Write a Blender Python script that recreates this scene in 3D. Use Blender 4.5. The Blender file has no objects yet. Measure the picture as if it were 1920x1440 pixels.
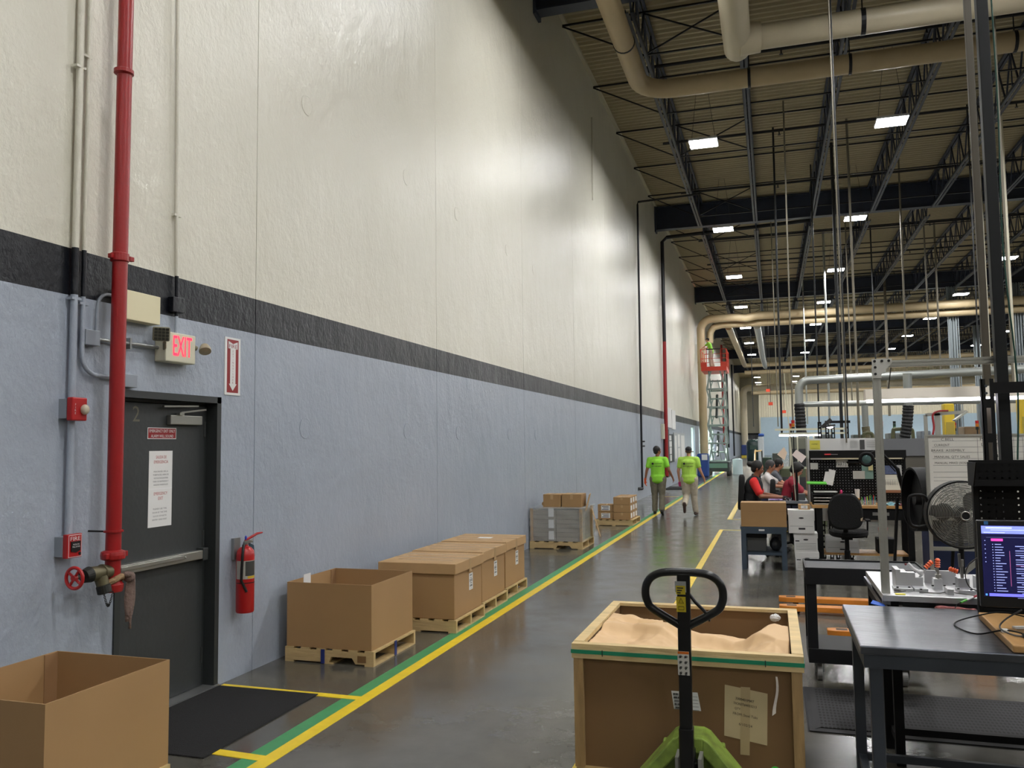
import bpy, math, random
from mathutils import Vector, Matrix, Euler
random.seed(7)
SC = bpy.context.scene
COL = SC.collection
PI = math.pi
V3 = Vector

# ------------------------------------------------------------------ materials
def lin(c):
    c = c/255.0
    return c/12.92 if c <= 0.04045 else ((c+0.055)/1.055)**2.4
def rgb(r, g, b): return (lin(r), lin(g), lin(b), 1)
MATS = {}
def mat(name, col, rough=.5, metal=0.0, bump=0.0, bscale=30.0, var=0.0, vscale=4.0, stretch=None, coat=0.0, spec=.5, emit=None, es=0.0, alpha=1.0, trans=0.0):
    if name in MATS: return MATS[name]
    m = bpy.data.materials.new(name); m.use_nodes = True
    nt = m.node_tree; n = nt.nodes; l = nt.links
    b = n['Principled BSDF']
    c = rgb(*col)
    b.inputs['Base Color'].default_value = c
    b.inputs['Roughness'].default_value = rough
    b.inputs['Metallic'].default_value = metal
    b.inputs['Specular IOR Level'].default_value = spec
    b.inputs['Coat Weight'].default_value = coat
    b.inputs['Transmission Weight'].default_value = trans
    b.inputs['Alpha'].default_value = alpha
    if emit:
        b.inputs['Emission Color'].default_value = rgb(*emit); b.inputs['Emission Strength'].default_value = es
    if bump or var:
        tc = n.new('ShaderNodeTexCoord'); mp = n.new('ShaderNodeMapping')
        l.new(tc.outputs['Object'], mp.inputs['Vector'])
        if stretch: mp.inputs['Scale'].default_value = stretch
    if var:
        t = n.new('ShaderNodeTexNoise'); t.inputs['Scale'].default_value = vscale; t.inputs['Detail'].default_value = 6
        l.new(mp.outputs[0], t.inputs['Vector'])
        r = n.new('ShaderNodeMapRange'); r.inputs[1].default_value = .25; r.inputs[2].default_value = .75
        r.inputs[3].default_value = 1-var; r.inputs[4].default_value = 1+var
        l.new(t.outputs['Fac'], r.inputs[0])
        x = n.new('ShaderNodeVectorMath'); x.operation = 'SCALE'; x.inputs[0].default_value = c[:3]
        l.new(r.outputs[0], x.inputs['Scale']); l.new(x.outputs[0], b.inputs['Base Color'])
    if bump:
        t = n.new('ShaderNodeTexNoise'); t.inputs['Scale'].default_value = bscale; t.inputs['Detail'].default_value = 4
        l.new(mp.outputs[0], t.inputs['Vector'])
        bp = n.new('ShaderNodeBump'); bp.inputs['Strength'].default_value = bump; bp.inputs['Distance'].default_value = .02
        l.new(t.outputs['Fac'], bp.inputs['Height']); l.new(bp.outputs[0], b.inputs['Normal'])
    MATS[name] = m
    return m

# ------------------------------------------------------------------ mesh builder
def frame(d):
    d = V3(d).normalized()
    a = V3((0, 0, 1)) if abs(d.z) < .9 else V3((1, 0, 0))
    x = d.cross(a).normalized(); y = d.cross(x).normalized()
    return x, y, d
class M:
    def __init__(s): s.v = []; s.f = []; s.mi = []; s.cur = 0
    def add(s, v, f):
        o = len(s.v); s.v += [V3(p) for p in v]
        for q in f: s.f.append([i+o for i in q]); s.mi.append(s.cur)
        return s
    def box(s, x0, x1, y0, y1, z0, z1):
        return s.add([(x0,y0,z0),(x1,y0,z0),(x1,y1,z0),(x0,y1,z0),(x0,y0,z1),(x1,y0,z1),(x1,y1,z1),(x0,y1,z1)],
                     [(0,3,2,1),(4,5,6,7),(0,1,5,4),(1,2,6,5),(2,3,7,6),(3,0,4,7)])
    def obox(s, c, sz, rot=(0,0,0)):
        R = rot if isinstance(rot, Matrix) else Euler(rot).to_matrix()
        x, y, z = [a/2 for a in sz]; c = V3(c)
        P = [(-x,-y,-z),(x,-y,-z),(x,y,-z),(-x,y,-z),(-x,-y,z),(x,-y,z),(x,y,z),(-x,y,z)]
        return s.add([c+R@V3(p) for p in P], [(0,3,2,1),(4,5,6,7),(0,1,5,4),(1,2,6,5),(2,3,7,6),(3,0,4,7)])
    def bar(s, p0, p1, w, h, up=(0,0,1)):       # rectangular bar from p0 to p1
        p0 = V3(p0); p1 = V3(p1); d = (p1-p0); L = d.length; d.normalize()
        u = V3(up)
        if abs(d.dot(u)) > .99: u = V3((0,1,0))
        x = d.cross(u).normalized(); y = x.cross(d).normalized()
        R = Matrix((x, d, y)).transposed()
        return s.obox((p0+p1)/2, (w, L, h), R)
    def cyl(s, p0, p1, r0, r1=None, n=12, caps=True):
        r1 = r0 if r1 is None else r1
        p0 = V3(p0); p1 = V3(p1); x, y, d = frame(p1-p0)
        v = []
        for p, r in ((p0, r0), (p1, r1)):
            for i in range(n):
                a = 2*PI*i/n; v.append(p+x*math.cos(a)*r+y*math.sin(a)*r)
        f = [(i, (i+1) % n, n+(i+1) % n, n+i) for i in range(n)]
        if caps: f += [list(range(n))[::-1], list(range(n, 2*n))]
        return s.add(v, f)
    def tube(s, pts, r, n=8, closed=False, caps=True):
        pts = [V3(p) for p in pts]; N = len(pts); v = []; X = None
        rs = r if isinstance(r, (list, tuple)) else [r]*N
        for i, p in enumerate(pts):
            if closed: d = pts[(i+1) % N]-pts[i-1]
            else: d = pts[min(i+1, N-1)]-pts[max(i-1, 0)]
            if d.length < 1e-9: d = V3((0,0,1))
            d.normalize()
            if X is None: X, Y, _ = frame(d)
            X = (X-d*X.dot(d)).normalized(); Y = d.cross(X)
            for k in range(n):
                a = 2*PI*k/n; v.append(p+(X*math.cos(a)+Y*math.sin(a))*rs[i])
        f = []
        for i in range(N if closed else N-1):
            j = (i+1) % N
            for k in range(n): f.append((i*n+k, i*n+(k+1) % n, j*n+(k+1) % n, j*n+k))
        if caps and not closed: f += [list(range(n))[::-1], list(range((N-1)*n, N*n))]
        return s.add(v, f)
    def lathe(s, prof, o=(0,0,0), axis=(0,0,1), n=20, caps=True):
        x, y, d = frame(axis); o = V3(o); v = []; m = len(prof)
        for r, h in prof:
            for k in range(n):
                a = 2*PI*k/n; v.append(o+d*h+(x*math.cos(a)+y*math.sin(a))*max(r, 1e-4))
        f = [(i*n+k, i*n+(k+1) % n, (i+1)*n+(k+1) % n, (i+1)*n+k) for i in range(m-1) for k in range(n)]
        if caps: f += [list(range(n))[::-1], list(range((m-1)*n, m*n))]
        return s.add(v, f)
    def prism(s, pts, ex):
        ex = V3(ex); n = len(pts); P = [V3(p) for p in pts]
        return s.add(P+[p+ex for p in P], [list(range(n))[::-1], list(range(n, 2*n))]+[(i, (i+1) % n, n+(i+1) % n, n+i) for i in range(n)])
    def ell(s, c, r, n=12, m=8, R=None):
        c = V3(c); r = (r, r, r) if not isinstance(r, (tuple, list)) else r; v = []
        for j in range(m+1):
            t = PI*j/m
            for i in range(n):
                a = 2*PI*i/n
                p = V3((r[0]*math.sin(t)*math.cos(a), r[1]*math.sin(t)*math.sin(a), r[2]*math.cos(t)))
                if j in (0, m): p = V3((1e-5*math.cos(a), 1e-5*math.sin(a), p.z))
                v.append(c+(R@p if R else p))
        return s.add(v, [(j*n+i, (j+1)*n+i, (j+1)*n+(i+1) % n, j*n+(i+1) % n) for j in range(m) for i in range(n)])
    def cap(s, p0, p1, r0, r1=None, n=12):      # tapered capsule
        r1 = r0 if r1 is None else r1
        s.cyl(p0, p1, r0, r1, n); s.ell(p0, r0, n, 8); s.ell(p1, r1, n, 8); return s
    def grid(s, fn, nu, nv):
        v = [fn(i/nu, j/nv) for j in range(nv+1) for i in range(nu+1)]
        return s.add(v, [(j*(nu+1)+i, j*(nu+1)+i+1, (j+1)*(nu+1)+i+1, (j+1)*(nu+1)+i) for j in range(nv) for i in range(nu)])
    def move(s, d):
        d = V3(d); s.v = [p+d for p in s.v]; return s
    def rot(s, R, o=(0,0,0)):
        o = V3(o); s.v = [o+R@(p-o) for p in s.v]; return s
    def build(s, name, mats, parent=None, smooth=False, bevel=0, origin=None, mods=None):
        if origin is None:
            if parent is not None: origin = wloc(parent)
            else:
                xs = [p.x for p in s.v]; ys = [p.y for p in s.v]; zs = [p.z for p in s.v]
                origin = V3(((min(xs)+max(xs))/2, (min(ys)+max(ys))/2, min(zs)))
        origin = V3(origin)
        me = bpy.data.meshes.new(name)
        me.from_pydata([tuple(p-origin) for p in s.v], [], s.f)
        ml = mats if isinstance(mats, (list, tuple)) else [mats]
        for m in ml: me.materials.append(m)
        if len(ml) > 1: me.polygons.foreach_set('material_index', s.mi)
        me.update()
        if smooth:
            me.polygons.foreach_set('use_smooth', [True]*len(me.polygons))
            me.set_sharp_from_angle(angle=math.radians(38))
        o = bpy.data.objects.new(name, me); COL.objects.link(o)
        if parent is not None:
            o.parent = parent; o.location = origin-wloc(parent)
        else: o.location = origin
        if bevel:
            b = o.modifiers.new('Bevel', 'BEVEL'); b.width = bevel; b.segments = 2; b.limit_method = 'ANGLE'
        if mods: mods(o)
        return o
def wloc(o):
    p = V3((0,0,0))
    while o is not None: p = p+o.location; o = o.parent
    return p
def tag(o, label=None, cat=None, group=None, kind=None):
    if label: o['label'] = label
    if cat: o['category'] = cat
    if group: o['group'] = group
    if kind: o['kind'] = kind
    return o
def thing(name, label, cat, loc=(0,0,0), group=None):
    o = bpy.data.objects.new(name, None); COL.objects.link(o); o.location = loc; o.empty_display_size = .1
    return tag(o, label, cat, group)
def struct(o): o['kind'] = 'structure'; return o
def bake(o):                                    # apply modifiers into the mesh
    dg = bpy.context.evaluated_depsgraph_get(); dg.update()
    me = bpy.data.meshes.new_from_object(o.evaluated_get(dg)); o.modifiers.clear(); o.data = me
    return o
CH = {}
def kids(o): return [c for c in bpy.data.objects if c.parent == o]
def dup(root, loc=None, rz=None, label=None, group=None, mats=None):
    r = root.copy(); COL.objects.link(r)
    if loc is not None: r.location = loc
    if rz is not None: r.rotation_euler = (0, 0, rz)
    if label: r['label'] = label
    if group: r['group'] = group
    if root.name not in CH: CH[root.name] = [(c, kids(c)) for c in kids(root)]
    for c, gs in CH[root.name]:
        d = c.copy(); COL.objects.link(d); d.parent = r
        for g in gs:
            e = g.copy(); COL.objects.link(e); e.parent = d
    return r
FC = {}
def txtmesh(s):
    if s in FC: return FC[s]
    cu = bpy.data.curves.new('t', 'FONT'); cu.body = s; cu.size = 1; cu.extrude = 0; cu.resolution_u = 2
    o = bpy.data.objects.new('t', cu); COL.objects.link(o)
    dg = bpy.context.evaluated_depsgraph_get(); dg.update()
    me = bpy.data.meshes.new_from_object(o.evaluated_get(dg))
    v = [tuple(p.co) for p in me.vertices]; f = [list(p.vertices) for p in me.polygons]
    bpy.data.objects.remove(o); bpy.data.curves.remove(cu); bpy.data.meshes.remove(me)
    FC[s] = (v, f); return FC[s]
def text(m, s, p, r, u, h, w=None, off=0.0):    # adds lettering centred at p; r = reading direction, u = up; h = letter height
    v, f = txtmesh(s)
    if not v: return m
    xs = [a[0] for a in v]; ys = [a[1] for a in v]
    cx = (min(xs)+max(xs))/2; cy = (min(ys)+max(ys))/2; H = max(ys)-min(ys); W = max(xs)-min(xs)
    sy = h/H; sx = (w/W) if w else sy
    r = V3(r).normalized(); u = V3(u).normalized(); n = r.cross(u); p = V3(p)+n*off
    return m.add([p+r*(a[0]-cx)*sx+u*(a[1]-cy)*sy for a in v], f)
# a point of the hall from its bearing (read off the photograph) and its distance Y down the hall
def _axes():
    yaw, pitch, roll = .3008794, .0727051, -.0120783
    f = V3((-math.sin(yaw)*math.cos(pitch), math.cos(yaw)*math.cos(pitch), math.sin(pitch)))
    r = V3((math.cos(yaw), math.sin(yaw), 0)); u = r.cross(f); c, s = math.cos(roll), math.sin(roll)
    return r*c+u*s, u*c-r*s, f
_R, _U, _F = _axes()
def at(px, py, Y):
    d = _R*(px-960)-_U*(py-720)+_F*1560
    return V3((4.2, 0, 1.85))+d*(Y/d.y)
# ------------------------------------------------------------------ setting materials
def paint_mat():
    m = bpy.data.materials.new('wall_paint'); m.use_nodes = True
    nt = m.node_tree; n = nt.nodes; l = nt.links; b = n['Principled BSDF']
    g = n.new('ShaderNodeNewGeometry'); sp = n.new('ShaderNodeSeparateXYZ'); l.new(g.outputs['Position'], sp.inputs[0])
    def gt(v):
        a = n.new('ShaderNodeMath'); a.operation = 'GREATER_THAN'; a.inputs[1].default_value = v; l.new(sp.outputs['Z'], a.inputs[0]); return a.outputs[0]
    t = n.new('ShaderNodeTexNoise'); t.inputs['Scale'].default_value = .9; t.inputs['Detail'].default_value = 5; l.new(g.outputs['Position'], t.inputs['Vector'])
    def mix(f, a, c):
        x = n.new('ShaderNodeMix'); x.data_type = 'RGBA'
        if isinstance(f, float): x.inputs[0].default_value = f
        else: l.new(f, x.inputs[0])
        for i, q in ((6, a), (7, c)):
            if isinstance(q, tuple): x.inputs[i].default_value = q
            else: l.new(q, x.inputs[i])
        return x.outputs[2]
    blue = mix(t.outputs['Fac'], rgb(149,158,171), rgb(165,173,185))
    cream = mix(t.outputs['Fac'], rgb(205,202,186), rgb(219,216,202))
    c1 = mix(gt(2.825), blue, rgb(13,16,24)); c2 = mix(gt(3.125), c1, cream)
    l.new(c2, b.inputs['Base Color'])
    # orange peel, roller marks and slight panel waviness
    n1 = n.new('ShaderNodeTexNoise'); n1.inputs['Scale'].default_value = 28; n1.inputs['Detail'].default_value = 5
    mp = n.new('ShaderNodeMapping'); mp.inputs['Scale'].default_value = (1, 1, .75); l.new(g.outputs['Position'], mp.inputs[0])
    l.new(mp.outputs[0], n1.inputs['Vector'])
    n2 = n.new('ShaderNodeTexNoise'); n2.inputs['Scale'].default_value = 1.7; n2.inputs['Detail'].default_value = 8; n2.inputs['Roughness'].default_value = .65
    mp2 = n.new('ShaderNodeMapping'); mp2.inputs['Scale'].default_value = (1, 1, .7); l.new(g.outputs['Position'], mp2.inputs[0]); l.new(mp2.outputs[0], n2.inputs['Vector'])
    b1 = n.new('ShaderNodeBump'); b1.inputs['Strength'].default_value = .35; b1.inputs['Distance'].default_value = .012; l.new(n1.outputs['Fac'], b1.inputs['Height'])
    b2 = n.new('ShaderNodeBump'); b2.inputs['Strength'].default_value = .5; b2.inputs['Distance'].default_value = .07; l.new(n2.outputs['Fac'], b2.inputs['Height'])
    l.new(b1.outputs[0], b2.inputs['Normal']); l.new(b2.outputs[0], b.inputs['Normal'])
    rr = n.new('ShaderNodeMapRange'); rr.inputs[3].default_value = .24; rr.inputs[4].default_value = .46; l.new(n2.outputs['Fac'], rr.inputs[0]); l.new(rr.outputs[0], b.inputs['Roughness'])
    b.inputs['Specular IOR Level'].default_value = .38
    return m
PAINT = paint_mat()
def floor_mat():
    m = bpy.data.materials.new('polished_concrete'); m.use_nodes = True
    nt = m.node_tree; n = nt.nodes; l = nt.links; b = n['Principled BSDF']
    g = n.new('ShaderNodeNewGeometry'); sp = n.new('ShaderNodeSeparateXYZ'); l.new(g.outputs['Position'], sp.inputs[0])
    def noise(s, d=6, r=.6):
        t = n.new('ShaderNodeTexNoise'); t.inputs['Scale'].default_value = s; t.inputs['Detail'].default_value = d; t.inputs['Roughness'].default_value = r
        l.new(g.outputs['Position'], t.inputs['Vector']); return t.outputs['Fac']
    cr = n.new('ShaderNodeValToRGB'); e = cr.color_ramp.elements
    e[0].position = .3; e[0].color = rgb(70,68,62); e[1].position = .72; e[1].color = rgb(99,97,89)
    l.new(noise(.8, 9), cr.inputs[0])
    def joint(ax, off, per, w=.0045):
        a = n.new('ShaderNodeMath'); a.operation = 'ADD'; a.inputs[1].default_value = -off+per*100.5; l.new(sp.outputs[ax], a.inputs[0])
        q = n.new('ShaderNodeMath'); q.operation = 'MODULO'; q.inputs[1].default_value = per; l.new(a.outputs[0], q.inputs[0])
        s = n.new('ShaderNodeMath'); s.operation = 'SUBTRACT'; s.inputs[1].default_value = per/2; l.new(q.outputs[0], s.inputs[0])
        ab = n.new('ShaderNodeMath'); ab.operation = 'ABSOLUTE'; l.new(s.outputs[0], ab.inputs[0])
        c = n.new('ShaderNodeMath'); c.operation = 'LESS_THAN'; c.inputs[1].default_value = w; l.new(ab.outputs[0], c.inputs[0]); return c.outputs[0]
    mx = n.new('ShaderNodeMath'); mx.operation = 'MAXIMUM'; l.new(joint('Y', 7.16, 4.25), mx.inputs[0]); l.new(joint('X', 3.98, 5.4), mx.inputs[1])
    mi = n.new('ShaderNodeMix'); mi.data_type = 'RGBA'; l.new(mx.outputs[0], mi.inputs[0]); l.new(cr.outputs[0], mi.inputs[6]); mi.inputs[7].default_value = rgb(38,37,35)
    l.new(mi.outputs[2], b.inputs['Base Color'])
    rr = n.new('ShaderNodeMapRange'); rr.inputs[1].default_value = .3; rr.inputs[2].default_value = .7; rr.inputs[3].default_value = .13; rr.inputs[4].default_value = .27
    l.new(noise(2.5, 8), rr.inputs[0]); l.new(rr.outputs[0], b.inputs['Roughness'])
    b.inputs['Specular IOR Level'].default_value = .6
    bp = n.new('ShaderNodeBump'); bp.inputs['Strength'].default_value = .05; bp.inputs['Distance'].default_value = .01; l.new(noise(9, 4), bp.inputs['Height']); l.new(bp.outputs[0], b.inputs['Normal'])
    return m
FLOOR = floor_mat()
deck_m = mat('roof_deck', (178,166,136), .6)
cream_m = mat('cream_paint', (206,200,178), .5, var=.04)
navy = mat('navy_steel', (40,47,64), .45, var=.15, vscale=3)
steel_d = mat('dark_steel', (44,50,60), .4, .3, var=.2)

# floor
struct(M().box(-.3, 60, -28, 131, -.3, 0).build('floor', FLOOR, origin=(0,0,0)))
# left wall: tilt-up concrete panels with narrow open joints, door and window openings
OPEN = [(4.56, 5.655, 0, 2.255), (46.6, 48.9, .1, 2.75), (52.0, 57.5, .02, 2.8), (58.6, 66.0, .02, 2.8)]
w = M(); y = 6.12-4.06*9; g = .004
while y < 130:
    y0 = max(y, -28); y1 = min(y+4.06, 130)
    ops = [o for o in OPEN if o[0] < y1 and o[1] > y0]
    cur = y0+g
    for o in ops:
        a = max(o[0], y0+g); b = min(o[1], y1-g)
        if a > cur: w.box(-.24, 0, cur, a, 0, 11.42)
        w.box(-.24, 0, a, b, o[3], 11.42)
        if o[2] > 0: w.box(-.24, 0, a, b, 0, o[2])
        cur = b
    if cur < y1-g: w.box(-.24, 0, cur, y1-g, 0, 11.42)
    y += 4.06
wall_left = struct(w.build('wall_left', PAINT, origin=(0,0,0)))
# unseen backing added to keep light from leaking in, with sealant in the joints
b = M(); cur = -28
for o in OPEN: b.box(-.30, -.236, cur, o[0], 0, 11.42); b.box(-.30, -.236, o[0], o[1], o[3], 11.42); cur = o[1]
b.box(-.30, -.236, cur, 130, 0, 11.42)
y = 6.12-4.06*8
while y < 130:
    if not any(o[0]-.02 < y < o[1]+.02 for o in OPEN): b.box(-.235, -.012, y-.0035, y+.0035, 0, 11.42)
    y += 4.06
b.build('joint_light_backing', PAINT, wall_left)
# round lifting-insert patches
for py in (6.93, 9.24, 10.97, 13.35, 15.02):
    for pz in (5.16, 2.03):
        M().lathe([(.10,0),(.10,.004),(.088,.0045),(.086,.003),(.080,.003),(.0,.0045)], (0,py,pz), (1,0,0), 28).build('round_patch', PAINT, wall_left, smooth=False)
# other walls
struct(M().box(-.3, 2.86, 130, 130.3, 0, 11.42).build('wall_back', PAINT, origin=(0,0,0)))
part_blue = mat('partition_blue', (168,190,204), .5, var=.03)
corr = M()
def corrx(m, x0, x1, y, z0, z1, p=.3, d=.04):
    n = int((x1-x0)/p); prof = []
    for i in range(n):
        a = x0+i*p; prof += [(a, y), (a+p*.45, y), (a+p*.55, y-d), (a+p*.9, y-d)]
    prof.append((x0+n*p, y))
    v = [(x, q, z0) for x, q in prof]+[(x, q, z1) for x, q in prof]; k = len(prof)
    m.add(v, [(i, i+1, k+i+1, k+i) for i in range(k-1)])
corrx(corr, 2.86, 58, 118.02, 5.13, 11.42)
corr.box(2.86, 58, 118.06, 118.3, 0, 11.42)
struct(corr.build('wall_back', cream_m, origin=(0,0,0)))
struct(M().box(2.86, 58, 117.9, 118.0, 0, 5.13).build('trim_1', part_blue, origin=(0,0,0)))
struct(M().box(2.7, 2.86, 117.9, 130, 0, 11.42).build('wall_return', cream_m, origin=(0,0,0)))
struct(M().box(58, 58.3, -28, 130, 0, 11.42).build('wall_right', cream_m, origin=(0,0,0)))
struct(M().box(-.3, 58.3, -28.3, -28, 0, 11.42).build('wall_front', cream_m, origin=(0,0,0)))
# roof deck: ribs run across the building
d = M(); prof = []; y = -28.0
while y < 130:
    prof += [(y, 11.45), (y+.10, 11.45), (y+.13, 11.39), (y+.19, 11.39)]; y += .22
k = len(prof)
d.add([(-.3, a, z) for a, z in prof]+[(58.3, a, z) for a, z in prof], [(i, k+i, k+i+1, i+1) for i in range(k-1)])
d.box(-.3, 58.3, -28.3, 130.3, 11.46, 11.6)
struct(d.build('ceiling', deck_m, origin=(0,0,0)))
# roof-edge angle along the top of the wall
struct(M().box(.0, .09, -28, 130, 11.33, 11.40).build('trim_2', cream_m, origin=(0,0,0)))
# ------------------------------------------------------------------ roof steel
CAMX, CAMZ = 4.2, 1.85
fwd = V3((-.2956, .9525, .0726)); rgt = V3((.9551, .2964, 0))
def inview(x, y, z, pad=120):
    p = V3((x-CAMX, y, z-CAMZ)); d = p.dot(fwd)
    if d < .5: return False
    u = 1560*p.dot(rgt)/d
    return -960-pad < u < 960+pad
GIR = [-3.4, 15.42, 33.3, 51.6, 69.9, 88.2, 106.5]
for i, gy in enumerate(GIR):
    m = M()
    m.box(.05, 57.9, gy-.02, gy+.02, 10.42, 11.3)
    m.box(.05, 57.9, gy-.16, gy+.16, 10.38, 10.42); m.box(.05, 57.9, gy-.16, gy+.16, 11.28, 11.32)
    m.box(.0, .06, gy-.2, gy+.2, 10.3, 11.34)
    o = m.build('roof_girder', navy)
    tag(o, ['deep navy steel roof girder behind the viewpoint', 'nearest deep navy roof girder, cutting the top edge of the photo', 'second navy roof girder, over the foot of the first pair of lights', 'third navy roof girder, just before the paired cream ducts', 'navy roof girder just beyond the paired cream ducts', 'far navy roof girder, second last', 'farthest navy roof girder before the end wall'][i], 'roof girder')
# open-web joists
def joist(y0, y1):
    L = y1-y0; zt, zb = 11.34, 10.2; tp = []
    c1 = M()
    for s in (-.045, .045): c1.box(s-.03, s+.03, 0, L, zt-.07, zt)
    c2 = M()
    for s in (-.05, .05):
        c2.box(s-.035, s+.035, .45, L-.45, zb, zb+.015); c2.box(s-.035 if s < 0 else s+.02, s-.02 if s < 0 else s+.035, .45, L-.45, zb, zb+.075)
    wb = M(); n = 14; st = (L-1.6)/n
    for k in range(n):
        a = .8+k*st
        wb.bar((0, a, zb+.03), (0, a+st/2, zt-.05), .035, .045); wb.bar((0, a+st/2, zt-.05), (0, a+st, zb+.03), .035, .045)
        wb.bar((0, a+st/2, zt-.05), (0, a+st/2, zb+.03), .025, .03)
    wb.bar((0, .8, zb+.03), (0, .1, zt-.08), .04, .05); wb.bar((0, L-.8, zb+.03), (0, L-.1, zt-.08), .04, .05)
    r = thing('roof_joist', 'slender navy open-web steel roof joist running the length of a bay', 'roof joist', (0, 0, 10.2), 'open-web joists under the roof deck')
    c1.build('top_chord', navy, r, origin=(0,0,10.2)); c2.build('bottom_chord', steel_d, r, origin=(0,0,10.2)); wb.build('web', navy, r, origin=(0,0,10.2))
    return r
jp = None
for gi in range(len(GIR)):
    y0 = GIR[gi]+.17; y1 = (GIR[gi+1] if gi+1 < len(GIR) else 117.8)-.17
    if gi == len(GIR)-1: continue
    for k in range(24):
        x = 1.83+2.06*k
        ok = inview(x, y1, 10.8, 30) or (inview(x, y0, 10.8, 30))
        if not ok: continue
        if jp is None: jp = joist(0, 17.96); jp.location = (x, y1-17.96, 10.2)
        else: dup(jp, (x, y1-17.96, 10.2))
# bridging lines, sprinkler pipes
bl = ['first', 'second', 'third', 'fourth', 'fifth', 'sixth']
blackpipe = mat('black_pipe', (22,23,27), .4, .3)
for gi in range(1, 5):
    y0 = GIR[gi]
    far = 20 if gi == 1 else (30 if gi == 2 else 45)
    for k in range(5):
        yy = y0+2.2+k*3.4
        m = M()
        m.box(1.8, far, yy-.02, yy+.02, 10.24, 10.27); m.box(.02, far, yy-.02, yy+.02, 11.2, 11.24)
        m.bar((0.02, yy, 11.2), (1.83, yy, 10.26), .03, .03)
        if k % 2 == 0:
            m.bar((1.83, yy, 11.2), (3.9, yy, 10.26), .03, .03); m.bar((1.83, yy, 10.26), (3.9, yy, 11.2), .03, .03)
        tag(m.build('joist_bridging', blackpipe), 'thin dark steel bridging line crossing under the roof joists', 'bridging', 'bridging lines across the joists')
    for k in range(3):
        yy = y0+3.9+k*5.2
        m = M(); m.cyl((1.4, yy, 10.75), (far, yy, 10.75), .04, n=8)
        r = thing('sprinkler_pipe', 'dark sprinkler pipe with small heads crossing the roof bay', 'sprinkler pipe', (.5, yy, 10.75), 'sprinkler pipes crossing the roof')
        m.build('pipe', blackpipe, r)
        x = 1.7
        while x < far-1:
            h = M(); h.cyl((x, yy, 10.72), (x, yy, 10.62), .018, n=6); h.cyl((x, yy, 10.62), (x, yy, 10.61), .045, n=8); x += 3.0
            h.build('sprinkler_head', blackpipe, r)
# ------------------------------------------------------------------ cream insulated ducts
duct = mat('cream_duct', (176,158,124), .45, bump=.15, bscale=6, var=.06, vscale=2)
duct2 = mat('pale_duct', (200,190,165), .4, bump=.1, bscale=5, var=.05, vscale=2)
def arc(c, a, b, r, n=8):     # quarter arc from direction a to direction b about c
    c = V3(c); a = V3(a); b = V3(b)
    return [c+a*r*math.cos(t*PI/2/n)+b*r*math.sin(t*PI/2/n) for t in range(n+1)]
D = thing('ceiling_duct', 'long tan duct turning a corner close to the wall, then crossing under the nearest bay', 'duct', (1.75, 18, 9.6))
m = M(); m.tube([(1.72, 8.5, 9.6), (1.72, 17.3, 9.6)]+arc((2.42, 17.3, 9.6), (-1,0,0), (0,1,0), .7)+[(16, 18.0, 9.6)], .2, 20); m.build('pipe', duct, D, smooth=True)
for yy in (13.2, 15.6): M().lathe([(.2,-.02),(.215,-.015),(.215,.015),(.2,.02)], (1.72, yy, 9.6), (0,1,0), 20).build('band_clamp', blackpipe, D)
for xx in (4.0, 6.0, 9.0, 12.0):
    h = M(); h.lathe([(.2,-.03),(.215,-.03),(.215,.03),(.2,.03)], (xx, 18, 9.6), (1,0,0), 20); h.cyl((xx, 18, 9.8), (xx, 18, 11.40), .012, n=6); h.build('hanger', blackpipe, D)
D = thing('ceiling_duct', 'fat pale duct with a capped end and a side tee, uppermost in the photo', 'duct', (3.83, 15.6, 9.3))
m = M(); m.cyl((3.80, 8.5, 9.3), (3.83, 15.9, 9.3), .25, n=24); m.ell((3.83, 15.9, 9.3), (.25,.14,.25), 24, 10); m.build('main_pipe', duct2, D, smooth=True)
m = M(); m.cyl((3.9, 15.55, 9.3), (4.25, 15.58, 9.3), .3, .27, n=24); m.cyl((4.25, 15.58, 9.3), (16, 15.58, 9.3), .225, n=24); m.build('branch_pipe', duct2, D, smooth=True)
for xx in (6.0, 9.2): 
    h = M(); h.lathe([(.225,-.04),(.235,-.04),(.235,.04),(.225,.04)], (xx, 15.58, 9.3), (1,0,0), 20); h.cyl((xx, 15.58, 9.5), (xx, 15.58, 11.40), .012, n=6); h.build('hanger', blackpipe, D)
# paired ducts half way down, turning down the wall
D = thing('ceiling_duct', 'upper of the paired cream ducts crossing the room and dropping down the wall', 'duct', (.35, 50.6, 0))
m = M(); m.tube([(22, 50.6, 9.3), (3.6, 50.6, 9.24), (3.0, 50.6, 9.12), (2.4, 50.6, 9.2), (1.05, 50.6, 9.2)]+arc((1.05, 50.6, 8.52), (0,0,1), (-1,0,0), .68)+[(.37, 50.6, 7.4), (.37, 50.6, .0)], .24, 18); m.build('pipe', duct, D, smooth=True)
for zz in (6.6, 4.4, 1.9): M().lathe([(.24,-.03),(.25,-.03),(.25,.03),(.24,.03)], (.37, 50.6, zz), (0,0,1), 18).build('band_clamp', duct, D)
D = thing('ceiling_duct', 'lower of the paired cream ducts crossing the room by the lift', 'duct', (1, 51.1, 8))
m = M(); m.tube([(22, 51.1, 8.86), (1.6, 51.1, 8.86), (1.1, 51.1, 8.74), (.88, 51.1, 8.4), (.85, 51.0, 7.8)], .2, 16); m.build('pipe', duct, D, smooth=True)
D = thing('ceiling_duct', 'cream duct running away from the paired ducts towards the far end', 'duct', (2, 60, 8.4))
m = M(); m.tube([(1.95, 51.4, 8.75), (2.15, 76, 8.6)], .2, 14); m.build('pipe', duct, D, smooth=True)
silver = mat('silver_foil', (190,192,190), .3, .8, bump=.8, bscale=14)
D = thing('flexible_duct', 'crinkled silver flexible duct running away beneath the roof', 'duct', (3, 60, 8.3))
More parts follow.
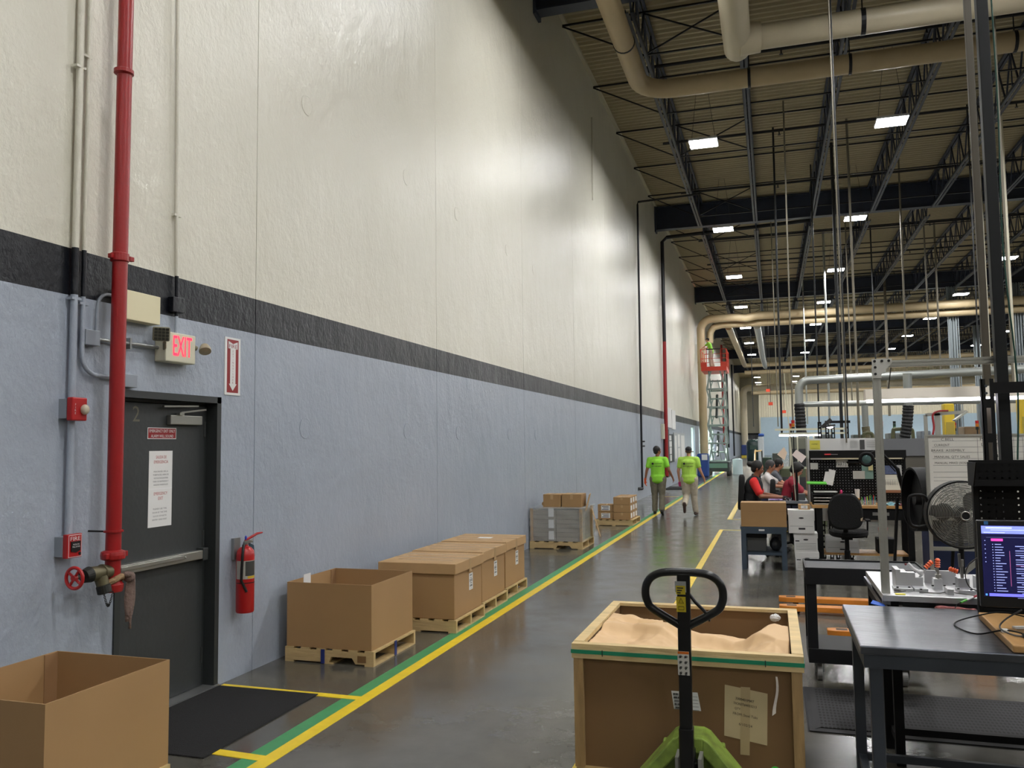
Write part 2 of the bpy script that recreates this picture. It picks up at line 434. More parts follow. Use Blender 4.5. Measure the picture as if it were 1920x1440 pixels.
m = M(); m.tube([(3.6, 51.4, 8.75), (3.7, 58, 8.45), (3.75, 66, 8.3), (3.9, 74, 8.2)], [.22,.2,.21,.18], 14); m.build('pipe', silver, D, smooth=True)
for yy, zz, lab in ((80.0, 8.92, 'cream duct crossing the room where the silver flexible duct ends'), (80.8, 8.3, 'lower cream duct crossing beneath its twin beyond the silver flexible duct')):
    m = M(); m.cyl((2.0, yy, zz), (40, yy, zz+.4), .2, n=12); tag(m.build('ceiling_duct', duct, smooth=True), lab, 'duct')
m = M(); m.tube([(40, 112, 9.0), (2.2, 112, 8.8)]+arc((1.6, 112, 8.1), (0,0,1), (-1,0,0), .7)+[(.9, 112, 0)], .42, 14)
tag(m.build('ceiling_duct', duct2, smooth=True), 'farthest cream duct crossing the room and dropping down the wall', 'duct')
m = M(); m.cyl((2, 108, 7.9), (40, 108, 8.0), .25, n=12); tag(m.build('ceiling_duct', duct, smooth=True), 'thin far cream duct below the farthest crossing duct', 'duct')
# steel columns
colm = mat('column_grey', (128,136,140), .5, .2)
for (x, y, hh, lab) in ((14.1, 51.6, 10.4, 'grey roof column right of the aluminium frame corner'), (19.2, 69.9, 10.4, 'distant grey roof column'), (17.3, 51.6, 10.4, 'grey roof column beside the black service pole at right')):
    r = thing('roof_column', lab, 'column', (x, y, 0))
    m = M(); m.box(x-.18, x+.18, y-.02, y+.02, 0, hh); m.box(x-.2, x-.16, y-.2, y+.2, 0, hh); m.box(x+.16, x+.2, y-.2, y+.2, 0, hh); m.build('shaft', colm, r)
    M().box(x-.3, x+.3, y-.3, y+.3, 0, .04).build('base_plate', navy, r)
    m = M()
    for k in range(5): m.cyl((x-.26+.13*k, y-.24, 2.5), (x-.26+.13*k, y-.24, hh), .03, n=6)
    m.build('conduit_run', colm, r)
# ------------------------------------------------------------------ high-bay lights
white_em = mat('led_diffuser', (255,255,255), .4, emit=(250,252,255), es=45)
try: white_em.cycles.emission_sampling = 'NONE'
except Exception: pass
housing = mat('light_housing', (200,202,205), .4)
POW = 165
def highbay(x, y, z, lab, grp=None):
    r = thing('highbay_light', lab, 'ceiling light', (x, y, z), grp)
    m = M(); m.box(x-.36, x+.36, y-.3, y+.3, z+.02, z+.08); m.box(x-.1, x+.1, y-.08, y+.08, z+.08, z+.14); m.build('housing', housing, r, bevel=.01)
    m = M()
    for s in (-.16, .16): m.box(x-.34, x+.34, y+s-.12, y+s+.12, z, z+.02)
    m.build('diffuser', white_em, r)
    m = M()
    for s in (-.3, .3): m.cyl((x+s, y, z+.08), (x+s*.3, y, 11.40), .006, n=5)
    m.build('hanging_wire', blackpipe, r)
    return r
def lamp(x, y, z):
    L = bpy.data.lights.new('highbay_lamp', 'AREA'); L.shape = 'RECTANGLE'; L.size = .7; L.size_y = .56; L.energy = POW*(.57 if x < 5 else 1.3)*(.6 if y < 0 else 1); L.color = (1, .995, .975)
    o = bpy.data.objects.new('highbay_lamp', L); COL.objects.link(o); o.location = (x, y, z-.012)
names = {2.78: 'left row', 7.22: 'second row from the wall', 14.05: 'third row', 19.5: 'far right row', 25.: 'far right row'}
order = ['nearest', 'second nearest', 'third nearest', 'fourth nearest', 'fifth nearest', 'sixth nearest']
hb0 = None
lamp(1.4, 121.5, 9.5)  # extra lamp without a fixture, added to brighten the dark end wall
for x in (2.78, 7.22, 14.05, 20.5, 27., 33.5):
    idx = 0
    for k in range(-4, 11):  # rows run on behind the viewpoint; the rearmost is added as fill light
        y = 21.45+9.12*k
        lamp(x, y, 9.5)
        vis = inview(x, y, 9.5, 10) and y > 18
        if not vis and k >= 0: continue
        if vis and idx < 6 and x in (2.78, 7.22, 14.05):
            lab = 'bright twin-strip LED high-bay light, %s of the %s' % (order[idx], names[x]); idx += 1; grp = None
        elif vis: lab = 'small bright high-bay light far down the hall'; grp = 'distant high-bay lights'
        else: lab = 'LED high-bay light hanging over the near end of the hall'; grp = 'near high-bay lights'
        if not vis and x > 15: continue
        if hb0 is None: hb0 = highbay(x, y, 9.5, lab, grp)
        else:
            o = dup(hb0, (x, y, 9.5), label=lab)
            if grp: o['group'] = grp
            elif 'group' in o: del o['group']
# ------------------------------------------------------------------ exit door and wall fittings
grey_paint = mat('conduit_grey', (140,147,156), .4, .1)
galv = mat('galvanised', (150,152,152), .35, .7)
red_pipe = mat('red_pipe', (150,22,24), .35, bump=.15, bscale=20)
red = mat('red_plastic', (170,24,26), .35)
door_m = mat('door_charcoal', (52,55,56), .45, bump=.1, bscale=25, var=.05)
frame_m = mat('frame_charcoal', (40,44,44), .5)
white = mat('white_paper', (222,222,220), .6)
black = mat('black_plastic', (16,16,17), .4)
black_t = mat('black_ink', (20,20,22), .6)
red_t = mat('red_ink', (168,38,44), .6)
sign_red = mat('sign_red', (140,20,26), .4)
brushed = mat('brushed_aluminium', (168,168,162), .32, .8)
D = thing('door_1', None, None, (-.05, 5.1, 0)); struct(D)
m = M(); y0, y1, zt = 4.56, 5.655, 2.255
for a, b in ((y0, y0+.05), (y1-.05, y1)): m.box(-.2, .012, a, b, 0, zt)
m.box(-.2, .012, y0, y1, zt-.05, zt); m.box(-.14, -.09, y1-.075, y1-.05, 0, zt-.05); m.box(-.14, -.09, y0+.05, y1-.05, zt-.07, zt-.05)
m.build('door_frame', frame_m, D)
M().box(-.13, -.085, y0+.055, y1-.078, .02, zt-.075).build('door_leaf', door_m, D, bevel=.002)
M().box(-.24, .03, y0, y1, 0, .018).build('threshold', galv, D)
M().box(-.27, -.24, y0-.05, y1+.05, 0, 2.35).build('outer_seal', frame_m, D)
m = M(); m.box(-.085, -.045, 5.14, 5.5, 2.03, 2.10); m.build('closer_body', brushed, D, bevel=.005)
m = M(); m.bar((-.05, 5.25, 2.12), (-.02, 5.5, 2.15), .02, .012); m.bar((-.04, 5.05, 2.16), (-.03, 5.42, 2.175), .022, .012); m.box(-.06, -.03, 5.22, 5.27, 2.1, 2.12); m.build('closer_arm', brushed, D)
m = M(); m.box(-.085, -.025, y0+.08, 5.53, 1.0, 1.065); m.box(-.03, -.012, y0+.08, 5.28, 1.025, 1.055); m.cyl((-.03, 5.3, 1.035), (-.015, 5.3, 1.035), .008); m.build('push_bar', brushed, D, bevel=.004)
M().box(-.085, -.02, 5.50, 5.56, .985, 1.08).build('latch_case', frame_m, D, bevel=.004)
m = M()
for zz in (.25, 1.15, 2.0): m.cyl((-.085, 5.575, zz-.06), (-.085, 5.575, zz+.06), .012, n=8)
m.build('hinge', frame_m, D)
m = M(); text(m, '2', (-.084, 4.83, 2.10), (0,1,0), (0,0,1), .11); m.build('door_number', mat('dull_brass', (110,106,92), .4, .5), D)
# signs stuck on the door
def plate(x, y0, y1, z0, z1, t=.003): return M().box(x, x+t, y0, y1, z0, z1)
S1 = thing('door_sign', 'red and white emergency exit only alarm sign high on the exit door', 'sign', (-.085, 5.1, 1.925))
plate(-.085, 4.945, 5.245, 1.922, 2.005).build('border', white, S1); M().box(-.082, -.0815, 4.95, 5.24, 1.927, 2.0).build('panel', sign_red, S1)
m = M(); text(m, 'EMERGENCY EXIT ONLY', (-.0805, 5.095, 1.981), (0,1,0), (0,0,1), .022, .27); text(m, 'ALARM WILL SOUND', (-.0805, 5.095, 1.944), (0,1,0), (0,0,1), .02, .235); m.build('lettering', white, S1)
S2 = thing('paper_notice', 'two-page white emergency notice in Spanish and English taped to the exit door', 'notice', (-.085, 5.1, 1.285))
plate(-.085, 4.965, 5.21, 1.285, 1.835, .002).build('sheet', white, S2)
M().box(-.0832, -.0825, 4.965, 5.21, 1.555, 1.565).build('tape_strip', mat('tape_gloss', (235,235,235), .1), S2)
m = M()
for s, z, h, wd in (('SALIDA DE', 1.79, .022, .11), ('EMERGENCIA', 1.755, .022, .15), ('EMERGENCY', 1.525, .022, .14), ('EXIT', 1.49, .022, .05)): text(m, s, (-.0825, 5.09, z), (0,1,0), (0,0,1), h, wd)
m.build('heading', red_t, S2)
m = M()
for i, s in enumerate(['POR FAVOR USE LA', 'PUERTA DEL AREA DE', 'VISITAS/CARGADORES', 'PARA SUS ENTRADAS Y', 'SALIDAS NORMALES']): text(m, s, (-.0825, 5.09, 1.685-i*.024), (0,1,0), (0,0,1), .011, .15+.01*(i % 2))
for i, s in enumerate(['PLEASE USE THE', 'DOOR BY THE TIME', 'CLOCK FOR BOTH', 'ENTRY AND EXIT']): text(m, s, (-.0825, 5.085, 1.415-i*.026), (0,1,0), (0,0,1), .011, .14+.01*(i % 2))
m.build('body_text', mat('grey_ink', (90,90,95), .6), S2)
# fire extinguisher sign
S3 = thing('extinguisher_sign', 'tall white and red fire extinguisher arrow sign beside the exit door', 'sign', (.0, 5.8, 2.28))
plate(0, 5.70, 5.905, 2.28, 2.752, .006).build('border', white, S3)
M().box(.006, .0065, 5.728, 5.878, 2.30, 2.735).build('panel', sign_red, S3)
m = M(); X = .0075
m.prism([(X, 5.742, 2.66), (X, 5.864, 2.66), (X, 5.864, 2.72), (X, 5.803, 2.70), (X, 5.742, 2.72)], (.0004,0,0))
m.box(X, X+.0004, 5.768, 5.838, 2.37, 2.66)
m.prism([(X, 5.752, 2.372), (X, 5.803, 2.315), (X, 5.854, 2.372)], (.0004,0,0)); m.build('arrow', white, S3)
m = M(); text(m, 'FIRE', (.0085, 5.803, 2.68), (0,1,0), (0,0,1), .03, .105)
for i, c in enumerate('EXTINGUISHER'): text(m, c, (.0085, 5.803, 2.64-i*.0235), (0,1,0), (0,0,1), .0165)
m.build('lettering', black_t if False else sign_red, S3)
# extinguisher
E_ = thing('fire_extinguisher', 'red fire extinguisher hung on the wall under its arrow sign', 'fire extinguisher', (.1, 5.87, .53))
m = M(); m.lathe([(.0,0),(.066,0),(.072,.012),(.072,.45),(.066,.49),(.045,.515),(.022,.525),(.02,.54)], (.1, 5.87, .53), (0,0,1), 28); m.build('cylinder', red, E_, smooth=True)
def curved(r, a0, a1, z0, z1, c, n=12):
    v = []
    for i in range(n+1):
        a = a0+(a1-a0)*i/n
        for z in (z0, z1): v.append((c[0]+r*math.cos(a), c[1]+r*math.sin(a), z))
    m = M(); m.add(v, [(2*i, 2*i+2, 2*i+3, 2*i+1) for i in range(n)]); return m
curved(.0728, -2.1, .4, .80, .945, (.1, 5.87)).build('label', mat('label_silver', (170,168,160), .4), E_, smooth=True)
m = curved(.0733, -.95, .35, .825, .94, (.1, 5.87)); m.build('label_panel', mat('label_dark', (60,60,58), .4), E_, smooth=True)
curved(.0736, -.7, .35, .805, .823, (.1, 5.87)).build('label_stripe', mat('label_yellow', (200,165,40), .4), E_, smooth=True)
curved(.0733, -2.1, .4, .765, .772, (.1, 5.87)).build('strap', black, E_)
m = M(); m.cyl((.1, 5.87, 1.06), (.1, 5.87, 1.09), .02); m.bar((.1, 5.85, 1.09), (.14, 5.89, 1.095), .03, .02); m.cyl((.1, 5.89, 1.085), (.13, 5.92, 1.095), .014); m.build('valve', brushed, E_)
m = M(); m.tube([(.1, 5.86, 1.10), (.13, 5.9, 1.125), (.16, 5.94, 1.15), (.18, 5.985, 1.155)], [.009,.011,.01,.006], 8); m.build('lever', red, E_, smooth=True)
m = M(); m.tube([(.11, 5.84, 1.08), (.13, 5.80, 1.07), (.14, 5.775, 1.0), (.13, 5.78, .88), (.12, 5.79, .79), (.15, 5.82, .70)], .011, 8); m.build('hose', black, E_, smooth=True)
M().ell((.12, 5.845, 1.125), (.008,.012,.018)).build('safety_seal', mat('seal_blue', (40,60,170), .4), E_)
m = M(); m.prism([(.09, 5.92, 1.08), (.10, 5.98, 1.05), (.10, 5.995, .96), (.09, 5.955, .965)], (.004,0,0)); m.build('inspection_tag', mat('tag_slate', (45,66,80), .6), E_)
M().box(0, .03, 5.82, 5.9, .95, 1.12).build('wall_bracket', galv, E_)
# cream junction box, grey boxes
def wallbox(name, lab, y0, y1, z0, z1, d, mt, cat='junction box', x0=0):
    return tag(M().box(x0, x0+d, y0, y1, z0, z1).build(name, mt, bevel=.004), lab, cat)
wallbox('junction_box', 'wide cream metal box on the wall behind the red pipe', 4.50, 4.855, 2.725, 2.925, .085, mat('box_cream', (222,214,178), .5))
wallbox('junction_box', 'small grey electrical box left of the red pipe', 4.225, 4.345, 2.52, 2.62, .05, grey_paint)
wallbox('junction_box', 'small grey electrical box just above the exit door corner', 4.57, 4.685, 2.27, 2.36, .05, grey_paint)
wallbox('junction_box', 'black-painted box on the wall stripe above the exit sign', 5.03, 5.15, 2.855, 2.965, .05, PAINT)
def conduit(lab, pts, r, extra=(), mt=PAINT):
    c = thing('conduit', lab, 'conduit', pts[-1]); M().tube(pts, r, 10).build('pipe', mt, c, smooth=True)
    for (p, ax) in extra:
        k = M(); a = .032; k.obox((p[0]-.002, p[1], p[2]), (2*r, .075, .016) if ax == 'z' else (.012+2*r, .016, .075)); k.build('strap', mt, c)
    return c
conduit('thick painted conduit dropping from the roof to the fire alarm horn', [(.035, 4.10, 11.3), (.035, 4.135, 4.5), (.035, 4.14, 1.33)], .022, [((.035, 4.14, 2.80), 'z'), ((.035, 4.13, 4.3), 'z')])
conduit('thinner painted conduit dropping beside the thick one and bending behind the red pipe', [(.03, 4.16, 11.3), (.03, 4.21, 4.5), (.03, 4.215, 2.5)]+arc((.03, 4.345, 2.46), (0,-1,0), (0,0,-1), .13)[1:]+[(.03, 4.57, 2.325)], .015, [((.03, 4.215, 2.78), 'z'), ((.03, 4.19, 4.4), 'z')])
conduit('grey conduit arching from the small box up to the cream box', [(.03, 4.33, 2.62), (.03, 4.335, 2.78)]+arc((.03, 4.43, 2.78), (0,-1,0), (0,0,1), .095)[1:]+[(.03, 4.5, 2.878)], .011, mt=grey_paint)
conduit('short galvanised conduit running level from the small box to the exit sign', [(.03, 4.345, 2.565), (.03, 4.95, 2.575)], .013, [((.03, 4.62, 2.57), 'y')], mt=galv)
conduit('painted conduit dropping down the wall to the black box above the exit sign', [(.03, 4.97, 11.3), (.03, 5.07, 3.6), (.03, 5.09, 2.96)], .015, [((.03, 5.075, 3.58), 'z')])
conduit('short painted conduit between the black box and the exit sign', [(.03, 5.09, 2.86), (.03, 5.09, 2.66)], .013)
# exit sign
X_ = thing('exit_sign', 'lit red-letter exit sign with two emergency lamp heads over the door', 'exit sign', (.05, 5.06, 2.47))
cream_pl = mat('sign_cream', (205,203,180), .5)
M().box(.0, .10, 4.90, 5.22, 2.475, 2.69).build('housing', cream_pl, X_, bevel=.008)
m = M(); text(m, 'EXIT', (.1025, 5.075, 2.595), (0,1,0), (0,0,1), .145, .20); m.build('lettering', mat('exit_glow', (255,40,70), .5, emit=(255,20,50), es=3.0), X_)
m = M(); RL = Euler((0,.15,-.75)).to_matrix(); LC = V3((.13, 4.815, 2.655)); m.obox(LC, (.035, .115, .10), RL); m.build('lamp_head', mat('lamp_olive', (120,116,95), .5), X_, bevel=.012)
m = M(); 
for a in range(4):
    for b in range(4): m.obox(LC+RL@V3((.019, -.037+.0245*a, -.033+.022*b)), (.003,.021,.018), RL)
m.build('lens_grid', mat('lens_dark', (50,50,44), .2), X_)
m = M(); m.cyl((.12, 4.86, 2.60), (.08, 4.91, 2.56), .012); m.cyl((.06, 5.22, 2.62), (.08, 5.26, 2.60), .018); m.build('swivel', mat('lamp_olive', (120,116,95)), X_)
m = M(); m.lathe([(.0,-.05),(.03,-.035),(.045,0),(.045,.02),(.0,.03)], (.11, 5.315, 2.60), (.3,-.3,-.6), 18); m.build('lamp_head', mat('lamp_beige', (165,155,130), .4), X_, smooth=True)
# horn strobe and pull station
H_ = thing('fire_alarm_horn', 'red fire alarm horn with clear strobe on a grey box', 'fire alarm', (0, 4.15, 2.03))
M().box(0, .06, 4.075, 4.16, 2.045, 2.165).build('back_box', grey_paint, H_)
M().box(.06, .105, 4.075, 4.195, 2.03, 2.175).build('horn_body', red, H_, bevel=.008)
M().ell((.115, 4.165, 2.10), (.028,.028,.033)).build('strobe', mat('strobe_lens', (190,180,160), .1), H_, smooth=True)
m = M(); [text(m, c, (.1065, 4.10, 2.13-i*.018), (0,1,0), (0,0,1), .012) for i, c in enumerate('FIRE')]; m.build('lettering', white, H_)
P_ = thing('fire_pull_station', 'small red fire pull station with black handle on a grey box', 'fire alarm', (0, 4.15, 1.19))
M().box(0, .06, 4.07, 4.155, 1.20, 1.32).build('back_box', grey_paint, P_)
M().box(.06, .095, 4.075, 4.19, 1.19, 1.335).build('case', red, P_, bevel=.004)
M().box(.095, .0955, 4.085, 4.185, 1.195, 1.33).build('face_border', white, P_); M().box(.0955, .096, 4.088, 4.182, 1.198, 1.327).build('face', red, P_)
m = M(); text(m, 'FIRE', (.097, 4.135, 1.307), (0,1,0), (0,0,1), .024, .075); text(m, 'PUSH IN', (.1045, 4.135, 1.272), (0,1,0), (0,0,1), .009, .045); text(m, 'PULL DOWN', (.1045, 4.135, 1.258), (0,1,0), (0,0,1), .009, .055); m.build('lettering', white, P_)
M().prism([(.097, 4.1, 1.29), (.097, 4.1, 1.232), (.097, 4.135, 1.222), (.097, 4.17, 1.232), (.097, 4.17, 1.29)], (.006,0,0)).build('handle', black, P_)
M().cyl((.096, 4.17, 1.213), (.1, 4.17, 1.213), .009).build('lock', black, P_)
# red standpipe
R_ = thing('standpipe', 'thick red standpipe running down the wall left of the exit door', 'pipe', (.17, 4.36, .98))
px, py = .17, 4.366; dark_b0 = mat('valve_dark', (38,38,34), .5, .4)
m = M(); m.cyl((px, py+.02, 11.2), (px, py, 1.0), .047, n=24); m.build('riser', red_pipe, R_, smooth=True)
m = M(); m.lathe([(.047,-.03),(.058,-.025),(.058,.025),(.047,.03)], (px, py, 3.1), (0,0,1), 20); m.obox((px+.03, py+.062, 3.1), (.03,.04,.03)); m.obox((px-.01, py-.062, 3.1), (.03,.03,.03)); m.build('coupling', red_pipe, R_, bevel=.003)
M().lathe([(.047,-.02),(.062,-.012),(.062,.012),(.047,.02)], (px, py, 4.35), (0,0,1), 20).build('coupling', red_pipe, R_)
m = M(); m.lathe([(.047,-.006),(.06,-.006),(.06,.006),(.047,.006)], (px, py, 1.33), (0,0,1), 20); m.build('pipe_clamp', red_pipe, R_); M().cyl((px-.05, py-.03, 1.33), (0, py-.03, 1.33), .006).build('clamp_rod', dark_b0, R_)
m = M(); m.lathe([(.047,-.035),(.072,-.025),(.075,0),(.072,.022),(.047,.032)], (px, py, 1.18), (0,0,1), 20); m.obox((px+.02, py+.078, 1.18), (.03,.03,.035)); m.obox((px+.02, py-.078, 1.18), (.03,.03,.035)); m.build('coupling', red_pipe, R_, bevel=.004)
m = M(); m.lathe([(.0,-.04),(.06,-.035),(.066,-.01),(.066,.01),(.05,.03)], (px, py, .985), (0,0,1), 20); m.build('end_cap', red_pipe, R_, smooth=True)
brass = mat('old_brass', (98,92,70), .45, .6, var=.2); dark_b = mat('valve_dark', (38,38,34), .5, .4)
m = M(); m.cyl((px, py-.03, 1.08), (px, py-.19, 1.085), .042, .047, 20); m.lathe([(.047,0),(.051,.004),(.051,.012),(.047,.016)], (px, py-.095, 1.083), (0,1,0), 20); m.cyl((px+.01, py-.11, 1.06), (px+.03, py-.10, .98), .04, .036, 18); m.build('valve_body', brass, R_, smooth=True)
m = M(); m.cyl((px, py-.19, 1.085), (px, py-.235, 1.08), .05, .04, 20); m.cyl((px, py-.23, 1.08), (px, py-.30, 1.08), .012); m.lathe([(.036,-.03),(.043,-.025),(.043,.02),(.036,.025)], (px+.03, py-.10, .98), (.2,.1,-1), 18); m.build('outlet_cap', dark_b, R_)
m = M(); wc = V3((px, py-.305, 1.08)); ring = [wc+V3((math.cos(a)*.062, .0, math.sin(a)*.062)) for a in [2*PI*i/28 for i in range(28)]]
m.tube(ring, .0105, 8, closed=True)
for k in range(4):
    a = PI/4*1.2+k*PI/2; m.cyl(wc, wc+V3((math.cos(a)*.06, 0, math.sin(a)*.06)), .008, n=6)
m.cyl(wc-V3((0,.012,0)), wc+V3((0,.012,0)), .018); m.build('hand_wheel', red, R_, smooth=True)
m = M()
for k in range(13):
    t = k/12; p = V3((px+.05, py-.12+.07*t, .955-.075*math.sin(PI*t)))
    m.tube([p+V3((math.cos(a)*.006*(k % 2), math.cos(a)*.006*((k+1) % 2), math.sin(a)*.009)) for a in [PI*i/3 for i in range(6)]], .0022, 5, closed=True)
m.build('chain', dark_b, R_)
T_ = thing('cloth_strap', 'brown twisted rag tied round the foot of the red standpipe', 'cloth', (px, py, .72))
cl = mat('rag_brown', (112,92,84), .8, bump=.6, bscale=40); cl2 = mat('rag_tan', (150,122,90), .8, bump=.6, bscale=40)
m = M(); m.tube([(px+.055*math.cos(a), py+.06*math.sin(a), 1.03+.015*math.sin(a*2+1)) for a in [2*PI*i/20 for i in range(20)]], .019, 8, closed=True); m.build('wrap', cl2, T_, smooth=True)
m = M(); m.ell((px+.05, py+.09, 1.03), (.035,.04,.035)); m.ell((px+.06, py+.06, 1.05), (.03,.03,.022)); m.build('knot', cl, T_, smooth=True)
m = M()
for i, (dy, z1, ph) in enumerate(((.085, .75, 0), (.11, .70, 1))):
    v = []
    for k in range(13):
        t = k/12; z = 1.02-(1.02-z1)*t; wd = .012+.024*math.sin(PI*min(1, t*1.15))
        for s in range(5):
            q = (s/4-.5)*2; v.append((px+.05+.012*math.sin(q*3+ph+t*3), py+dy+.012*math.sin(t*4+ph)+q*wd, z))
    m.add(v, [(k*5+s, k*5+s+1, k*5+s+6, k*5+s+5) for k in range(12) for s in range(4)])
def solid(th):
    def f(o):
        s = o.modifiers.new('Solidify', 'SOLIDIFY'); s.thickness = th
    return f
m.build('tail', cl, T_, smooth=True, mods=solid(.006))
# far wall items
for (nm, lab, y, z0, z1, r) in (('wall_pipe', 'thin black pipe down the wall ending low left of the walking workers', 27.5, .35, 10.05, .035),):
    P = thing(nm, lab, 'pipe', (.1, y, z0)); M().tube([(2.2, 27.9, 10.12), (.12, 27.9, 10.05), (.1, 27.9, 9.95), (.1, y, z0)], r, 8).build('pipe', blackpipe, P)
    m = M(); m.cyl((.1, y, .36), (.0, y-.25, .36), .05, n=8); m.cyl((.1, y, 1.9), (.18, y+.15, 1.9), .03, n=6); m.cyl((.1, y, 1.75), (.18, y+.15, 1.75), .03, n=6); m.build('valve', blackpipe, P)
P = thing('wall_pipe', 'tall wall pipe painted red below and black above, beyond the thin black pipe', 'pipe', (.12, 34.2, .4))
M().tube([(6, 34.6, 10.6), (.3, 34.6, 10.4), (.12, 34.5, 10.2), (.12, 34.4, 6)], .075, 10).build('upper_run', blackpipe, P)
M().cyl((.12, 34.4, 6), (.12, 34.1, .5), .075, n=12).build('lower_run', red_pipe, P)
M().box(.0, .16, 34.2, 34.9, .45, 2.4).build('backing_channel', black, P)
def board(lab, y0, y1, z0, z1, mt, papers, cat='notice board'):
    b = thing('notice_board', lab, cat, (.02, (y0+y1)/2, z0)); M().box(.004, .04, y0, y1, z0, z1).build('backing', mt, b)
    for i, (a, c, e, g) in enumerate(papers): M().box(.04, .045, y0+(y1-y0)*a, y0+(y1-y0)*c, z0+(z1-z0)*e, z0+(z1-z0)*g).build('paper', white, b)
board('black wall notice board with white papers beyond the red pipe', 35.3, 37.6, 1.0, 2.22, black, [(.12,.6,.78,.95), (.2,.65,.55,.75), (.3,.62,.3,.53), (.35,.6,.05,.27)])
board('long pale-grey wall board covered in sheets behind the two walking workers', 37.8, 42.6, 1.0, 2.3, mat('board_grey', (170,174,176), .4), [(.05,.2,.1,.9), (.3,.5,.5,.95), (.3,.5,.05,.45), (.6,.95,.1,.92)])
for i, (y, z) in enumerate(((35.6, 2.5), (37.2, 2.45))):
    tag(M().box(.004, .04, y, y+1.4, z, z+.85).build('framed_notice', [white]), ['small framed white notice just beyond the red wall pipe', 'white framed poster above the black notice board'][i], 'framed notice')
tag(M().box(.002, .12, 33.5, 33.78, 2.0, 2.6).build('control_box', cream_pl, bevel=.01), 'cream wall control box beside the red wall pipe', 'electrical box')
m = M()
for k in range(5): m.cyl((.05, 40.3+.5*k, .98), (.05, 40.3+.5*k, .35), .035, n=6)
tag(m.build('hanging_cable', white), 'row of short white cables hanging under the pale wall board', 'cable', kind='stuff')
for lab, y, z0, mt in (('dark red pipe on the far wall beyond the lift', 76, 1.6, red_pipe), ('thin black pipe on the far wall between the lift and the end duct', 84, 1.3, blackpipe), ('black pipe on the far wall next to the end duct', 96, .3, blackpipe)):
    tag(M().cyl((.2, y, 10.5), (.2, y, z0), .09, n=8).build('wall_pipe', mt), lab, 'pipe')
tag(M().cyl((.02, 20.75, 10.3), (.04, 20.55, 8.05), .018, n=8).build('conduit', PAINT), 'short isolated painted conduit high on the wall', 'conduit')
# window glazing in the wall openings
gl = mat('window_glass', (225,240,238), .05, alpha=.25)
fr = mat('window_frame', (180,190,190), .4, .4)
for i, o in enumerate(OPEN[1:]):
    Wn = thing('window_%d' % (i+1), None, None, (-.12, (o[0]+o[1])/2, o[2])); struct(Wn)
    m = M(); n = 3
    for k in range(n+1):
        y = o[0]+(o[1]-o[0])*k/n; m.box(-.16, -.08, y-.05, y+.05, o[2], o[3])
    m.box(-.16, -.08, o[0], o[1], o[2], o[2]+.06); m.box(-.16, -.08, o[0], o[1], o[3]-.06, o[3]); m.box(-.16, -.08, o[0], o[1], 1.3, 1.36); m.build('window_frame', fr, Wn)
    M().box(-.125, -.12, o[0], o[1], o[2], o[3]).build('window_pane', gl, Wn)
# ------------------------------------------------------------------ floor markings
yel = mat('yellow_line', (226,196,40), .4, var=.1, vscale=9); grn = mat('green_line', (64,140,88), .45, var=.1, vscale=9); yel2 = mat('yellow_line_faded', (214,190,70), .4, var=.1)
def line(lab, mt, pts, t=.002, nm='floor_line'):
    return tag(M().prism([(a, b, .0) for a, b in pts], (0,0,t)).build(nm, mt), lab, 'floor marking')
line('long yellow floor line running the length of the wall walkway', yel, [(1.235, 3.4), (1.335, 3.4), (1.335, 60), (1.235, 60)], .003)
line('long green floor line alongside the yellow one, on its wall side', grn, [(1.12, 3.4), (1.235, 3.4), (1.235, 60), (1.12, 60)], .002)
line('yellow tape strip across the floor at the near edge of the black door mat', yel, [(.89, 4.41), (1.235, 4.39), (1.235, 4.47), (.90, 4.49)], .0035)
line('yellow tape strip across the floor at the far edge of the black door mat', yel, [(.03, 5.645), (1.235, 5.61), (1.235, 5.69), (.03, 5.71)], .0035)
line('wide yellow aisle line passing under the crate towards the workers', yel, [(3.045, 3.0), (3.145, 3.0), (3.165, 18.3), (3.085, 18.3)], .003)
line('second yellow aisle line beyond the gap, next to the seated workers', yel2, [(3.12, 20.7), (3.24, 20.7), (3.26, 44), (3.14, 44)], .003)
line('thin yellow cross line at the end of the nearer aisle line', yel2, [(3.165, 18.2), (4.6, 18.2), (4.6, 18.28), (3.165, 18.28)], .002)
line('thin yellow cross line at the start of the farther aisle line', yel2, [(3.24, 20.7), (4.4, 20.7), (4.4, 20.78), (3.24, 20.78)], .002)
line('short yellow floor mark by the wall ahead of the walking workers', yel2, [(.4, 29.0), (1.1, 29.0), (1.1, 29.15), (.4, 29.15)], .002)
matm = mat('entrance_mat', (24,24,25), .95, bump=.8, bscale=160)
tag(M().box(.03, .9, 4.33, 5.65, 0, .009).build('door_mat', matm, bevel=.003), 'black entrance mat on the floor in front of the exit door', 'mat')
tag(M().box(.1, 1.1, 33.5, 35.3, 0, .03).build('door_mat', matm), 'dark flat mat on the floor by the wall beyond the walking workers', 'mat')
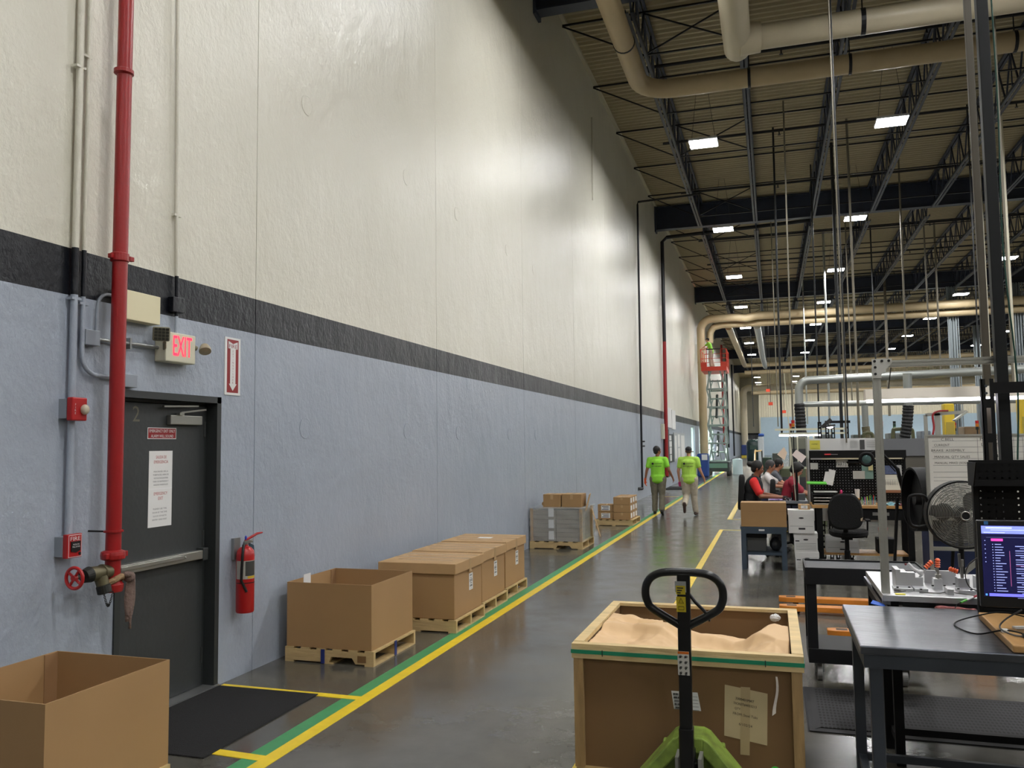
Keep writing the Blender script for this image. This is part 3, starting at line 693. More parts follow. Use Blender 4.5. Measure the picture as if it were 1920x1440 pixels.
# ------------------------------------------------------------------ pallets and boxes
wood = mat('pallet_wood', (186,160,112), .7, bump=.25, bscale=14, var=.18, vscale=6, stretch=(.4,3,3))
wood2 = mat('crate_pine', (205,180,130), .65, bump=.25, bscale=14, var=.2, vscale=5, stretch=(.5,3,3))
card = mat('cardboard', (158,124,82), .75, bump=.08, bscale=8, var=.05, vscale=2)
card_in = mat('cardboard_inner', (142,108,72), .8, var=.05)
card_d = mat('cardboard_worn', (176,142,98), .75, bump=.1, bscale=8, var=.08, vscale=3)
tape_m = mat('clear_tape', (182,152,112), .25)
ink = black_t
def pallet(lab, x0, x1, y0, y1, h=.125, z=0, notch=True, grp=None):
    p = thing('pallet', lab, 'pallet', ((x0+x1)/2, (y0+y1)/2, z), grp)
    m = M(); n = 6; W_ = (y1-y0)
    for k in range(n): a = y0+(W_-.085)*k/(n-1); m.box(x0, x1, a, a+.085, z+h-.016, z+h)
    m.build('top_boards', wood, p)
    m = M()
    for k in range(3): a = y0+(W_-.085)*k/2; m.box(x0, x1, a, a+.085, z, z+.014)
    m.build('bottom_boards', wood, p)
    # stringers run along Y? they carry the fork notches facing the aisle end
    for k in range(3):
        a = x0+(x1-x0-.038)*k/2
        L = y1-y0
        pts = [(a, y0, z+.014), (a, y0+L*.14, z+.014), (a, y0+L*.17, z+.06), (a, y0+L*.36, z+.06), (a, y0+L*.39, z+.014), (a, y0+L*.61, z+.014), (a, y0+L*.64, z+.06), (a, y0+L*.83, z+.06), (a, y0+L*.86, z+.014), (a, y1, z+.014), (a, y1, z+h-.016), (a, y0, z+h-.016)] if notch else [(a, y0, z+.014), (a, y1, z+.014), (a, y1, z+h-.016), (a, y0, z+h-.016)]
        M().prism(pts, (.038,0,0)).build('stringer', wood, p)
    return p
def pallet_x(lab, x0, x1, y0, y1, h=.125, notch=True):     # stringers running across (X), open ends facing the aisle
    p = thing('pallet', lab, 'pallet', ((x0+x1)/2, (y0+y1)/2, 0))
    m = M(); n = 6; W_ = x1-x0
    for k in range(n): a = x0+(W_-.085)*k/(n-1); m.box(a, a+.085, y0, y1, h-.016, h)
    m.build('top_boards', wood, p)
    m = M()
    for k in range(3): a = x0+(W_-.085)*k/2; m.box(a, a+.085, y0, y1, 0, .014)
    m.build('bottom_boards', wood, p)
    L = x1-x0
    for k in range(3):
        a = y0+(y1-y0-.036)*k/2
        pts = [(x0, a, .014), (x1, a, .014), (x1, a, h-.016), (x0, a, h-.016)]
        if notch: pts = [(x0, a, .014), (x0+L*.38, a, .014), (x0+L*.5, a, .014), (x0+L*.53, a, .062), (x0+L*.76, a, .062), (x0+L*.8, a, .014), (x1, a, .014), (x1, a, h-.016), (x0, a, h-.016)]
        M().prism(pts, (0,.036,0)).build('stringer', wood, p)
    return p
def openbox(lab, x0, x1, y0, y1, z0, z1, t=.008, extra=None):
    b = thing('cardboard_box', lab, 'box', ((x0+x1)/2, (y0+y1)/2, z0))
    m = M()
    m.box(x0, x1, y0, y0+t, z0, z1); m.box(x0, x1, y1-t, y1, z0, z1); m.box(x0, x0+t, y0+t, y1-t, z0, z1); m.box(x1-t, x1, y0+t, y1-t, z0, z1); m.box(x0+t, x1-t, y0+t, y1-t, z0, z0+t)
    m.build('body', card, b)
    M().box(x0+t, x0+t+.004, y1-t-.09, y1-t, z0+.02, z1-.003).build('glue_flap', card_in, b)
    return b
# nearest open box, low left
pallet_x('pallet under the nearest open box, at the lower left corner', .20, .99, 3.10, 3.93)
openbox('large open cardboard box nearest the camera, at the lower left corner', .19, .975, 3.10, 3.93, .127, .685)
# second open box
pallet_x('pallet with blue straps under the second open box', .10, .95, 6.46, 7.32)
b = openbox('large open cardboard box beyond the door mat, with a paper inside', .11, .925, 6.47, 7.31, .127, .675)
M().box(.118, .122, 6.72, 6.84, .55, .70).build('paper_slip', white, b)
m = M(); text(m, 'A', (0,0,0), (1,0,0), (0,0,1), .01)
for (lab, q) in (('blue strap hanging round the second pallet on its near face', (.455, .49, 6.449, 6.455)), ('blue strap hanging round the second pallet on its aisle face', None)):
    m = M()
    if q: m.box(q[0], q[1], q[2], q[3], .004, .122)
    else: m.box(.952, .958, 6.86, 6.90, .004, .127)
    tag(m.build('blue_strap', mat('strap_blue', (30,44,110), .5)), lab, 'strap')
m = M(); m.box(.80, .88, 6.4565, 6.458, .03, .085)
m.build('stamp_mark', mat('stamp_brown', (120,90,50), .8), bpy.data.objects['pallet.001'])
# three lidded gaylords
def lidded(lab, x0, x1, y0, y1, z0=.127, z1=.675, toplabel=False, skew=0):
    b = thing('cardboard_box', lab, 'box', ((x0+x1)/2, (y0+y1)/2, z0))
    M().box(x0, x1, y0, y1, z0, z1-.015).build('body', card, b, bevel=.006)
    m = M(); m.box(x0-.02, x1+.02, y0-.02, y1+.02, z1-.105, z1); lid = m.build('lid', card_d, b, bevel=.006)
    m = M(); yy = (y0+y1)/2
    m.box(x0-.021, x1+.0215, yy-.03, yy+.03, z1, z1+.0006); m.box(x1+.02, x1+.0212, yy-.03, yy+.03, z1-.13, z1); m.box(x0+.1, x1-.1, yy-.22, yy-.17, z1, z1+.0006); m.box(x0-.02, x1+.02, yy+.2, yy+.25, z1, z1+.0006)
    m.build('tape', tape_m, b)
    l = M().box(x1, x1+.0012, y0+.42, y0+.53, z0+.22, z0+.39).build('shipping_label', white, b)
    m = M(); X = x1+.0018
    for k, (h, wd) in enumerate(((.018,.07), (.01,.05), (.03,.08), (.012,.06), (.022,.075), (.008,.05))):
        zc = z0+.37-k*.027
        if h > .015:
            s = y0+.475-wd/2
            for j in range(7): m.box(X-.0004, X, s+j*wd/7, s+j*wd/7+wd/7*random.uniform(.3,.75), zc-h/2, zc+h/2)
        else: m.box(X-.0004, X, y0+.475-wd/2, y0+.475+wd/2, zc-h/2+.002, zc+h/2-.003)
    m.build('printing', ink, b)
    if toplabel: M().box(x0+.32, x0+.5, y0+.35, y0+.47, z1+.0006, z1+.0012).build('top_label', white, b)
    return b
for i, (x0, y0, lab) in enumerate(((.335, 7.80, 'nearest'), (.30, 8.72, 'middle'), (.27, 9.66, 'farthest'))):
    pallet_x('pallet under the %s of the three lidded boxes' % lab, x0-.01, x0+.84, y0, y0+.86, notch=False)
    lidded('%s of the three lidded cardboard boxes in a row along the green line' % lab, x0+.01, x0+.815, y0+.02, y0+.83, toplabel=(i == 2))
# shrink-wrapped pallet
pallet_x('pallet under the shrink-wrapped carton load', .02, .98, 14.42, 15.42, h=.13, notch=True)
wrapm = mat('shrink_wrap', (200,205,205), .12, alpha=.28, bump=1.0, bscale=9)
core = thing('carton_load', 'block of grey cartons with corner boards standing inside the shrink wrap', 'boxes', (.5, 14.9, .13))
m = M()
for a in range(2):
    for b_ in range(2):
        for k in range(7): m.box(.06+.44*a, .49+.44*a, 14.47+.45*b_, 14.90+.45*b_, .132+.077*k, .132+.077*k+.074)
m.build('cartons', mat('carton_grey', (140,130,116), .7, var=.05), core)
m = M()
for x, y in ((.03, 14.44), (.93, 14.44), (.93, 15.34), (.03, 15.34)): m.box(x, x+.045, y, y+.045, .132, .70)
m.build('corner_board', card_d, core)
m = M(); [m.box(.36, .46, 14.462, 14.466, .16+.2*k, .31+.2*k) for k in range(3)]; m.build('labels', white, core)
M().box(.93, .978, 14.437, 14.45, .30, .66).build('corner_label', card_d, core)
m = M(); text(m, '5MMX175', (.957, 14.435, .5), (0,0,-1), (1,0,0), .03, .26); m.build('handwriting', ink, core)
def wrapfn(u, v):
    a = u*4; k = int(a) % 4; t = a-int(a)
    c = [(.025, 14.41), (1.0, 14.41), (1.0, 15.42), (.025, 15.42)]
    x = c[k][0]*(1-t)+c[(k+1) % 4][0]*t; y = c[k][1]*(1-t)+c[(k+1) % 4][1]*t
    j = .006*math.sin(u*60+v*9)+.008*math.sin(v*23+u*31)
    return (x+j, y+j*.7, .135+.585*v)
wr = M(); wr.grid(wrapfn, 96, 16); wr.add([(.03,14.41,.722),(1,14.41,.722),(1,15.42,.722),(.03,15.42,.722)], [(0,1,2,3)])
tag(wr.build('stretch_wrap', wrapm, smooth=True), 'clear stretch wrap round the carton load, loose on its aisle side', 'plastic wrap')
def sbox(lab, c, s, rz=0, mt=None, z=0, name='cardboard_box', grp=None, label=None, inkm=True):
    b = thing(name, lab, 'box', c, grp); b.rotation_euler = (0,0,rz)
    w_, d_, h_ = s; o = V3(c)
    q = M().box(-w_/2, w_/2, -d_/2, d_/2, 0, h_).move(o).build('body', mt or card, b, bevel=.004)
    M().box(-.025, .025, -d_/2-.0006, d_/2+.0006, h_*.6, h_+.0006).move(o).build('tape', tape_m, b)
    if label:
        for f in label:
            if f == 'x': M().box(w_/2, w_/2+.001, -d_*.3, d_*.3, h_*.2, h_*.85).move(o).build('label', white, b)
            if f == 'y':
                M().box(-w_*.28, w_*.28, -d_/2-.0015, -d_/2, h_*.2, h_*.85).move(o).build('label', white, b)
                m = M()
                for k in range(3): m.box(-w_*.24+.03*k*(k % 2), w_*.2, -d_/2-.002, -d_/2-.0015, h_*(.28+.2*k), h_*(.36+.2*k))
                m.move(o).build('printing', ink, b)
    return b
sbox('left of the two brown cartons on top of the shrink-wrapped load', (.40, 14.75, .725), (.32, .36, .225))
sbox('right of the two brown cartons on top of the shrink-wrapped load', (.76, 14.78, .725), (.36, .4, .23))
tag(M().cyl((.19, 14.8, .765), (.19, 15.0, .765), .04, n=14).build('tape_roll', card_d), 'brown tape roll lying left of the two cartons on the wrapped load', 'tape roll')
tag(M().obox((1.0, 14.86, .8), (.012, .42, .3), (0,.25,.15)).build('cardboard_sheet', card_d), 'loose tan corner board leaning against the cartons on the wrapped load', 'cardboard sheet')
tag(M().obox((1.09, 15.1, .42), (.012, .3, .52), (0,-.28,.2)).build('cardboard_sheet', card_d), 'loose cardboard flap leaning on the aisle side of the wrapped load', 'cardboard sheet')
# second small pallet
pallet_x('low pallet under the eight small labelled cartons', .33, 1.17, 18.72, 19.9, h=.13, notch=False)
for i in range(2):
    for k in range(2): sbox('small carton with white end label, left side of the low pallet, %s' % ['bottom', 'top'][k], (.55, 18.97+.0, .132+.17*k), (.36, .3, .165), label='y' if i == 0 else None) if i == 0 else None
for k in range(3):
    for j in range(3):
        sbox('%s carton of the %s column on the right side of the low pallet' % (['bottom', 'middle', 'top'][k], ['near', 'centre', 'far'][j]), (.93, 18.93+.34*j, .132+.17*k), (.38, .32, .165), label='x')
sbox('small plain carton at the back left of the low pallet', (.55, 19.32, .132), (.34, .3, .3))
# ------------------------------------------------------------------ wooden-framed crate
x0, x1, y0, y1, zb, zt = 3.165, 4.305, 4.37, 5.60, .17, .80
C_ = thing('crate', 'pine-framed crate with cardboard walls and green strapping, on the pallet jack', 'crate', ((x0+x1)/2, (y0+y1)/2, zb))
C_.location.z = 0.06
dk = mat('crate_board', (114,86,52), .75, bump=.08, bscale=7, var=.06, vscale=2)
pine_d = mat('crate_pine_dark', (150,122,80), .7, bump=.3, bscale=14, var=.3, vscale=7, stretch=(3,3,.5))
m = M(); t = .012; i_ = .045
m.box(x0+i_, x1-i_, y0+.03, y0+.03+t, zb, zt-.03); m.box(x0+i_, x1-i_, y1-.03-t, y1-.03, zb, zt-.01); m.box(x0+.03, x0+.03+t, y0+.03, y1-.03, zb, zt-.01); m.box(x1-.03-t, x1-.03, y0+.03, y1-.03, zb, zt-.01)
m.build('cardboard_wall', dk, C_)
for n_, (a, b) in enumerate(((y0, -1), (y1, 1))):
    m = M(); yy = (a, a+.02) if b < 0 else (a-.02, a); m.box(x0-.01, x1+.01, yy[0], yy[1], zt-.075, zt); m.build('top_rail', wood2, C_)
    m = M(); m.box(x0-.01, x1+.01, (a+.0205) if b < 0 else (a-.055), (a+.055) if b < 0 else (a-.0205), zt-.02, zt-.001); m.build('top_rail', wood2, C_)
for a in (x0-.01, x1-.045): M().box(a, a+.055, y0+.056, y1-.056, zt-.022, zt+.001).build('side_rail', wood2, C_)
for x in (x0, x1-.05):
    for y in (y0+.001, y1-.051): M().box(x, x+.05, y, y+.05, zb, zt-.076).build('corner_post', pine_d, C_)
m = M(); m.box(x0, x1, y0+.03, y1-.03, zb-.02, zb)
for k in range(3): m.box(x0+.0, x1, y0+.02+k*(y1-y0-.13)/2, y0+.11+k*(y1-y0-.13)/2, .06, .15)
m.build('base', wood, C_)
gs = mat('green_strap', (28,128,92), .3)
m = M(); g = .0015
m.box(x0-.013, x1+.013, y0-.003, y0-g, zt-.05, zt-.03); m.box(x0-.0135, x0-.011, y0-.003, y1, zt-.05, zt-.03); m.box(x1+.011, x1+.0135, y0-.003, y1, zt-.05, zt-.03)
m.build('strapping', gs, C_)
m = M()
for x in (x0+.155, x1-.17): m.box(x-.002, x+.002, y0-.006, y0-.003, zt-.058, zt-.026)
m.build('staple', black, C_)
# labels on the crate
L1 = M().box(3.955, 4.155, y0+.026, y0+.029, .315, .62)
yl = y0+.0285
P = thing('paper_label', 'cream paper ticket taped to the front of the crate', 'label', (4.04, yl, .34))
cp = mat('paper_cream', (186,168,130), .7)
m = M(); m.add([(3.925, yl, .385), (4.13, yl, .355), (4.14, yl, .605), (3.935, yl, .635)], [(0,1,2,3)]); m.v += []; m.build('sheet', cp, P, mods=solid(.001))
M().add([(4.0, yl-.0012, .30), (4.045, yl-.0012, .30), (4.058, yl-.0012, .63), (4.012, yl-.0012, .63)], [(0,1,2,3)]).build('tape', mat('tape_tan', (172,152,114), .3), P)
m = M(); rr = V3((1,0,-.13))
for s, x, z, wd in (('3300401MAT', 4.03, .567, .09), ('TICKET#4053213', 4.03, .542, .112), ('QTY:', 3.995, .522, .03), ('FROM: Steel Tubs', 4.03, .492, .118), ('6/102/24', 4.03, .445, .064)): text(m, s, (x, yl-.0025, z), rr, (.13,0,1), .0125, wd)
m.build('lettering', black_t, P)
P = thing('paper_label', 'white barcode label half hidden behind the jack handle', 'label', (3.74, yl, .5))
M().add([(3.68, yl, .495), (3.815, yl, .495), (3.80, yl, .585), (3.668, yl, .585)], [(0,1,2,3)]).build('sheet', white, P, mods=solid(.001))
m = M()
for k in range(5):
    z = .575-.0165*k; x = 3.674+.0018*k
    for j in range(8): m.box(x+.004+j*.0035, x+.004+j*.0035+random.choice((.0012,.0024)), yl-.003, yl-.0012, z-.009, z)
    m.box(x+.002, x+.125, yl-.003, yl-.0012, z-.0115, z-.0108)
m.build('printing', black_t, P)
tag(M().cyl((4.165, yl, .235), (4.165, yl-.002, .235), .024, n=24).build('round_sticker', mat('green_dot', (60,190,60), .5)), 'round green sticker low on the right of the crate front', 'sticker')
m = M(); v = []
for k in range(9):
    t = k/8; xx = 4.185-.012*t+.006*math.sin(t*5); 
    v += [(xx-.0045-.004*t, y0-.006-.004*math.sin(t*6), .70-.19*t), (xx+.0045+.005*t, y0-.006-.004*math.sin(t*6+.5), .70-.175*t)]
m.add(v, [(2*i, 2*i+1, 2*i+3, 2*i+2) for i in range(8)]); tag(m.build('paper_strip', mat('strip_white', (205,195,185), .6), mods=solid(.001)), 'narrow white paper strip hanging from the top rail of the crate', 'paper strip')
# crumpled kraft paper filling the crate
kraft = mat('kraft_paper', (206,172,128), .65, bump=.1, bscale=9, var=.04)
from mathutils import noise
random.seed(11)
FOLD = [(math.cos(t), math.sin(t), random.uniform(-.2, 1.1), random.uniform(.05, .16), random.choice((-1, 1, 1))*random.uniform(.008, .026)) for t in [random.uniform(0, 2*PI) for _ in range(26)]]
def kf(u, v):
    ax, bx, ay, by = x0+.05, x1-.05, y0+.06, y1-.24
    x = ax+(bx-ax)*u; y = ay+(by-ay)*v
    n = noise.noise(V3((u*2.1, v*1.6, .3)))*.05
    for (a, b, c, w_, k_) in FOLD: n += k_*max(0, 1-abs(a*u+b*v-c)/w_)
    n += .004*noise.noise(V3((u*22, v*16, 1)))
    z = .712+n
    e = max(0, 1-u/.16); z += .07*e*(.4+.6*v)                      # rises to the left edge
    z += .09*max(0, 1-abs(u-.93)/.16)*max(0, 1-abs(v-.62)/.5)      # folded flap, right
    ridge = math.exp(-((v-.58-.05*math.sin(u*5))/.07)**2); z += .035*ridge
    z -= .16*max(0, (v-.8)/.2)**1.5*(1 if u > .3 else .35)
    z += .05*math.exp(-((u-.14)/.09)**2-((v-.93)/.1)**2)
    if v < .06: z -= .03
    return (x, y, min(z, .79))
tag(M().grid(kf, 150, 110).build('packing_paper', kraft, smooth=True, mods=lambda o: o.modifiers.new('Solidify', 'SOLIDIFY').__setattr__('thickness', .002)), 'crumpled tan packing paper filling the open crate', 'packing paper')
for (x, y, lab) in ((x0+.075, y0+.09, 'white crumpled wad in the near left corner of the crate'), (x1-.12, y1-.13, 'white crumpled wad in the far right corner of the crate')):
    m = M(); m.ell((x, y, .765), (.032,.022,.022), 14, 10)
    m.v = [p+V3([random.uniform(-.004,.004) for _ in range(3)]) for p in m.v]; tag(m.build('paper_wad', white), lab, 'paper')
# ------------------------------------------------------------------ pallet jack
jb = mat('jack_black', (12,12,13), .28, .1); jg = mat('jack_green', (118,140,58), .45, bump=.2, bscale=20, var=.45, vscale=14)
J = thing('pallet_jack', 'pallet jack with black loop handle and scuffed lime green body, under the crate', 'pallet jack', (3.72, 4.15, 0))
jx, jy = 3.785, 4.00
# handle
hy = lambda z: jy-.12+(1.27-z)*.13
def hp(x, z): return (jx+x+.02*(z-.6), hy(z), z)
lz = lambda z: 1.265+(z-1.25)*.83
loop = []
for i in range(40):
    a = 2*PI*i/40; ca, sa = math.cos(a), math.sin(a)
    loop.append((ca, sa))
pts = [(0, .945), (.04, .965), (.16, 1.04), (.188, 1.08), (.197, 1.125), (.19, 1.175), (.165, 1.215), (.12, 1.24), (.06, 1.248), (0, 1.25)]
P_ = [hp(x*.88, lz(z)) for x, z in pts]+[hp(-x*.88, lz(z)) for x, z in pts[::-1][1:-1]]
# smooth the loop
def cr(P, n=5, closed=True):
    P = [V3(p) for p in P]; N = len(P); out = []
    for i in range(N if closed else N-1):
        a, b, c, d = (P[(i-1) % N], P[i], P[(i+1) % N], P[(i+2) % N]) if closed else (P[max(i-1,0)], P[i], P[i+1], P[min(i+2,N-1)])
        for k in range(n):
            t = k/n; out.append(.5*((2*b)+(c-a)*t+(2*a-5*b+4*c-d)*t*t+(3*b-a-3*c+d)*t**3))
    if not closed: out.append(P[-1])
    return out
m = M(); m.tube(cr(P_), .0185, 12, closed=True); m.build('handle_loop', jb, J, smooth=True)
m = M(); m.bar(hp(0, .40), hp(0, 1.262), .058, .036, up=(0,-1,.13)); m.bar(hp(0, .30), hp(0, .55), .066, .05, up=(0,-1,.13)); m.build('handle_shaft', jb, J, bevel=.006)
m = M(); m.tube([hp(.02, 1.17), hp(.05, 1.13), hp(.09, 1.09), hp(.11, 1.06), hp(.112, 1.045)], [.007,.008,.0075,.006,.005], 8); m.build('release_lever', jb, J, smooth=True)
fy = lambda z: hy(z)-.0205
def dec(z0, z1, w_, mt, nm, off=0): 
    q = M(); q.add([(jx-w_/2, fy(z0)-off, z0), (jx+w_/2, fy(z0)-off, z0), (jx+w_/2, fy(z1)-off, z1), (jx-w_/2, fy(z1)-off, z1)], [(0,1,2,3)]); return q.build(nm, mt, J)
dec(1.175, 1.225, .05, mat('decal_grey', (150,152,150), .4), 'grey_decal')
dec(1.165, 1.205, .042, mat('decal_yellow', (190,170,30), .5), 'warning_decal', .0006)
dec(1.085, 1.155, .042, mat('decal_yellow', (190,170,30), .5), 'warning_decal', .0006)
m = M(); up = V3((0,-.13,1)).normalized()
m.tube([(jx+.013*math.cos(a), fy(1.135+.013*math.sin(a))-.0015, 1.133+.015*math.sin(a)) for a in (PI/2, PI/2+2.09, PI/2+4.19)], .0014, 4, closed=True)
m.tube([(jx-.012, fy(1.11)-.001, 1.11), (jx+.012, fy(1.11)-.001, 1.11), (jx+.012, fy(1.095)-.001, 1.095), (jx-.012, fy(1.095)-.001, 1.095)], .0012, 4, closed=True)
m.build('warning_print', black_t, J); m = M()
for k in range(3): m.box(jx-.016, jx+.012-.006*k, fy(1.195-.011*k)-.0018, fy(1.195-.011*k)-.0012, 1.192-.011*k, 1.197-.011*k)
m.build('warning_print', black_t, J)
dec(.795, .905, .052, mat('decal_white', (200,198,190), .4), 'instruction_decal')
dec(.892, .904, .05, mat('decal_orange', (210,110,30), .4), 'orange_strip', .0006)
m = M()
for r_ in range(4):
    for c in (-1, 1):
        zc = .878-r_*.025; q = jx+c*.012
        m.tube([(q+.007*math.cos(a), fy(zc)-.0012, zc+.007*math.sin(a)) for a in [PI*i/4+.3*r_ for i in range(6)]], .0012, 4)
        m.box(q-.004, q+.003, fy(zc)-.0018, fy(zc)-.0012, zc-.003, zc+.004)
m.build('pictograms', black_t, J)
# body: green A-frame hood, pump, wheels
m = M()
top = .455
for s in (-1, 1):
    m.prism([(jx+s*.055, 4.12, top), (jx+s*.085, 4.12, top-.015), (jx+s*.30, 4.12, .19), (jx+s*.33, 4.12, .14), (jx+s*.24, 4.12, .14), (jx+s*.20, 4.12, .22), (jx+s*.05, 4.12, .38)], (0,.18,0))
m.box(jx-.06, jx+.06, 4.12, 4.3, .38, top); m.box(jx-.3, jx+.3, 4.25, 4.33, .10, .17); m.box(jx-.15, jx+.15, 4.27, 4.32, .17, .38); m.build('chassis', jg, J, bevel=.008)
for s in (-1, 1):
    M().box(jx+s*.19-.08, jx+s*.19+.08, 4.33, 5.45, .03, .058).build('fork', jg, J, bevel=.006)
    m = M(); m.cyl((jx+s*.19-.04, 5.3, .032), (jx+s*.19+.04, 5.3, .032), .032, n=16); m.build('load_roller', black, J)
m = M(); m.cyl((jx, 4.08, .10), (jx, 4.08, .36), .045, n=20); m.cyl((jx, 4.08, .36), (jx, 4.08, .42), .028, n=20); m.box(jx-.06, jx+.06, 4.03, 4.13, .17, .25); m.build('pump', mat('pump_dark', (44,46,44), .4, .5), J)
for s in (-1, 1):
    M().box(jx+s*.052-.008, jx+s*.052+.008, 4.0, 4.11, .2, .40).build('pivot_bracket', mat('bracket_grey', (150,150,145), .4, .5), J)
    M().cyl((jx+s*.03, 4.08, .10), (jx+s*.09, 4.08, .10), .10, n=24).build('steer_wheel', black, J, bevel=.01)
# ------------------------------------------------------------------ steel bench in the foreground, right
steel_top = mat('bench_steel', (88,91,98), .3, .85, bump=.12, bscale=9, var=.28, vscale=3.5, stretch=(1,2.2,1))
steel_leg = mat('bench_leg', (62,67,74), .4, .4)
near_black = mat('near_black', (8,8,9), .6, spec=.25)
alu = mat('aluminium', (176,176,168), .38, .75, bump=.1, bscale=50)
alu_l = mat('machined_aluminium', (196,197,198), .35, .7)
T1 = thing('steel_table', 'bare steel-topped workbench in the right foreground', 'table', (5.3, 4.75, 0))
M().box(4.56, 6.3, 4.23, 5.26, .862, .902).build('table_top', steel_top, T1, bevel=.006)
m = M(); m.box(4.575, 6.28, 4.24, 4.26, .80, .862); m.box(4.575, 4.595, 4.26, 5.24, .80, .862); m.box(4.575, 6.28, 5.22, 5.24, .80, .862); m.build('apron', steel_leg, T1)
for x, y in ((4.60, 4.262), (4.60, 5.16), (6.2, 4.262), (6.2, 5.16)): M().box(x, x+.055, y, y+.055, 0, .862).build('leg', steel_leg, T1, bevel=.003)
m = M(); m.box(4.61, 4.65, 4.317, 5.16, .06, .10); m.box(4.655, 6.2, 5.17, 5.2, .06, .10); m.build('stretcher', steel_leg, T1)
# low bench behind it carrying the fixture
T2 = thing('fixture_table', 'low dark bench behind the steel workbench, carrying the clamping fixture', 'table', (5.3, 5.9, 0))
M().box(4.80, 6.3, 5.275, 6.55, .84, .875).build('table_top', steel_top, T2, bevel=.003)
m = M(); m.box(4.82, 6.28, 5.29, 5.31, .76, .84); m.box(4.82, 4.84, 5.31, 6.5, .76, .84); m.build('apron', near_black, T2)
for x, y in ((4.82, 5.30), (4.80, 5.58), (5.52, 5.30), (5.66, 5.6), (4.82, 6.45), (6.2, 6.45)): M().box(x, x+.05, y, y+.05, 0, .84).build('leg', near_black, T2)
m = M(); m.box(4.87, 6.2, 5.60, 5.64, .08, .12); m.box(4.83, 4.86, 5.35, 5.58, .10, .14); m.build('stretcher', near_black, T2)
# aluminium post and overhead bar with work light
F1 = thing('aluminium_frame', 'aluminium extrusion post with a gusset plate and an overhead cross bar', 'frame', (4.82, 5.42, .875))
def extr(m, p0, p1, w=.04):
    p0, p1 = V3(p0), V3(p1); m.bar(p0, p1, w, w)
    d = (p1-p0).normalized()
    return m
m = M(); extr(m, (4.815, 5.42, .885), (4.815, 5.42, 2.30)); 
for s in (-1, 1):
    m.box(4.815+s*.0205-.0015, 4.815+s*.0205+.0015, 5.40, 5.414, .885, 2.30); m.box(4.815+s*.0205-.0015, 4.815+s*.0205+.0015, 5.426, 5.44, .885, 2.30)
    m.box(4.795+(.026 if s > 0 else 0), 4.809+(.026 if s > 0 else 0), 5.3975, 5.40, .885, 2.30)
m.build('post', alu, F1)
m = M(); m.box(4.80, 6.35, 5.40, 5.44, 2.285, 2.325); m.box(4.80, 6.35, 5.396, 5.40, 2.29, 2.30); m.box(4.80, 6.35, 5.396, 5.40, 2.31, 2.32); m.build('cross_bar', alu, F1)
M().prism([(4.79, 5.393, 2.335), (4.90, 5.393, 2.335), (4.90, 5.393, 2.31), (4.84, 5.393, 2.24), (4.84, 5.393, 2.22), (4.79, 5.393, 2.22)], (0,-.005,0)).build('gusset_plate', mat('plate_grey', (190,190,184), .45, .3), F1)
m = M()
for x, z in ((4.805, 2.322), (4.845, 2.322), (4.883, 2.322), (4.807, 2.285), (4.807, 2.245)): M().cyl((x, 5.3875, z), (x, 5.384, z), .008, n=12).build('bolt', black, F1)
m = M(); m.box(4.83, 4.90, 5.40, 5.44, .875, .885); m.cyl((4.875, 5.42, .885), (4.875, 5.42, .893), .01, n=6); m.box(4.835, 4.842, 5.405, 5.435, .885, .95); m.build('foot', alu, F1)
WL = thing('work_light', 'long white fluorescent work light hanging over the benches at right', 'work light', (5.6, 5.62, 2.10))
m = M(); m.prism([(4.765, 5.57, 2.165), (4.765, 5.55, 2.10), (4.765, 5.69, 2.10), (4.765, 5.67, 2.165)], (1.9,0,0)); m.build('housing', mat('lamp_enamel', (222,214,200), .4), WL)
M().box(4.78, 6.65, 5.56, 5.68, 2.085, 2.0995).build('tube', mat('fluorescent', (255,255,255), .5, emit=(245,240,255), es=9), WL)
m = M(); m.cyl((4.9, 5.6, 2.16), (4.9, 5.43, 2.29), .003, n=5); m.cyl((6.2, 5.6, 2.16), (6.2, 5.43, 2.29), .003, n=5); m.build('hanging_wire', near_black, WL)
# fixture plate with clamps
FX = thing('clamping_fixture', 'machined aluminium fixture plate with blocks and orange-handled toggle clamps', 'fixture', (5.2, 5.75, .90))
m = M(); m.box(4.79, 6.1, 5.34, 6.28, .915, .95); m.build('base_plate', alu_l, FX, bevel=.002)
m = M(); [m.box(x, x+.06, y, y+.06, .875, .915) for x in (4.82, 5.5, 6.0) for y in (5.4, 6.15)]; m.build('riser', near_black, FX)
A_ = lambda px, py: at(px, py, 5.62)
def blk(px0, px1, py0, py1, d=.08, Y=5.6, z0=None):
    a = at(px0, py1, Y); b = at(px1, py0, Y); return M().box(a.x, b.x, Y, Y+d, .95, b.z)
for q in ((1680, 1688, 1068, 1102, .16), (1688, 1701, 1073, 1102, .14), (1702, 1716, 1074, 1102, .06), (1717, 1731, 1083, 1104, .07), (1752, 1767, 1086, 1104, .07), (1797, 1818, 1085, 1106, .09), (1831, 1838, 1082, 1106, .09)):
    blk(*q).build('block', alu_l, FX, bevel=.002)
a = at(1733, 1072, 5.85); b = at(1792, 1072, 5.85)
m = M(); m.box(a.x, b.x, 5.85, 5.88, .95, a.z); m.box(a.x-.02, b.x-.02, 5.83, 5.85, a.z-.01, a.z+.012); m.build('back_rail', alu_l, FX)
m = M()
for q in ((1676, 1712), (1714, 1740), (1796, 1840)):
    a = at(q[0], 1110, 5.52); b = at(q[1], 1110, 5.52); m.box(a.x, b.x, 5.5, 5.6, .95, .968)
a = at(1771, 1100, 5.5); m.box(a.x, a.x+.035, 5.42, 5.52, .95, .985); m.build('foot_block', alu_l, FX, bevel=.002)
m = M()
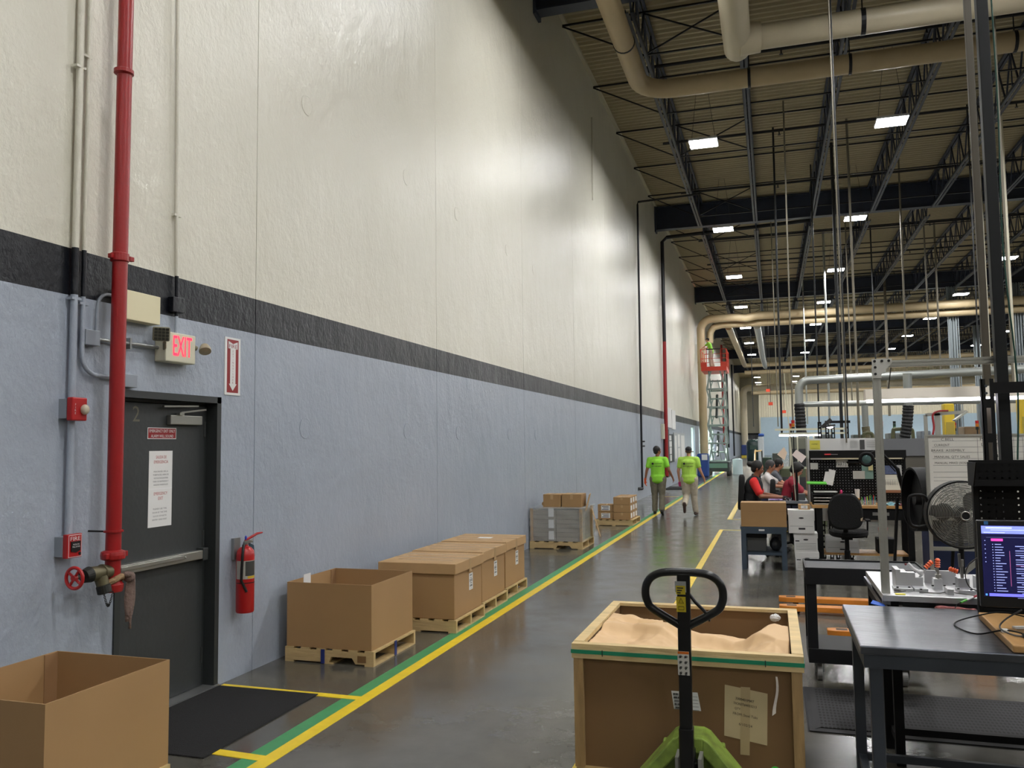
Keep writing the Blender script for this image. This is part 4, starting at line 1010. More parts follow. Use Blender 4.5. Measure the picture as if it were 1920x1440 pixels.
for px, py in ((1683, 1098), (1705, 1098), (1727, 1102), (1749, 1095), (1771, 1095), (1789, 1092), (1797, 1101), (1821, 1103)): a = at(px, py, 5.49); m.obox((a.x, 5.495, a.z-.01), (.012,.012,.006))
m.build('screw', near_black, FX)
org = mat('clamp_orange', (214,88,34), .4)
def grip(p0, p1):
    p0, p1 = V3(p0), V3(p1); n = 16; pts = [p0.lerp(p1, i/n) for i in range(n+1)]
    return M().tube(pts, [.0135+.0028*math.sin(i*1.55) if 0 < i < n else .009 for i in range(n+1)], 10)
cw = mat('clamp_white', (205,205,205), .4, .3)
m = M(); m.tube([A_(1703, 1056), A_(1712, 1066), A_(1722, 1072), A_(1730, 1078)], [.008,.009,.011,.012], 8); m.ell(A_(1726, 1073), (.018,.012,.016)); m.bar(A_(1724, 1082), A_(1736, 1068), .008, .012); m.build('clamp_arm', cw, FX, smooth=True)
grip(A_(1735, 1065), A_(1748, 1052)).build('clamp_grip', org, FX, smooth=True)
m = M(); m.bar(A_(1759, 1087), A_(1758, 1062), .012, .01); m.bar(A_(1753, 1066), A_(1757, 1072), .01, .01); m.obox(A_(1759, 1080), (.03,.03,.02)); m.build('clamp_arm', brushed, FX)
grip(A_(1758, 1064), A_(1758, 1047)).build('clamp_grip', org, FX, smooth=True)
m = M(); m.bar(A_(1804, 1085), A_(1803, 1062), .016, .014); m.bar(A_(1800, 1064), A_(1798, 1038), .014, .01); m.cyl(A_(1804, 1062), A_(1804, 1049), .008); m.build('clamp_arm', brushed, FX)
grip(A_(1796, 1072), A_(1779, 1066)).build('clamp_grip', org, FX, smooth=True)
M().ell(A_(1698, 1058), (.007,.007,.007)).build('clamp_tip', mat('tip_maroon', (110,30,34), .5), FX)
m = M(); m.tube(cr([(5.0, 5.45, .955), (5.1, 5.43, .958), (5.16, 5.5, .955), (5.25, 5.42, .957), (5.33, 5.41, .955)], 6, False), .003, 6); m.tube(cr([(4.87, 5.5, .955), (4.9, 5.45, .96), (4.86, 5.42, .955), (4.93, 5.47, .957)], 6, False), .003, 6); m.build('wiring', mat('wire_dark', (60,56,50), .5), FX, smooth=True)
tag(M().box(4.86, 4.915, 5.36, 5.39, .951, .956).build('yellow_tag', mat('tag_yellow', (220,205,60), .5), bevel=.002), 'small yellow tag lying on the front left of the fixture plate', 'tag')
tag(M().prism([(4.72, 5.32, .90), (4.80, 5.30, .885), (4.80, 5.40, .885), (4.74, 5.40, .905)], (0,0,.004)).build('blue_cloth', mat('cloth_blue', (30,90,190), .6)), 'corner of bright blue cloth hanging off the left edge of the low bench', 'cloth')
pk = mat('rag_pink', (176,108,104), .85, bump=.5, bscale=60)
tag(M().tube(cr([(5.055, 5.31, .893), (5.12, 5.305, .896), (5.19, 5.30, .892), (5.265, 5.295, .89)], 5, False), [.004]+[.012+.002*math.sin(i) for i in range(14)]+[.008], 8).build('pink_rag', pk, smooth=True), 'long rolled pink rag at the back edge of the steel workbench', 'rag')
tag(M().tube(cr([(5.40, 5.52, .98), (5.42, 5.5, 1.0), (5.46, 5.52, .985), (5.44, 5.55, .97), (5.39, 5.54, .965)], 4, True), .016, 8, closed=True).build('pink_rag', pk, smooth=True), 'crumpled pink rag bunched beside the monitor', 'rag')
PP = thing('test_probe', 'green, white and red test probe lying across the fixture edge', 'tool', (5.2, 5.32, .92))
for a, b, c, nm in ((0, .35, (90,200,60), 'green_tip'), (.35, .72, (225,225,225), 'white_body'), (.72, 1, (150,20,40), 'red_cap')):
    p, q = at(1801, 1130, 5.30), at(1834, 1116, 5.36); M().cyl(p.lerp(q, a), p.lerp(q, b), .006, n=8).build(nm, mat(nm, c, .4), PP)
m = M(); m.tube(cr([at(1801, 1130, 5.30), at(1794, 1134, 5.30), at(1791, 1141, 5.29)], 5, False), .0022, 6); m.build('probe_wire', near_black, PP)
# perforated back panel with tray
def pegmat(name, sp, r):
    m = bpy.data.materials.new(name); m.use_nodes = True; nt = m.node_tree; n = nt.nodes; l = nt.links; b = n['Principled BSDF']
    b.inputs['Base Color'].default_value = rgb(6,6,7); b.inputs['Specular IOR Level'].default_value = .2; b.inputs['Roughness'].default_value = .55
    g = n.new('ShaderNodeNewGeometry'); s = n.new('ShaderNodeVectorMath'); s.operation = 'SCALE'; s.inputs['Scale'].default_value = 1/sp; l.new(g.outputs['Position'], s.inputs[0])
    f = n.new('ShaderNodeVectorMath'); f.operation = 'FRACTION'; l.new(s.outputs[0], f.inputs[0])
    u = n.new('ShaderNodeVectorMath'); u.operation = 'SUBTRACT'; u.inputs[1].default_value = (.5,.5,.5); l.new(f.outputs[0], u.inputs[0])
    w = n.new('ShaderNodeVectorMath'); w.operation = 'MULTIPLY'; w.inputs[1].default_value = (1,0,1); l.new(u.outputs[0], w.inputs[0])
    le = n.new('ShaderNodeVectorMath'); le.operation = 'LENGTH'; l.new(w.outputs[0], le.inputs[0])
    c = n.new('ShaderNodeMath'); c.operation = 'GREATER_THAN'; c.inputs[1].default_value = r/sp; l.new(le.outputs['Value'], c.inputs[0]); l.new(c.outputs[0], b.inputs['Alpha'])
    return m
PG = thing('pegboard_panel', 'black perforated back panel with a parts tray on top, behind the monitor', 'pegboard', (5.75, 5.1, .90))
M().box(5.245, 6.3, 5.098, 5.101, .94, 1.72).build('perforated_panel', pegmat('peg_near', .036, .005), PG)
m = M(); m.box(5.235, 5.26, 5.08, 5.12, .905, 1.72); m.box(6.28, 6.3, 5.08, 5.12, .905, 1.72); m.box(5.26, 6.28, 5.09, 5.11, .905, .94); m.build('upright', near_black, PG)
m = M(); m.prism([(5.22, 4.92, 1.725), (5.22, 5.12, 1.725), (5.22, 5.12, 1.60), (5.22, 5.0, 1.60)], (.006,0,0)); m.box(5.226, 6.3, 5.0, 5.12, 1.60, 1.606); m.box(5.226, 6.3, 5.114, 5.12, 1.606, 1.735); m.bar((5.226, 4.96, 1.66), (6.3, 4.96, 1.66), .004, .128, up=(0,-.55,1)) if False else m.box(5.226, 6.3, 4.996, 5.0, 1.60, 1.63); m.build('tray', near_black, PG)
M().box(5.222, 5.226, 4.99, 5.02, 1.62, 1.65).build('tray_label', mat('label_tan', (190,170,140), .6), PG)
tag(M().tube([(5.345+.028*math.cos(a), 5.108, 1.672+.028*math.sin(a)) for a in [2*PI*i/24 for i in range(24)]], .004, 6, closed=True).build('ring', mat('ring_grey', (60,60,62), .3, .4)), 'dark metal ring lying upright in the tray above the back panel', 'ring')
# slotted posts and service pole
def slotted(m, x, y, z0, z1, w=.055, n=None, sl=.14, gap=.05, t=.012):
    m.box(x, x+w*.32, y, y+t, z0, z1); m.box(x+w*.68, x+w, y, y+t, z0, z1); m.box(x, x+.004, y, y+w*.7, z0, z1)
    z = z0
    while z < z1-.01: m.box(x+w*.32, x+w*.68, y, y+t, z, min(z+gap, z1)); z += sl+gap
FR = thing('slotted_frame', 'black slotted steel uprights and cross piece standing above the back panel', 'frame', (5.33, 5.2, .9))
m = M(); slotted(m, 5.315, 5.14, .88, 2.18, .06); m.build('upright', near_black, FR)
m = M(); m.box(5.375, 6.3, 5.15, 5.165, 2.10, 2.16); m.build('cross_piece', near_black, FR)
m = M(); 
for z in (2.14, 2.10): m.cyl((5.335, 5.138, z), (5.335, 5.13, z), .008, n=6)
m.build('bolt', steel_leg, FR)
pole_b = mat('pole_black', (8,11,12), .5, spec=.3)
tag(M().box(5.43, 5.49, 5.30, 5.36, .875, 11.3).build('service_pole', pole_b, bevel=.004), 'tall black service pole rising from the bench to the roof at far right', 'pole')
tag(M().box(5.435, 5.475, 5.62, 5.65, .88, 5.2).build('conduit_pole', mat('pole_tan', (72,66,54), .5), bevel=.003), 'tan square pole just behind the tall black service pole', 'pole')
m = M(); m.tube(cr([(5.50, 5.37, 6.5), (5.53, 5.38, 4.0), (5.51, 5.36, 3.0), (5.55, 5.38, 2.2), (5.53, 5.38, 1.73)], 6, False), .005, 6); tag(m.build('cable', mat('cable_green', (24,70,58), .5), smooth=True), 'thin dark green cable hanging beside the black service pole', 'cable')
# wooden board, monitor, keyboard
WB = mat('light_wood', (176,136,84), .5, bump=.15, bscale=10, var=.12, vscale=5, stretch=(3,.5,3))
wbm = M().box(5.19, 6.2, 4.245, 5.0, .9035, .938); wbm.rot(Matrix.Rotation(-.03, 3, 'Z'), (5.19, 4.245, 0)); tag(wbm.build('wooden_board', WB, bevel=.006), 'thick light wooden board on the steel workbench under the keyboard', 'board')
MO = thing('monitor', 'black computer monitor showing a dark blue page, on the workbench at far right', 'monitor', (5.45, 4.5, .938))
my = 4.50; Rm = Matrix.Rotation(.03, 3, 'Y')
def mon(m): return m
x0, x1, z0, z1 = 5.125, 5.74, 1.055, 1.462
M().box(x0, x1, my, my+.03, z0, z1).build('bezel', black, MO, bevel=.004)
scr = lambda n, c, e: mat(n, c, .3, emit=c, es=e)
sx0, sx1, sz0, sz1 = x0+.016, x1-.012, z0+.05, z1-.022
M().box(sx0, sx1, my-.002, my, sz0, sz1).build('screen', scr('screen_navy', (16,16,52), 1.0), MO)
m = M(); m.box(sx0+.001, sx1, my-.0028, my-.002, sz1-.04, sz1-.004); m.build('browser_bar', scr('screen_lilac', (128,140,240), 1.1), MO)
m = M(); m.box(sx0+.02, sx0+.13, my-.0032, my-.0028, sz1-.016, sz1-.009); m.box(sx0+.04, sx0+.25, my-.0032, my-.0028, sz1-.024, sz1-.021); m.box(sx0+.01, sx0+.1, my-.0032, my-.0028, sz1-.036, sz1-.033); m.build('browser_tab', scr('screen_light', (190,200,250), 1.1), MO)
M().box(sx0+.04, sx0+.09, my-.0032, my-.002, sz1-.075, sz1-.063).build('pink_button', scr('screen_pink', (214,70,170), 1.1), MO)
m = M(); m.box(sx0+.02, sx1, my-.0028, my-.002, sz1-.058, sz1-.0575)
random.seed(3)
for k in range(20): 
    z = sz1-.092-k*.0128
    if z > sz0+.02: m.box(sx0+.055, sx0+.055+random.uniform(.02,.05), my-.003, my-.002, z, z+.0035); m.box(sx0+.044, sx0+.048, my-.003, my-.002, z, z+.0035)
for k in range(6): m.box(sx0+.012, sx0+.016, my-.003, my-.002, sz1-.075-k*.02, sz1-.071-k*.02)
for k in range(12):
    z = sz1-.10-k*.021; m.box(sx0+.14, sx0+.14+random.uniform(.05,.1), my-.003, my-.002, z, z+.004); m.box(sx0+.14, sx0+.14+random.uniform(.2,.4), my-.003, my-.002, z-.009, z-.0075) if k % 2 else m.box(sx0+.16, sx0+.19, my-.003, my-.002, z-.009, z-.006)
m.build('page_text', scr('screen_text', (150,160,220), .9), MO)
m = M(); m.box(sx0+.115, sx0+.117, my-.003, my-.002, sz0+.05, sz1-.12); m.box(sx0+.14, sx1, my-.003, my-.002, sz1-.19, sz1-.1885); m.build('page_rule', scr('screen_rose', (170,90,140), .8), MO)
m = M(); m.box(sx0+.022, sx0+.17, my-.0032, my-.002, sz0+.002, sz0+.015); m.build('search_box', scr('screen_lilac2', (110,110,235), 1.1), MO)
m = M(); 
for k in range(5): m.box(sx0+.18+k*.022, sx0+.19+k*.022, my-.0032, my-.002, sz0+.004, sz0+.013)
m.box(sx0+.006, sx0+.014, my-.0032, my-.002, sz0+.004, sz0+.013); m.build('taskbar_icon', scr('screen_icon', (80,150,220), 1.0), MO)
M().box(x0+.03, x0+.048, my-.001, my+.002, z1-.02, z1-.004).build('blue_sticker', mat('sticker_blue', (50,110,170), .5), MO)
m = M(); m.box(5.40, 5.46, my+.03, my+.06, .95, 1.3); m.lathe([(.10,0),(.10,.008),(.03,.015)], (5.43, my+.05, .939), (0,0,1), 24); m.build('stand', black, MO)
KB = thing('keyboard', 'black keyboard on the wooden board below the monitor', 'keyboard', (5.45, 4.32, .938))
M().box(5.27, 5.70, 4.285, 4.425, .939, .955).build('keyboard_base', black, KB, bevel=.004)
m = M()
for r in range(5):
    for c in range(15): m.box(5.28+c*.0275, 5.303+c*.0275, 4.295+r*.025, 4.316+r*.025, .955, .961)
m.build('keys', mat('key_black', (24,24,26), .5), KB)
def cable(lab, pts, r=.0035, mt=None):
    return tag(M().tube(cr(pts, 7, False), r, 7).build('cable', mt or near_black, smooth=True), lab, 'cable')
cable('black cable looping out over the steel workbench from the keyboard', [(5.30, 4.44, .945), (5.22, 4.50, .95), (5.12, 4.58, .91), (5.06, 4.72, .908), (5.08, 4.86, .908), (5.18, 4.92, .93), (5.30, 4.90, .96), (5.42, 4.85, .945)])
cable('grey cable arching from the monitor down to the keyboard', [(5.32, 4.60, 1.03), (5.24, 4.56, .99), (5.20, 4.50, .96), (5.24, 4.42, .945), (5.32, 4.40, .948)], .004, mat('cable_grey', (80,80,80), .5))
cable('thin grey cable bowing left of the monitor down to the fixture', [at(1834, 1045, 5.0), at(1817, 1058, 5.05), at(1810, 1078, 5.1), at(1816, 1098, 5.15), at(1832, 1108, 5.2), (5.42, 5.25, .96)], .003, mat('cable_grey', (80,80,80)))
tag(M().box(5.205, 5.235, 4.49, 4.52, .9395, .955).build('plug', white, bevel=.003), 'small white plug on the corner of the wooden board', 'plug')
tag(M().obox((5.34, 4.62, .9445), (.12,.03,.009), (0,0,.3)).build('paper_slip', white), 'white slip of paper on the wooden board under the monitor', 'paper')
# ------------------------------------------------------------------ black cart
CT = thing('utility_cart', 'low black steel cart on casters between the crate and the fixture bench', 'cart', (4.9, 7.2, 0))
cm = mat('cart_black', (18,19,21), .55, spec=.3); ct = mat('cart_top', (50,52,56), .6)
m = M(); m.box(4.415, 5.28, 6.96, 7.46, .84, .855); m.build('tray', ct, CT)
m = M(); m.box(4.415, 5.28, 6.95, 6.965, .74, .868); m.box(4.415, 4.43, 6.965, 7.46, .78, .868); m.box(4.415, 5.28, 7.45, 7.465, .78, .868); m.box(5.27, 5.28, 6.965, 7.45, .78, .868); m.build('tray_lip', cm, CT)
for x, y in ((4.42, 6.966), (5.2, 6.966), (4.42, 7.38), (5.2, 7.38)): M().box(x, x+.075, y, y+.07, .25, .84).build('leg', cm, CT)
m = M(); m.box(4.42, 5.285, 6.95, 7.46, .14, .25); m.build('lower_shelf', cm, CT, bevel=.004)
for x, y in ((4.50, 7.02), (5.10, 7.0), (4.50, 7.38), (5.10, 7.38)):
    c = M().cyl((x-.02, y, .062), (x+.02, y, .062), .06, n=24).build('caster', mat('tyre_grey', (120,120,118), .5), CT, bevel=.004)
    M().cyl((x-.022, y, .062), (x+.022, y, .062), .048, n=20).build('wheel_disc', near_black, c)
    m = M(); m.prism([(x-.03, y-.03, .14), (x-.03, y+.03, .14), (x-.03, y+.012, .06), (x-.03, y-.012, .06)], (.006,0,0)); m.prism([(x+.026, y-.03, .14), (x+.026, y+.03, .14), (x+.026, y+.012, .06), (x+.026, y-.012, .06)], (.006,0,0)); m.box(x-.032, x+.034, y-.03, y+.03, .128, .1395); m.build('caster_fork', mat('fork_grey', (130,130,130), .4, .6), c)
# rubber anti-fatigue mat
def ratmat():
    m = mat('rubber_mat', (40,40,43), .8); nt = m.node_tree; n = nt.nodes; l = nt.links; b = n['Principled BSDF']
    g = n.new('ShaderNodeNewGeometry'); s = n.new('ShaderNodeVectorMath'); s.operation = 'MULTIPLY'; s.inputs[1].default_value = (1/.024, 1/.06, 1); l.new(g.outputs['Position'], s.inputs[0])
    f = n.new('ShaderNodeVectorMath'); f.operation = 'FRACTION'; l.new(s.outputs[0], f.inputs[0]); u = n.new('ShaderNodeVectorMath'); u.operation = 'SUBTRACT'; u.inputs[1].default_value = (.5,.5,.5); l.new(f.outputs[0], u.inputs[0])
    w = n.new('ShaderNodeVectorMath'); w.operation = 'MULTIPLY'; w.inputs[1].default_value = (1,1,0); l.new(u.outputs[0], w.inputs[0]); le = n.new('ShaderNodeVectorMath'); le.operation = 'LENGTH'; l.new(w.outputs[0], le.inputs[0])
    c = n.new('ShaderNodeMath'); c.operation = 'LESS_THAN'; c.inputs[1].default_value = .33; l.new(le.outputs['Value'], c.inputs[0])
    mi = n.new('ShaderNodeMix'); mi.data_type = 'RGBA'; l.new(c.outputs[0], mi.inputs[0]); mi.inputs[6].default_value = rgb(44,44,47); mi.inputs[7].default_value = rgb(5,5,6); l.new(mi.outputs[2], b.inputs['Base Color']); return m
RM = thing('rubber_mat', 'perforated black rubber anti-fatigue mat on the floor beneath the benches', 'mat', (5.2, 6.2, 0))
M().box(4.44, 6.4, 5.84, 6.70, .0005, .013).build('mat_field', ratmat(), RM)
m = M(); m.prism([(4.36, 5.76, .0), (4.44, 5.84, .013), (4.44, 6.70, .013), (4.36, 6.78, 0)], (0,0,-.0005)); m.box(4.37, 6.4, 5.77, 5.84, 0, .007); m.box(4.37, 6.4, 6.70, 6.77, 0, .007); m.box(4.37, 4.44, 5.84, 6.70, 0, .007); m.build('border', mat('rubber_edge', (34,34,37), .75), RM)
# orange pallet jacks
oj = mat('jack_orange', (206,128,40), .4, bump=.1, bscale=20, var=.12)
def forkjack(lab, x, y, dy=.5):
    j = thing('pallet_jack', lab, 'pallet jack', (x+.7, y+dy/2, 0))
    for k in (0, 1):
        yy = y+k*dy
        m = M(); m.prism([(x+.02, yy-.05, .03), (x+.10, yy-.075, .03), (x+1.15, yy-.075, .03), (x+1.15, yy+.075, .03), (x+.10, yy+.075, .03), (x+.02, yy+.05, .03)], (0,0,.055)); m.build('fork', oj, j, bevel=.006)
        M().box(x+.10, x+.2, yy-.04, yy+.04, .0855, .087).build('tip_marking', mat('tip_dark', (70,50,36), .6), j)
        M().cyl((x+.2, yy-.05, .035), (x+.2, yy+.05, .035), .034, n=14).build('load_roller', near_black, j)
    m = M(); m.box(x+1.15, x+1.3, y-.08, y+dy+.08, .03, .3); m.build('chassis', oj, j, bevel=.01)
    M().cyl((x+1.4, y+dy/2-.08, .09), (x+1.4, y+dy/2+.08, .09), .085, n=20).build('steer_wheel', near_black, j); m = M(); m.cyl((x+1.4, y+dy/2, .09), (x+1.4, y+dy/2, .34), .04, n=12); m.box(x+1.28, x+1.4, y+dy/2-.03, y+dy/2+.03, .2, .28); m.build('pump', near_black, j)
forkjack('orange pallet jack with both forks pointing at the aisle, beyond the black cart', 4.20, 9.62, .52)
forkjack('second orange pallet jack parked closer, its fork seen through the black cart frame', 4.62, 8.02, .48)
# ------------------------------------------------------------------ work station in the middle distance
blue_steel = mat('bluegrey_steel', (62,76,90), .45, .3)
bt = mat('butcher_block', (184,140,84), .45, bump=.1, bscale=10, var=.12, vscale=4, stretch=(.4,3,3))
WK = thing('workbench', 'black workbench with a thick wooden top behind the office chair', 'workbench', (5.45, 13.5, 0))
M().box(4.735, 6.17, 13.10, 13.84, .865, .905).build('bench_top', bt, WK, bevel=.003)
for x, y in ((4.80, 13.13), (6.02, 13.13), (4.80, 13.74), (6.02, 13.74)): M().box(x, x+.08, y, y+.08, 0, .865).build('leg', near_black, WK)
M().box(4.88, 6.02, 13.2, 13.7, .18, .21).build('lower_shelf', bt, WK)
d = M().box(5.3, 6.0, 13.13, 13.6, .70, .855).build('drawer', near_black, WK)
M().box(5.56, 5.78, 13.118, 13.13, .765, .81).build('drawer_pull', mat('pull_grey', (140,140,135), .4, .4), d)
PB = thing('pegboard_panel', 'black pegboard with a header shelf standing at the back of the wooden-topped workbench', 'pegboard', (5.43, 13.8, .905))
M().box(4.76, 6.12, 13.80, 13.804, .93, 1.56).build('perforated_panel', pegmat('peg_far', .042, .0050), PB)
m = M(); m.box(4.75, 6.12, 13.70, 13.84, 1.585, 1.70); m.box(4.75, 4.77, 13.79, 13.83, .906, 1.585); m.box(6.10, 6.12, 13.79, 13.83, .906, 1.585); m.build('header_shelf', near_black, PB)
M().box(4.93, 6.06, 13.70, 13.72, 1.565, 1.584).build('label_strip', mat('strip_cream', (200,190,160), .5), PB)
def pap(name, lab, px0, px1, py0, py1, Y, mt=None, rz=0, cat='paper', t=.004):
    a = at(px0, py0, Y); b = at(px1, py1, Y); c = (a+b)/2; w_, h_ = abs(b.x-a.x), abs(a.z-b.z)
    return tag(M().obox(c, (w_, t, h_), (0, rz, 0)).build(name, mt or white), lab, cat)
paper_g = mat('paper_grey', (196,196,190), .6)
WS = thing('sign_board', 'white boards with pinned sheets showing above the pegboard header', 'board', (5.3, 14.0, 0)); 
M().box(4.73, 5.80, 14.0, 14.02, .6, 1.885).build('board', mat('board_white', (214,214,212), .5), WS); M().box(4.715, 4.735, 13.98, 14.04, 0, 1.9).build('edge_post', alu, WS); M().box(5.8, 5.82, 13.98, 14.04, 0, 1.9).build('edge_post', alu, WS)
a = at(1518, 826, 13.98); b = at(1538, 844, 13.98); M().box(a.x, b.x, 13.994, 14.0, 1.715, a.z).build('yellow_notice', mat('notice_yellow', (214,206,84), .6), WS)
m = M(); text(m, 'ASSEMBLY', ((a.x+b.x)/2, 13.992, 1.80), (1,0,0), (0,0,1), .018, .1); m.box(a.x+.02, b.x-.02, 13.992, 13.993, 1.733, 1.736); m.build('notice_text', black_t, WS)
a = at(1612, 828, 13.98); m = M(); m.box(a.x, a.x+.07, 13.994, 14.0, 1.71, 1.86); m.build('photo_sheet', mat('photo_dark', (70,70,70), .6), WS)
m = M(); [m.box(a.x+.1, a.x+.24, 13.994, 13.999, 1.75+.03*k, 1.753+.03*k) for k in range(4)]; [m.box(a.x-.14, a.x-.03, 13.994, 13.999, 1.75+.03*k, 1.753+.03*k) for k in range(4)]; m.build('ruled_lines', mat('grey_ink', (90,90,95)), WS)
pap('paper_sheet', 'blank white sheet clipped at a tilt on the pegboard above the file trays', 1545, 1565, 880, 909, 13.72, rz=.22, cat='paper')
pap('bulldog_clip', 'black clip holding the tilted blank sheet', 1547, 1554, 876, 884, 13.71, near_black, cat='clip')
sg = thing('parts_sign', 'white card reading PARTS on the pegboard', 'sign', at(1580, 871, 13.77)); a = at(1567, 862, 13.77); b = at(1590, 876, 13.77)
M().box(a.x, b.x, 13.77, 13.773, b.z, a.z).build('card', paper_g, sg); m = M(); text(m, 'PARTS', ((a.x+b.x)/2-.01, 13.769, (a.z+b.z)/2-.01), (1,0,0), (0,0,1), .07, .15); m.build('lettering', black_t, sg)
pap('note_card', 'white handwritten card clipped beside the teal sheet on the pegboard', 1599, 1622, 883, 898, 13.76, paper_g)
pap('note_card', 'white card on the left edge of the pegboard', 1519, 1534, 868, 880, 13.76, paper_g)
pap('teal_sheet', 'teal sheet hanging on the pegboard behind the magnifier lamp', 1615, 1638, 866, 898, 13.78, mat('teal', (126,160,150), .5))
pap('sticky_note', 'small yellow sticky note on the teal sheet', 1628, 1637, 872, 882, 13.75, mat('note_yellow', (216,206,150), .6))
tag(M().ell(at(1600, 867, 13.76), (.10,.03,.03)).build('glove', near_black, smooth=True), 'dark glove hung on the pegboard right of the PARTS card', 'glove')
CL = thing('wall_calendar', 'wall calendar with a landscape picture and a month grid on the pegboard', 'calendar', at(1670, 930, 13.76))
a = at(1650, 873, 13.76); b = at(1682, 889, 13.76); M().box(a.x, b.x, 13.76, 13.765, b.z, a.z).build('picture', mat('cal_picture', (92,104,140), .5, var=.5, vscale=14), CL)
a2 = at(1650, 890, 13.74); b2 = at(1689, 920, 13.74); M().prism([(a2.x, 13.75, a2.z), (a2.x+.23, 13.75, a2.z), (a2.x+.28, 13.72, b2.z), (a2.x, 13.72, b2.z)], (0,.004,0)).build('month_sheet', mat('cal_sheet', (206,202,186), .6), CL)
m = M()
for k in range(5): m.box(a2.x+.07, a2.x+.24, 13.73, 13.732, b2.z+.04+k*.03, b2.z+.042+k*.03)
for k in range(6): m.box(a2.x+.07+k*.033, a2.x+.072+k*.033, 13.73, 13.732, b2.z+.04, b2.z+.16)
m.build('grid_lines', mat('grey_ink', (90,90,95)), CL); M().box(a2.x+.01, a2.x+.28, 13.715, 13.72, b2.z-.03, b2.z+.01).build('bottom_band', mat('cal_brown', (150,104,74), .6), CL)
pap('photo_print', 'pale photo print pinned behind the lamp arm at the right of the pegboard', 1681, 1691, 872, 892, 13.77, mat('print_pale', (190,190,190), .5, var=.3, vscale=20))
ML = thing('magnifier_lamp', 'black round magnifier lamp on a jointed arm clamped to the workbench', 'lamp', (5.98, 13.4, .905))
c = at(1625, 861, 13.0); 
M().tube([c+V3((.085*math.cos(a), 0, .085*math.sin(a))) for a in [2*PI*i/28 for i in range(28)]], .024, 10, closed=True).build('lamp_ring', near_black, ML, smooth=True)
M().lathe([(.0,-.012),(.05,-.008),(.075,0),(.05,.008),(0,.012)], c, (0,1,0), 24).build('lens', mat('lens_teal', (80,110,108), .08, .2), ML, smooth=True)
j1 = at(1646, 843, 13.1); j2 = at(1683, 880, 13.25); j3 = at(1695, 925, 13.4)
m = M(); m.cyl(c+V3((.05,0,.09)), j1, .009); m.cyl(j1, j2, .022); m.cyl(j1+V3((0,0,-.04)), j2+V3((-.03,0,-.03)), .008); m.cyl(j2, j3, .026); m.cyl(j3, (j3.x, j3.y, .906), .03); m.ell(j2, .03); m.ell(j1, .02); m.build('arm', near_black, ML, smooth=True)
m = M(); m.box(j3.x-.07, j3.x+.12, 13.3, 13.5, .906, .94); m.build('clamp', near_black, ML, bevel=.01)
TR = thing('file_trays', 'stack of black letter trays on the left of the wooden-topped workbench', 'file trays', (4.92, 13.4, .905))
for k in range(4):
    m = M(); z = .906+.045*k; m.box(4.755, 5.08, 13.2, 13.55, z, z+.006); m.box(4.755, 4.762, 13.2, 13.55, z, z+.035); m.box(5.073, 5.08, 13.2, 13.55, z, z+.035); m.box(4.755, 5.08, 13.54, 13.55, z, z+.035); m.build('tray', near_black, TR)
for k in range(3):
    M().box(4.77, 5.06, 13.195, 13.5, .914+.045*k, .926+.045*k).build('paper_stack', paper_g, TR)
tag(M().box(4.78, 5.10, 13.18, 13.42, 1.088, 1.10).build('paper_stack', paper_g), 'loose white papers on top of the black letter trays', 'papers')
tag(M().obox((4.82, 13.25, 1.225), (.28,.16,.022), (.12,.02,0)).build('parts_tray', mat('tray_green', (90,190,60), .4), bevel=.008), 'bright green tray tipped above the black letter trays', 'tray')
tag(M().box(5.27, 5.29, 13.18, 13.6, 1.09, 1.1).build('shelf_edge', near_black), 'black shelf edge above the letter trays', 'shelf') if False else None
sh = tag(M().box(5.12, 5.44, 13.55, 13.78, .975, .985).build('riser_shelf', bt), 'small wooden riser shelf at the back of the workbench', 'shelf'); 
m = M(); m.box(5.13, 5.15, 13.56, 13.77, .905, .975); m.box(5.41, 5.43, 13.56, 13.77, .905, .975); m.build('riser_side', bt, sh)
tag(M().ell((5.165, 13.62, 1.02), (.035,.035,.033)).build('apple', mat('apple_red', (186,72,54), .35), smooth=True), 'red apple on the riser shelf', 'apple')
tag(M().ell((5.19, 13.72, 1.07), (.02,.02,.03)).build('figure_toy', mat('toy_pink', (220,60,120), .5), smooth=True), 'small pink trinket standing behind the apple', 'trinket')
tag(M().box(5.22, 5.37, 13.58, 13.72, .986, 1.04).build('paper_stack', white), 'stack of white cards on the riser shelf', 'papers')
tag(M().lathe([(.028,0),(.036,.13)], (5.41, 13.62, .986), (0,0,1), 16).build('paper_cup', white, smooth=True), 'tall white paper cup on the riser shelf', 'cup')
pc = thing('pen_tray', 'clear plastic tray full of coloured pens and markers on the workbench', 'pen holder', (5.53, 13.25, .905))
M().box(5.41, 5.62, 13.18, 13.28, .906, .98).build('tray', mat('clear_plastic', (200,205,205), .1, alpha=.35), pc)
pcol = [(120,180,60), (30,120,70), (40,60,140), (200,60,40), (30,150,140), (190,190,60), (40,40,40)]
for k in range(12):
    x = 5.43+k*.016; M().cyl((x, 13.23, .915), (x+random.uniform(-.01,.01), 13.25, .99+random.uniform(.02,.06)), .0055, n=6).build('pen', mat('pen_%d' % (k % 7), pcol[k % 7], .4), pc)
tag(M().lathe([(.03,0),(.032,.07),(.012,.1),(.012,.12)], (5.70, 13.4, .906), (0,0,1), 14).build('bottle', mat('bottle_teal', (110,150,150), .2, alpha=.7), smooth=True), 'small teal bottle behind the pen tray', 'bottle')
tag(M().grid(lambda u, v: (5.70+.24*u, 13.18+.2*v, .915+.02*math.sin(u*9+v*4)+.018*math.sin(v*11)), 14, 10).build('cloth', mat('cloth_sky', (132,178,190), .8), mods=solid(.004)), 'pale blue cloth on the workbench under the calendar', 'cloth')
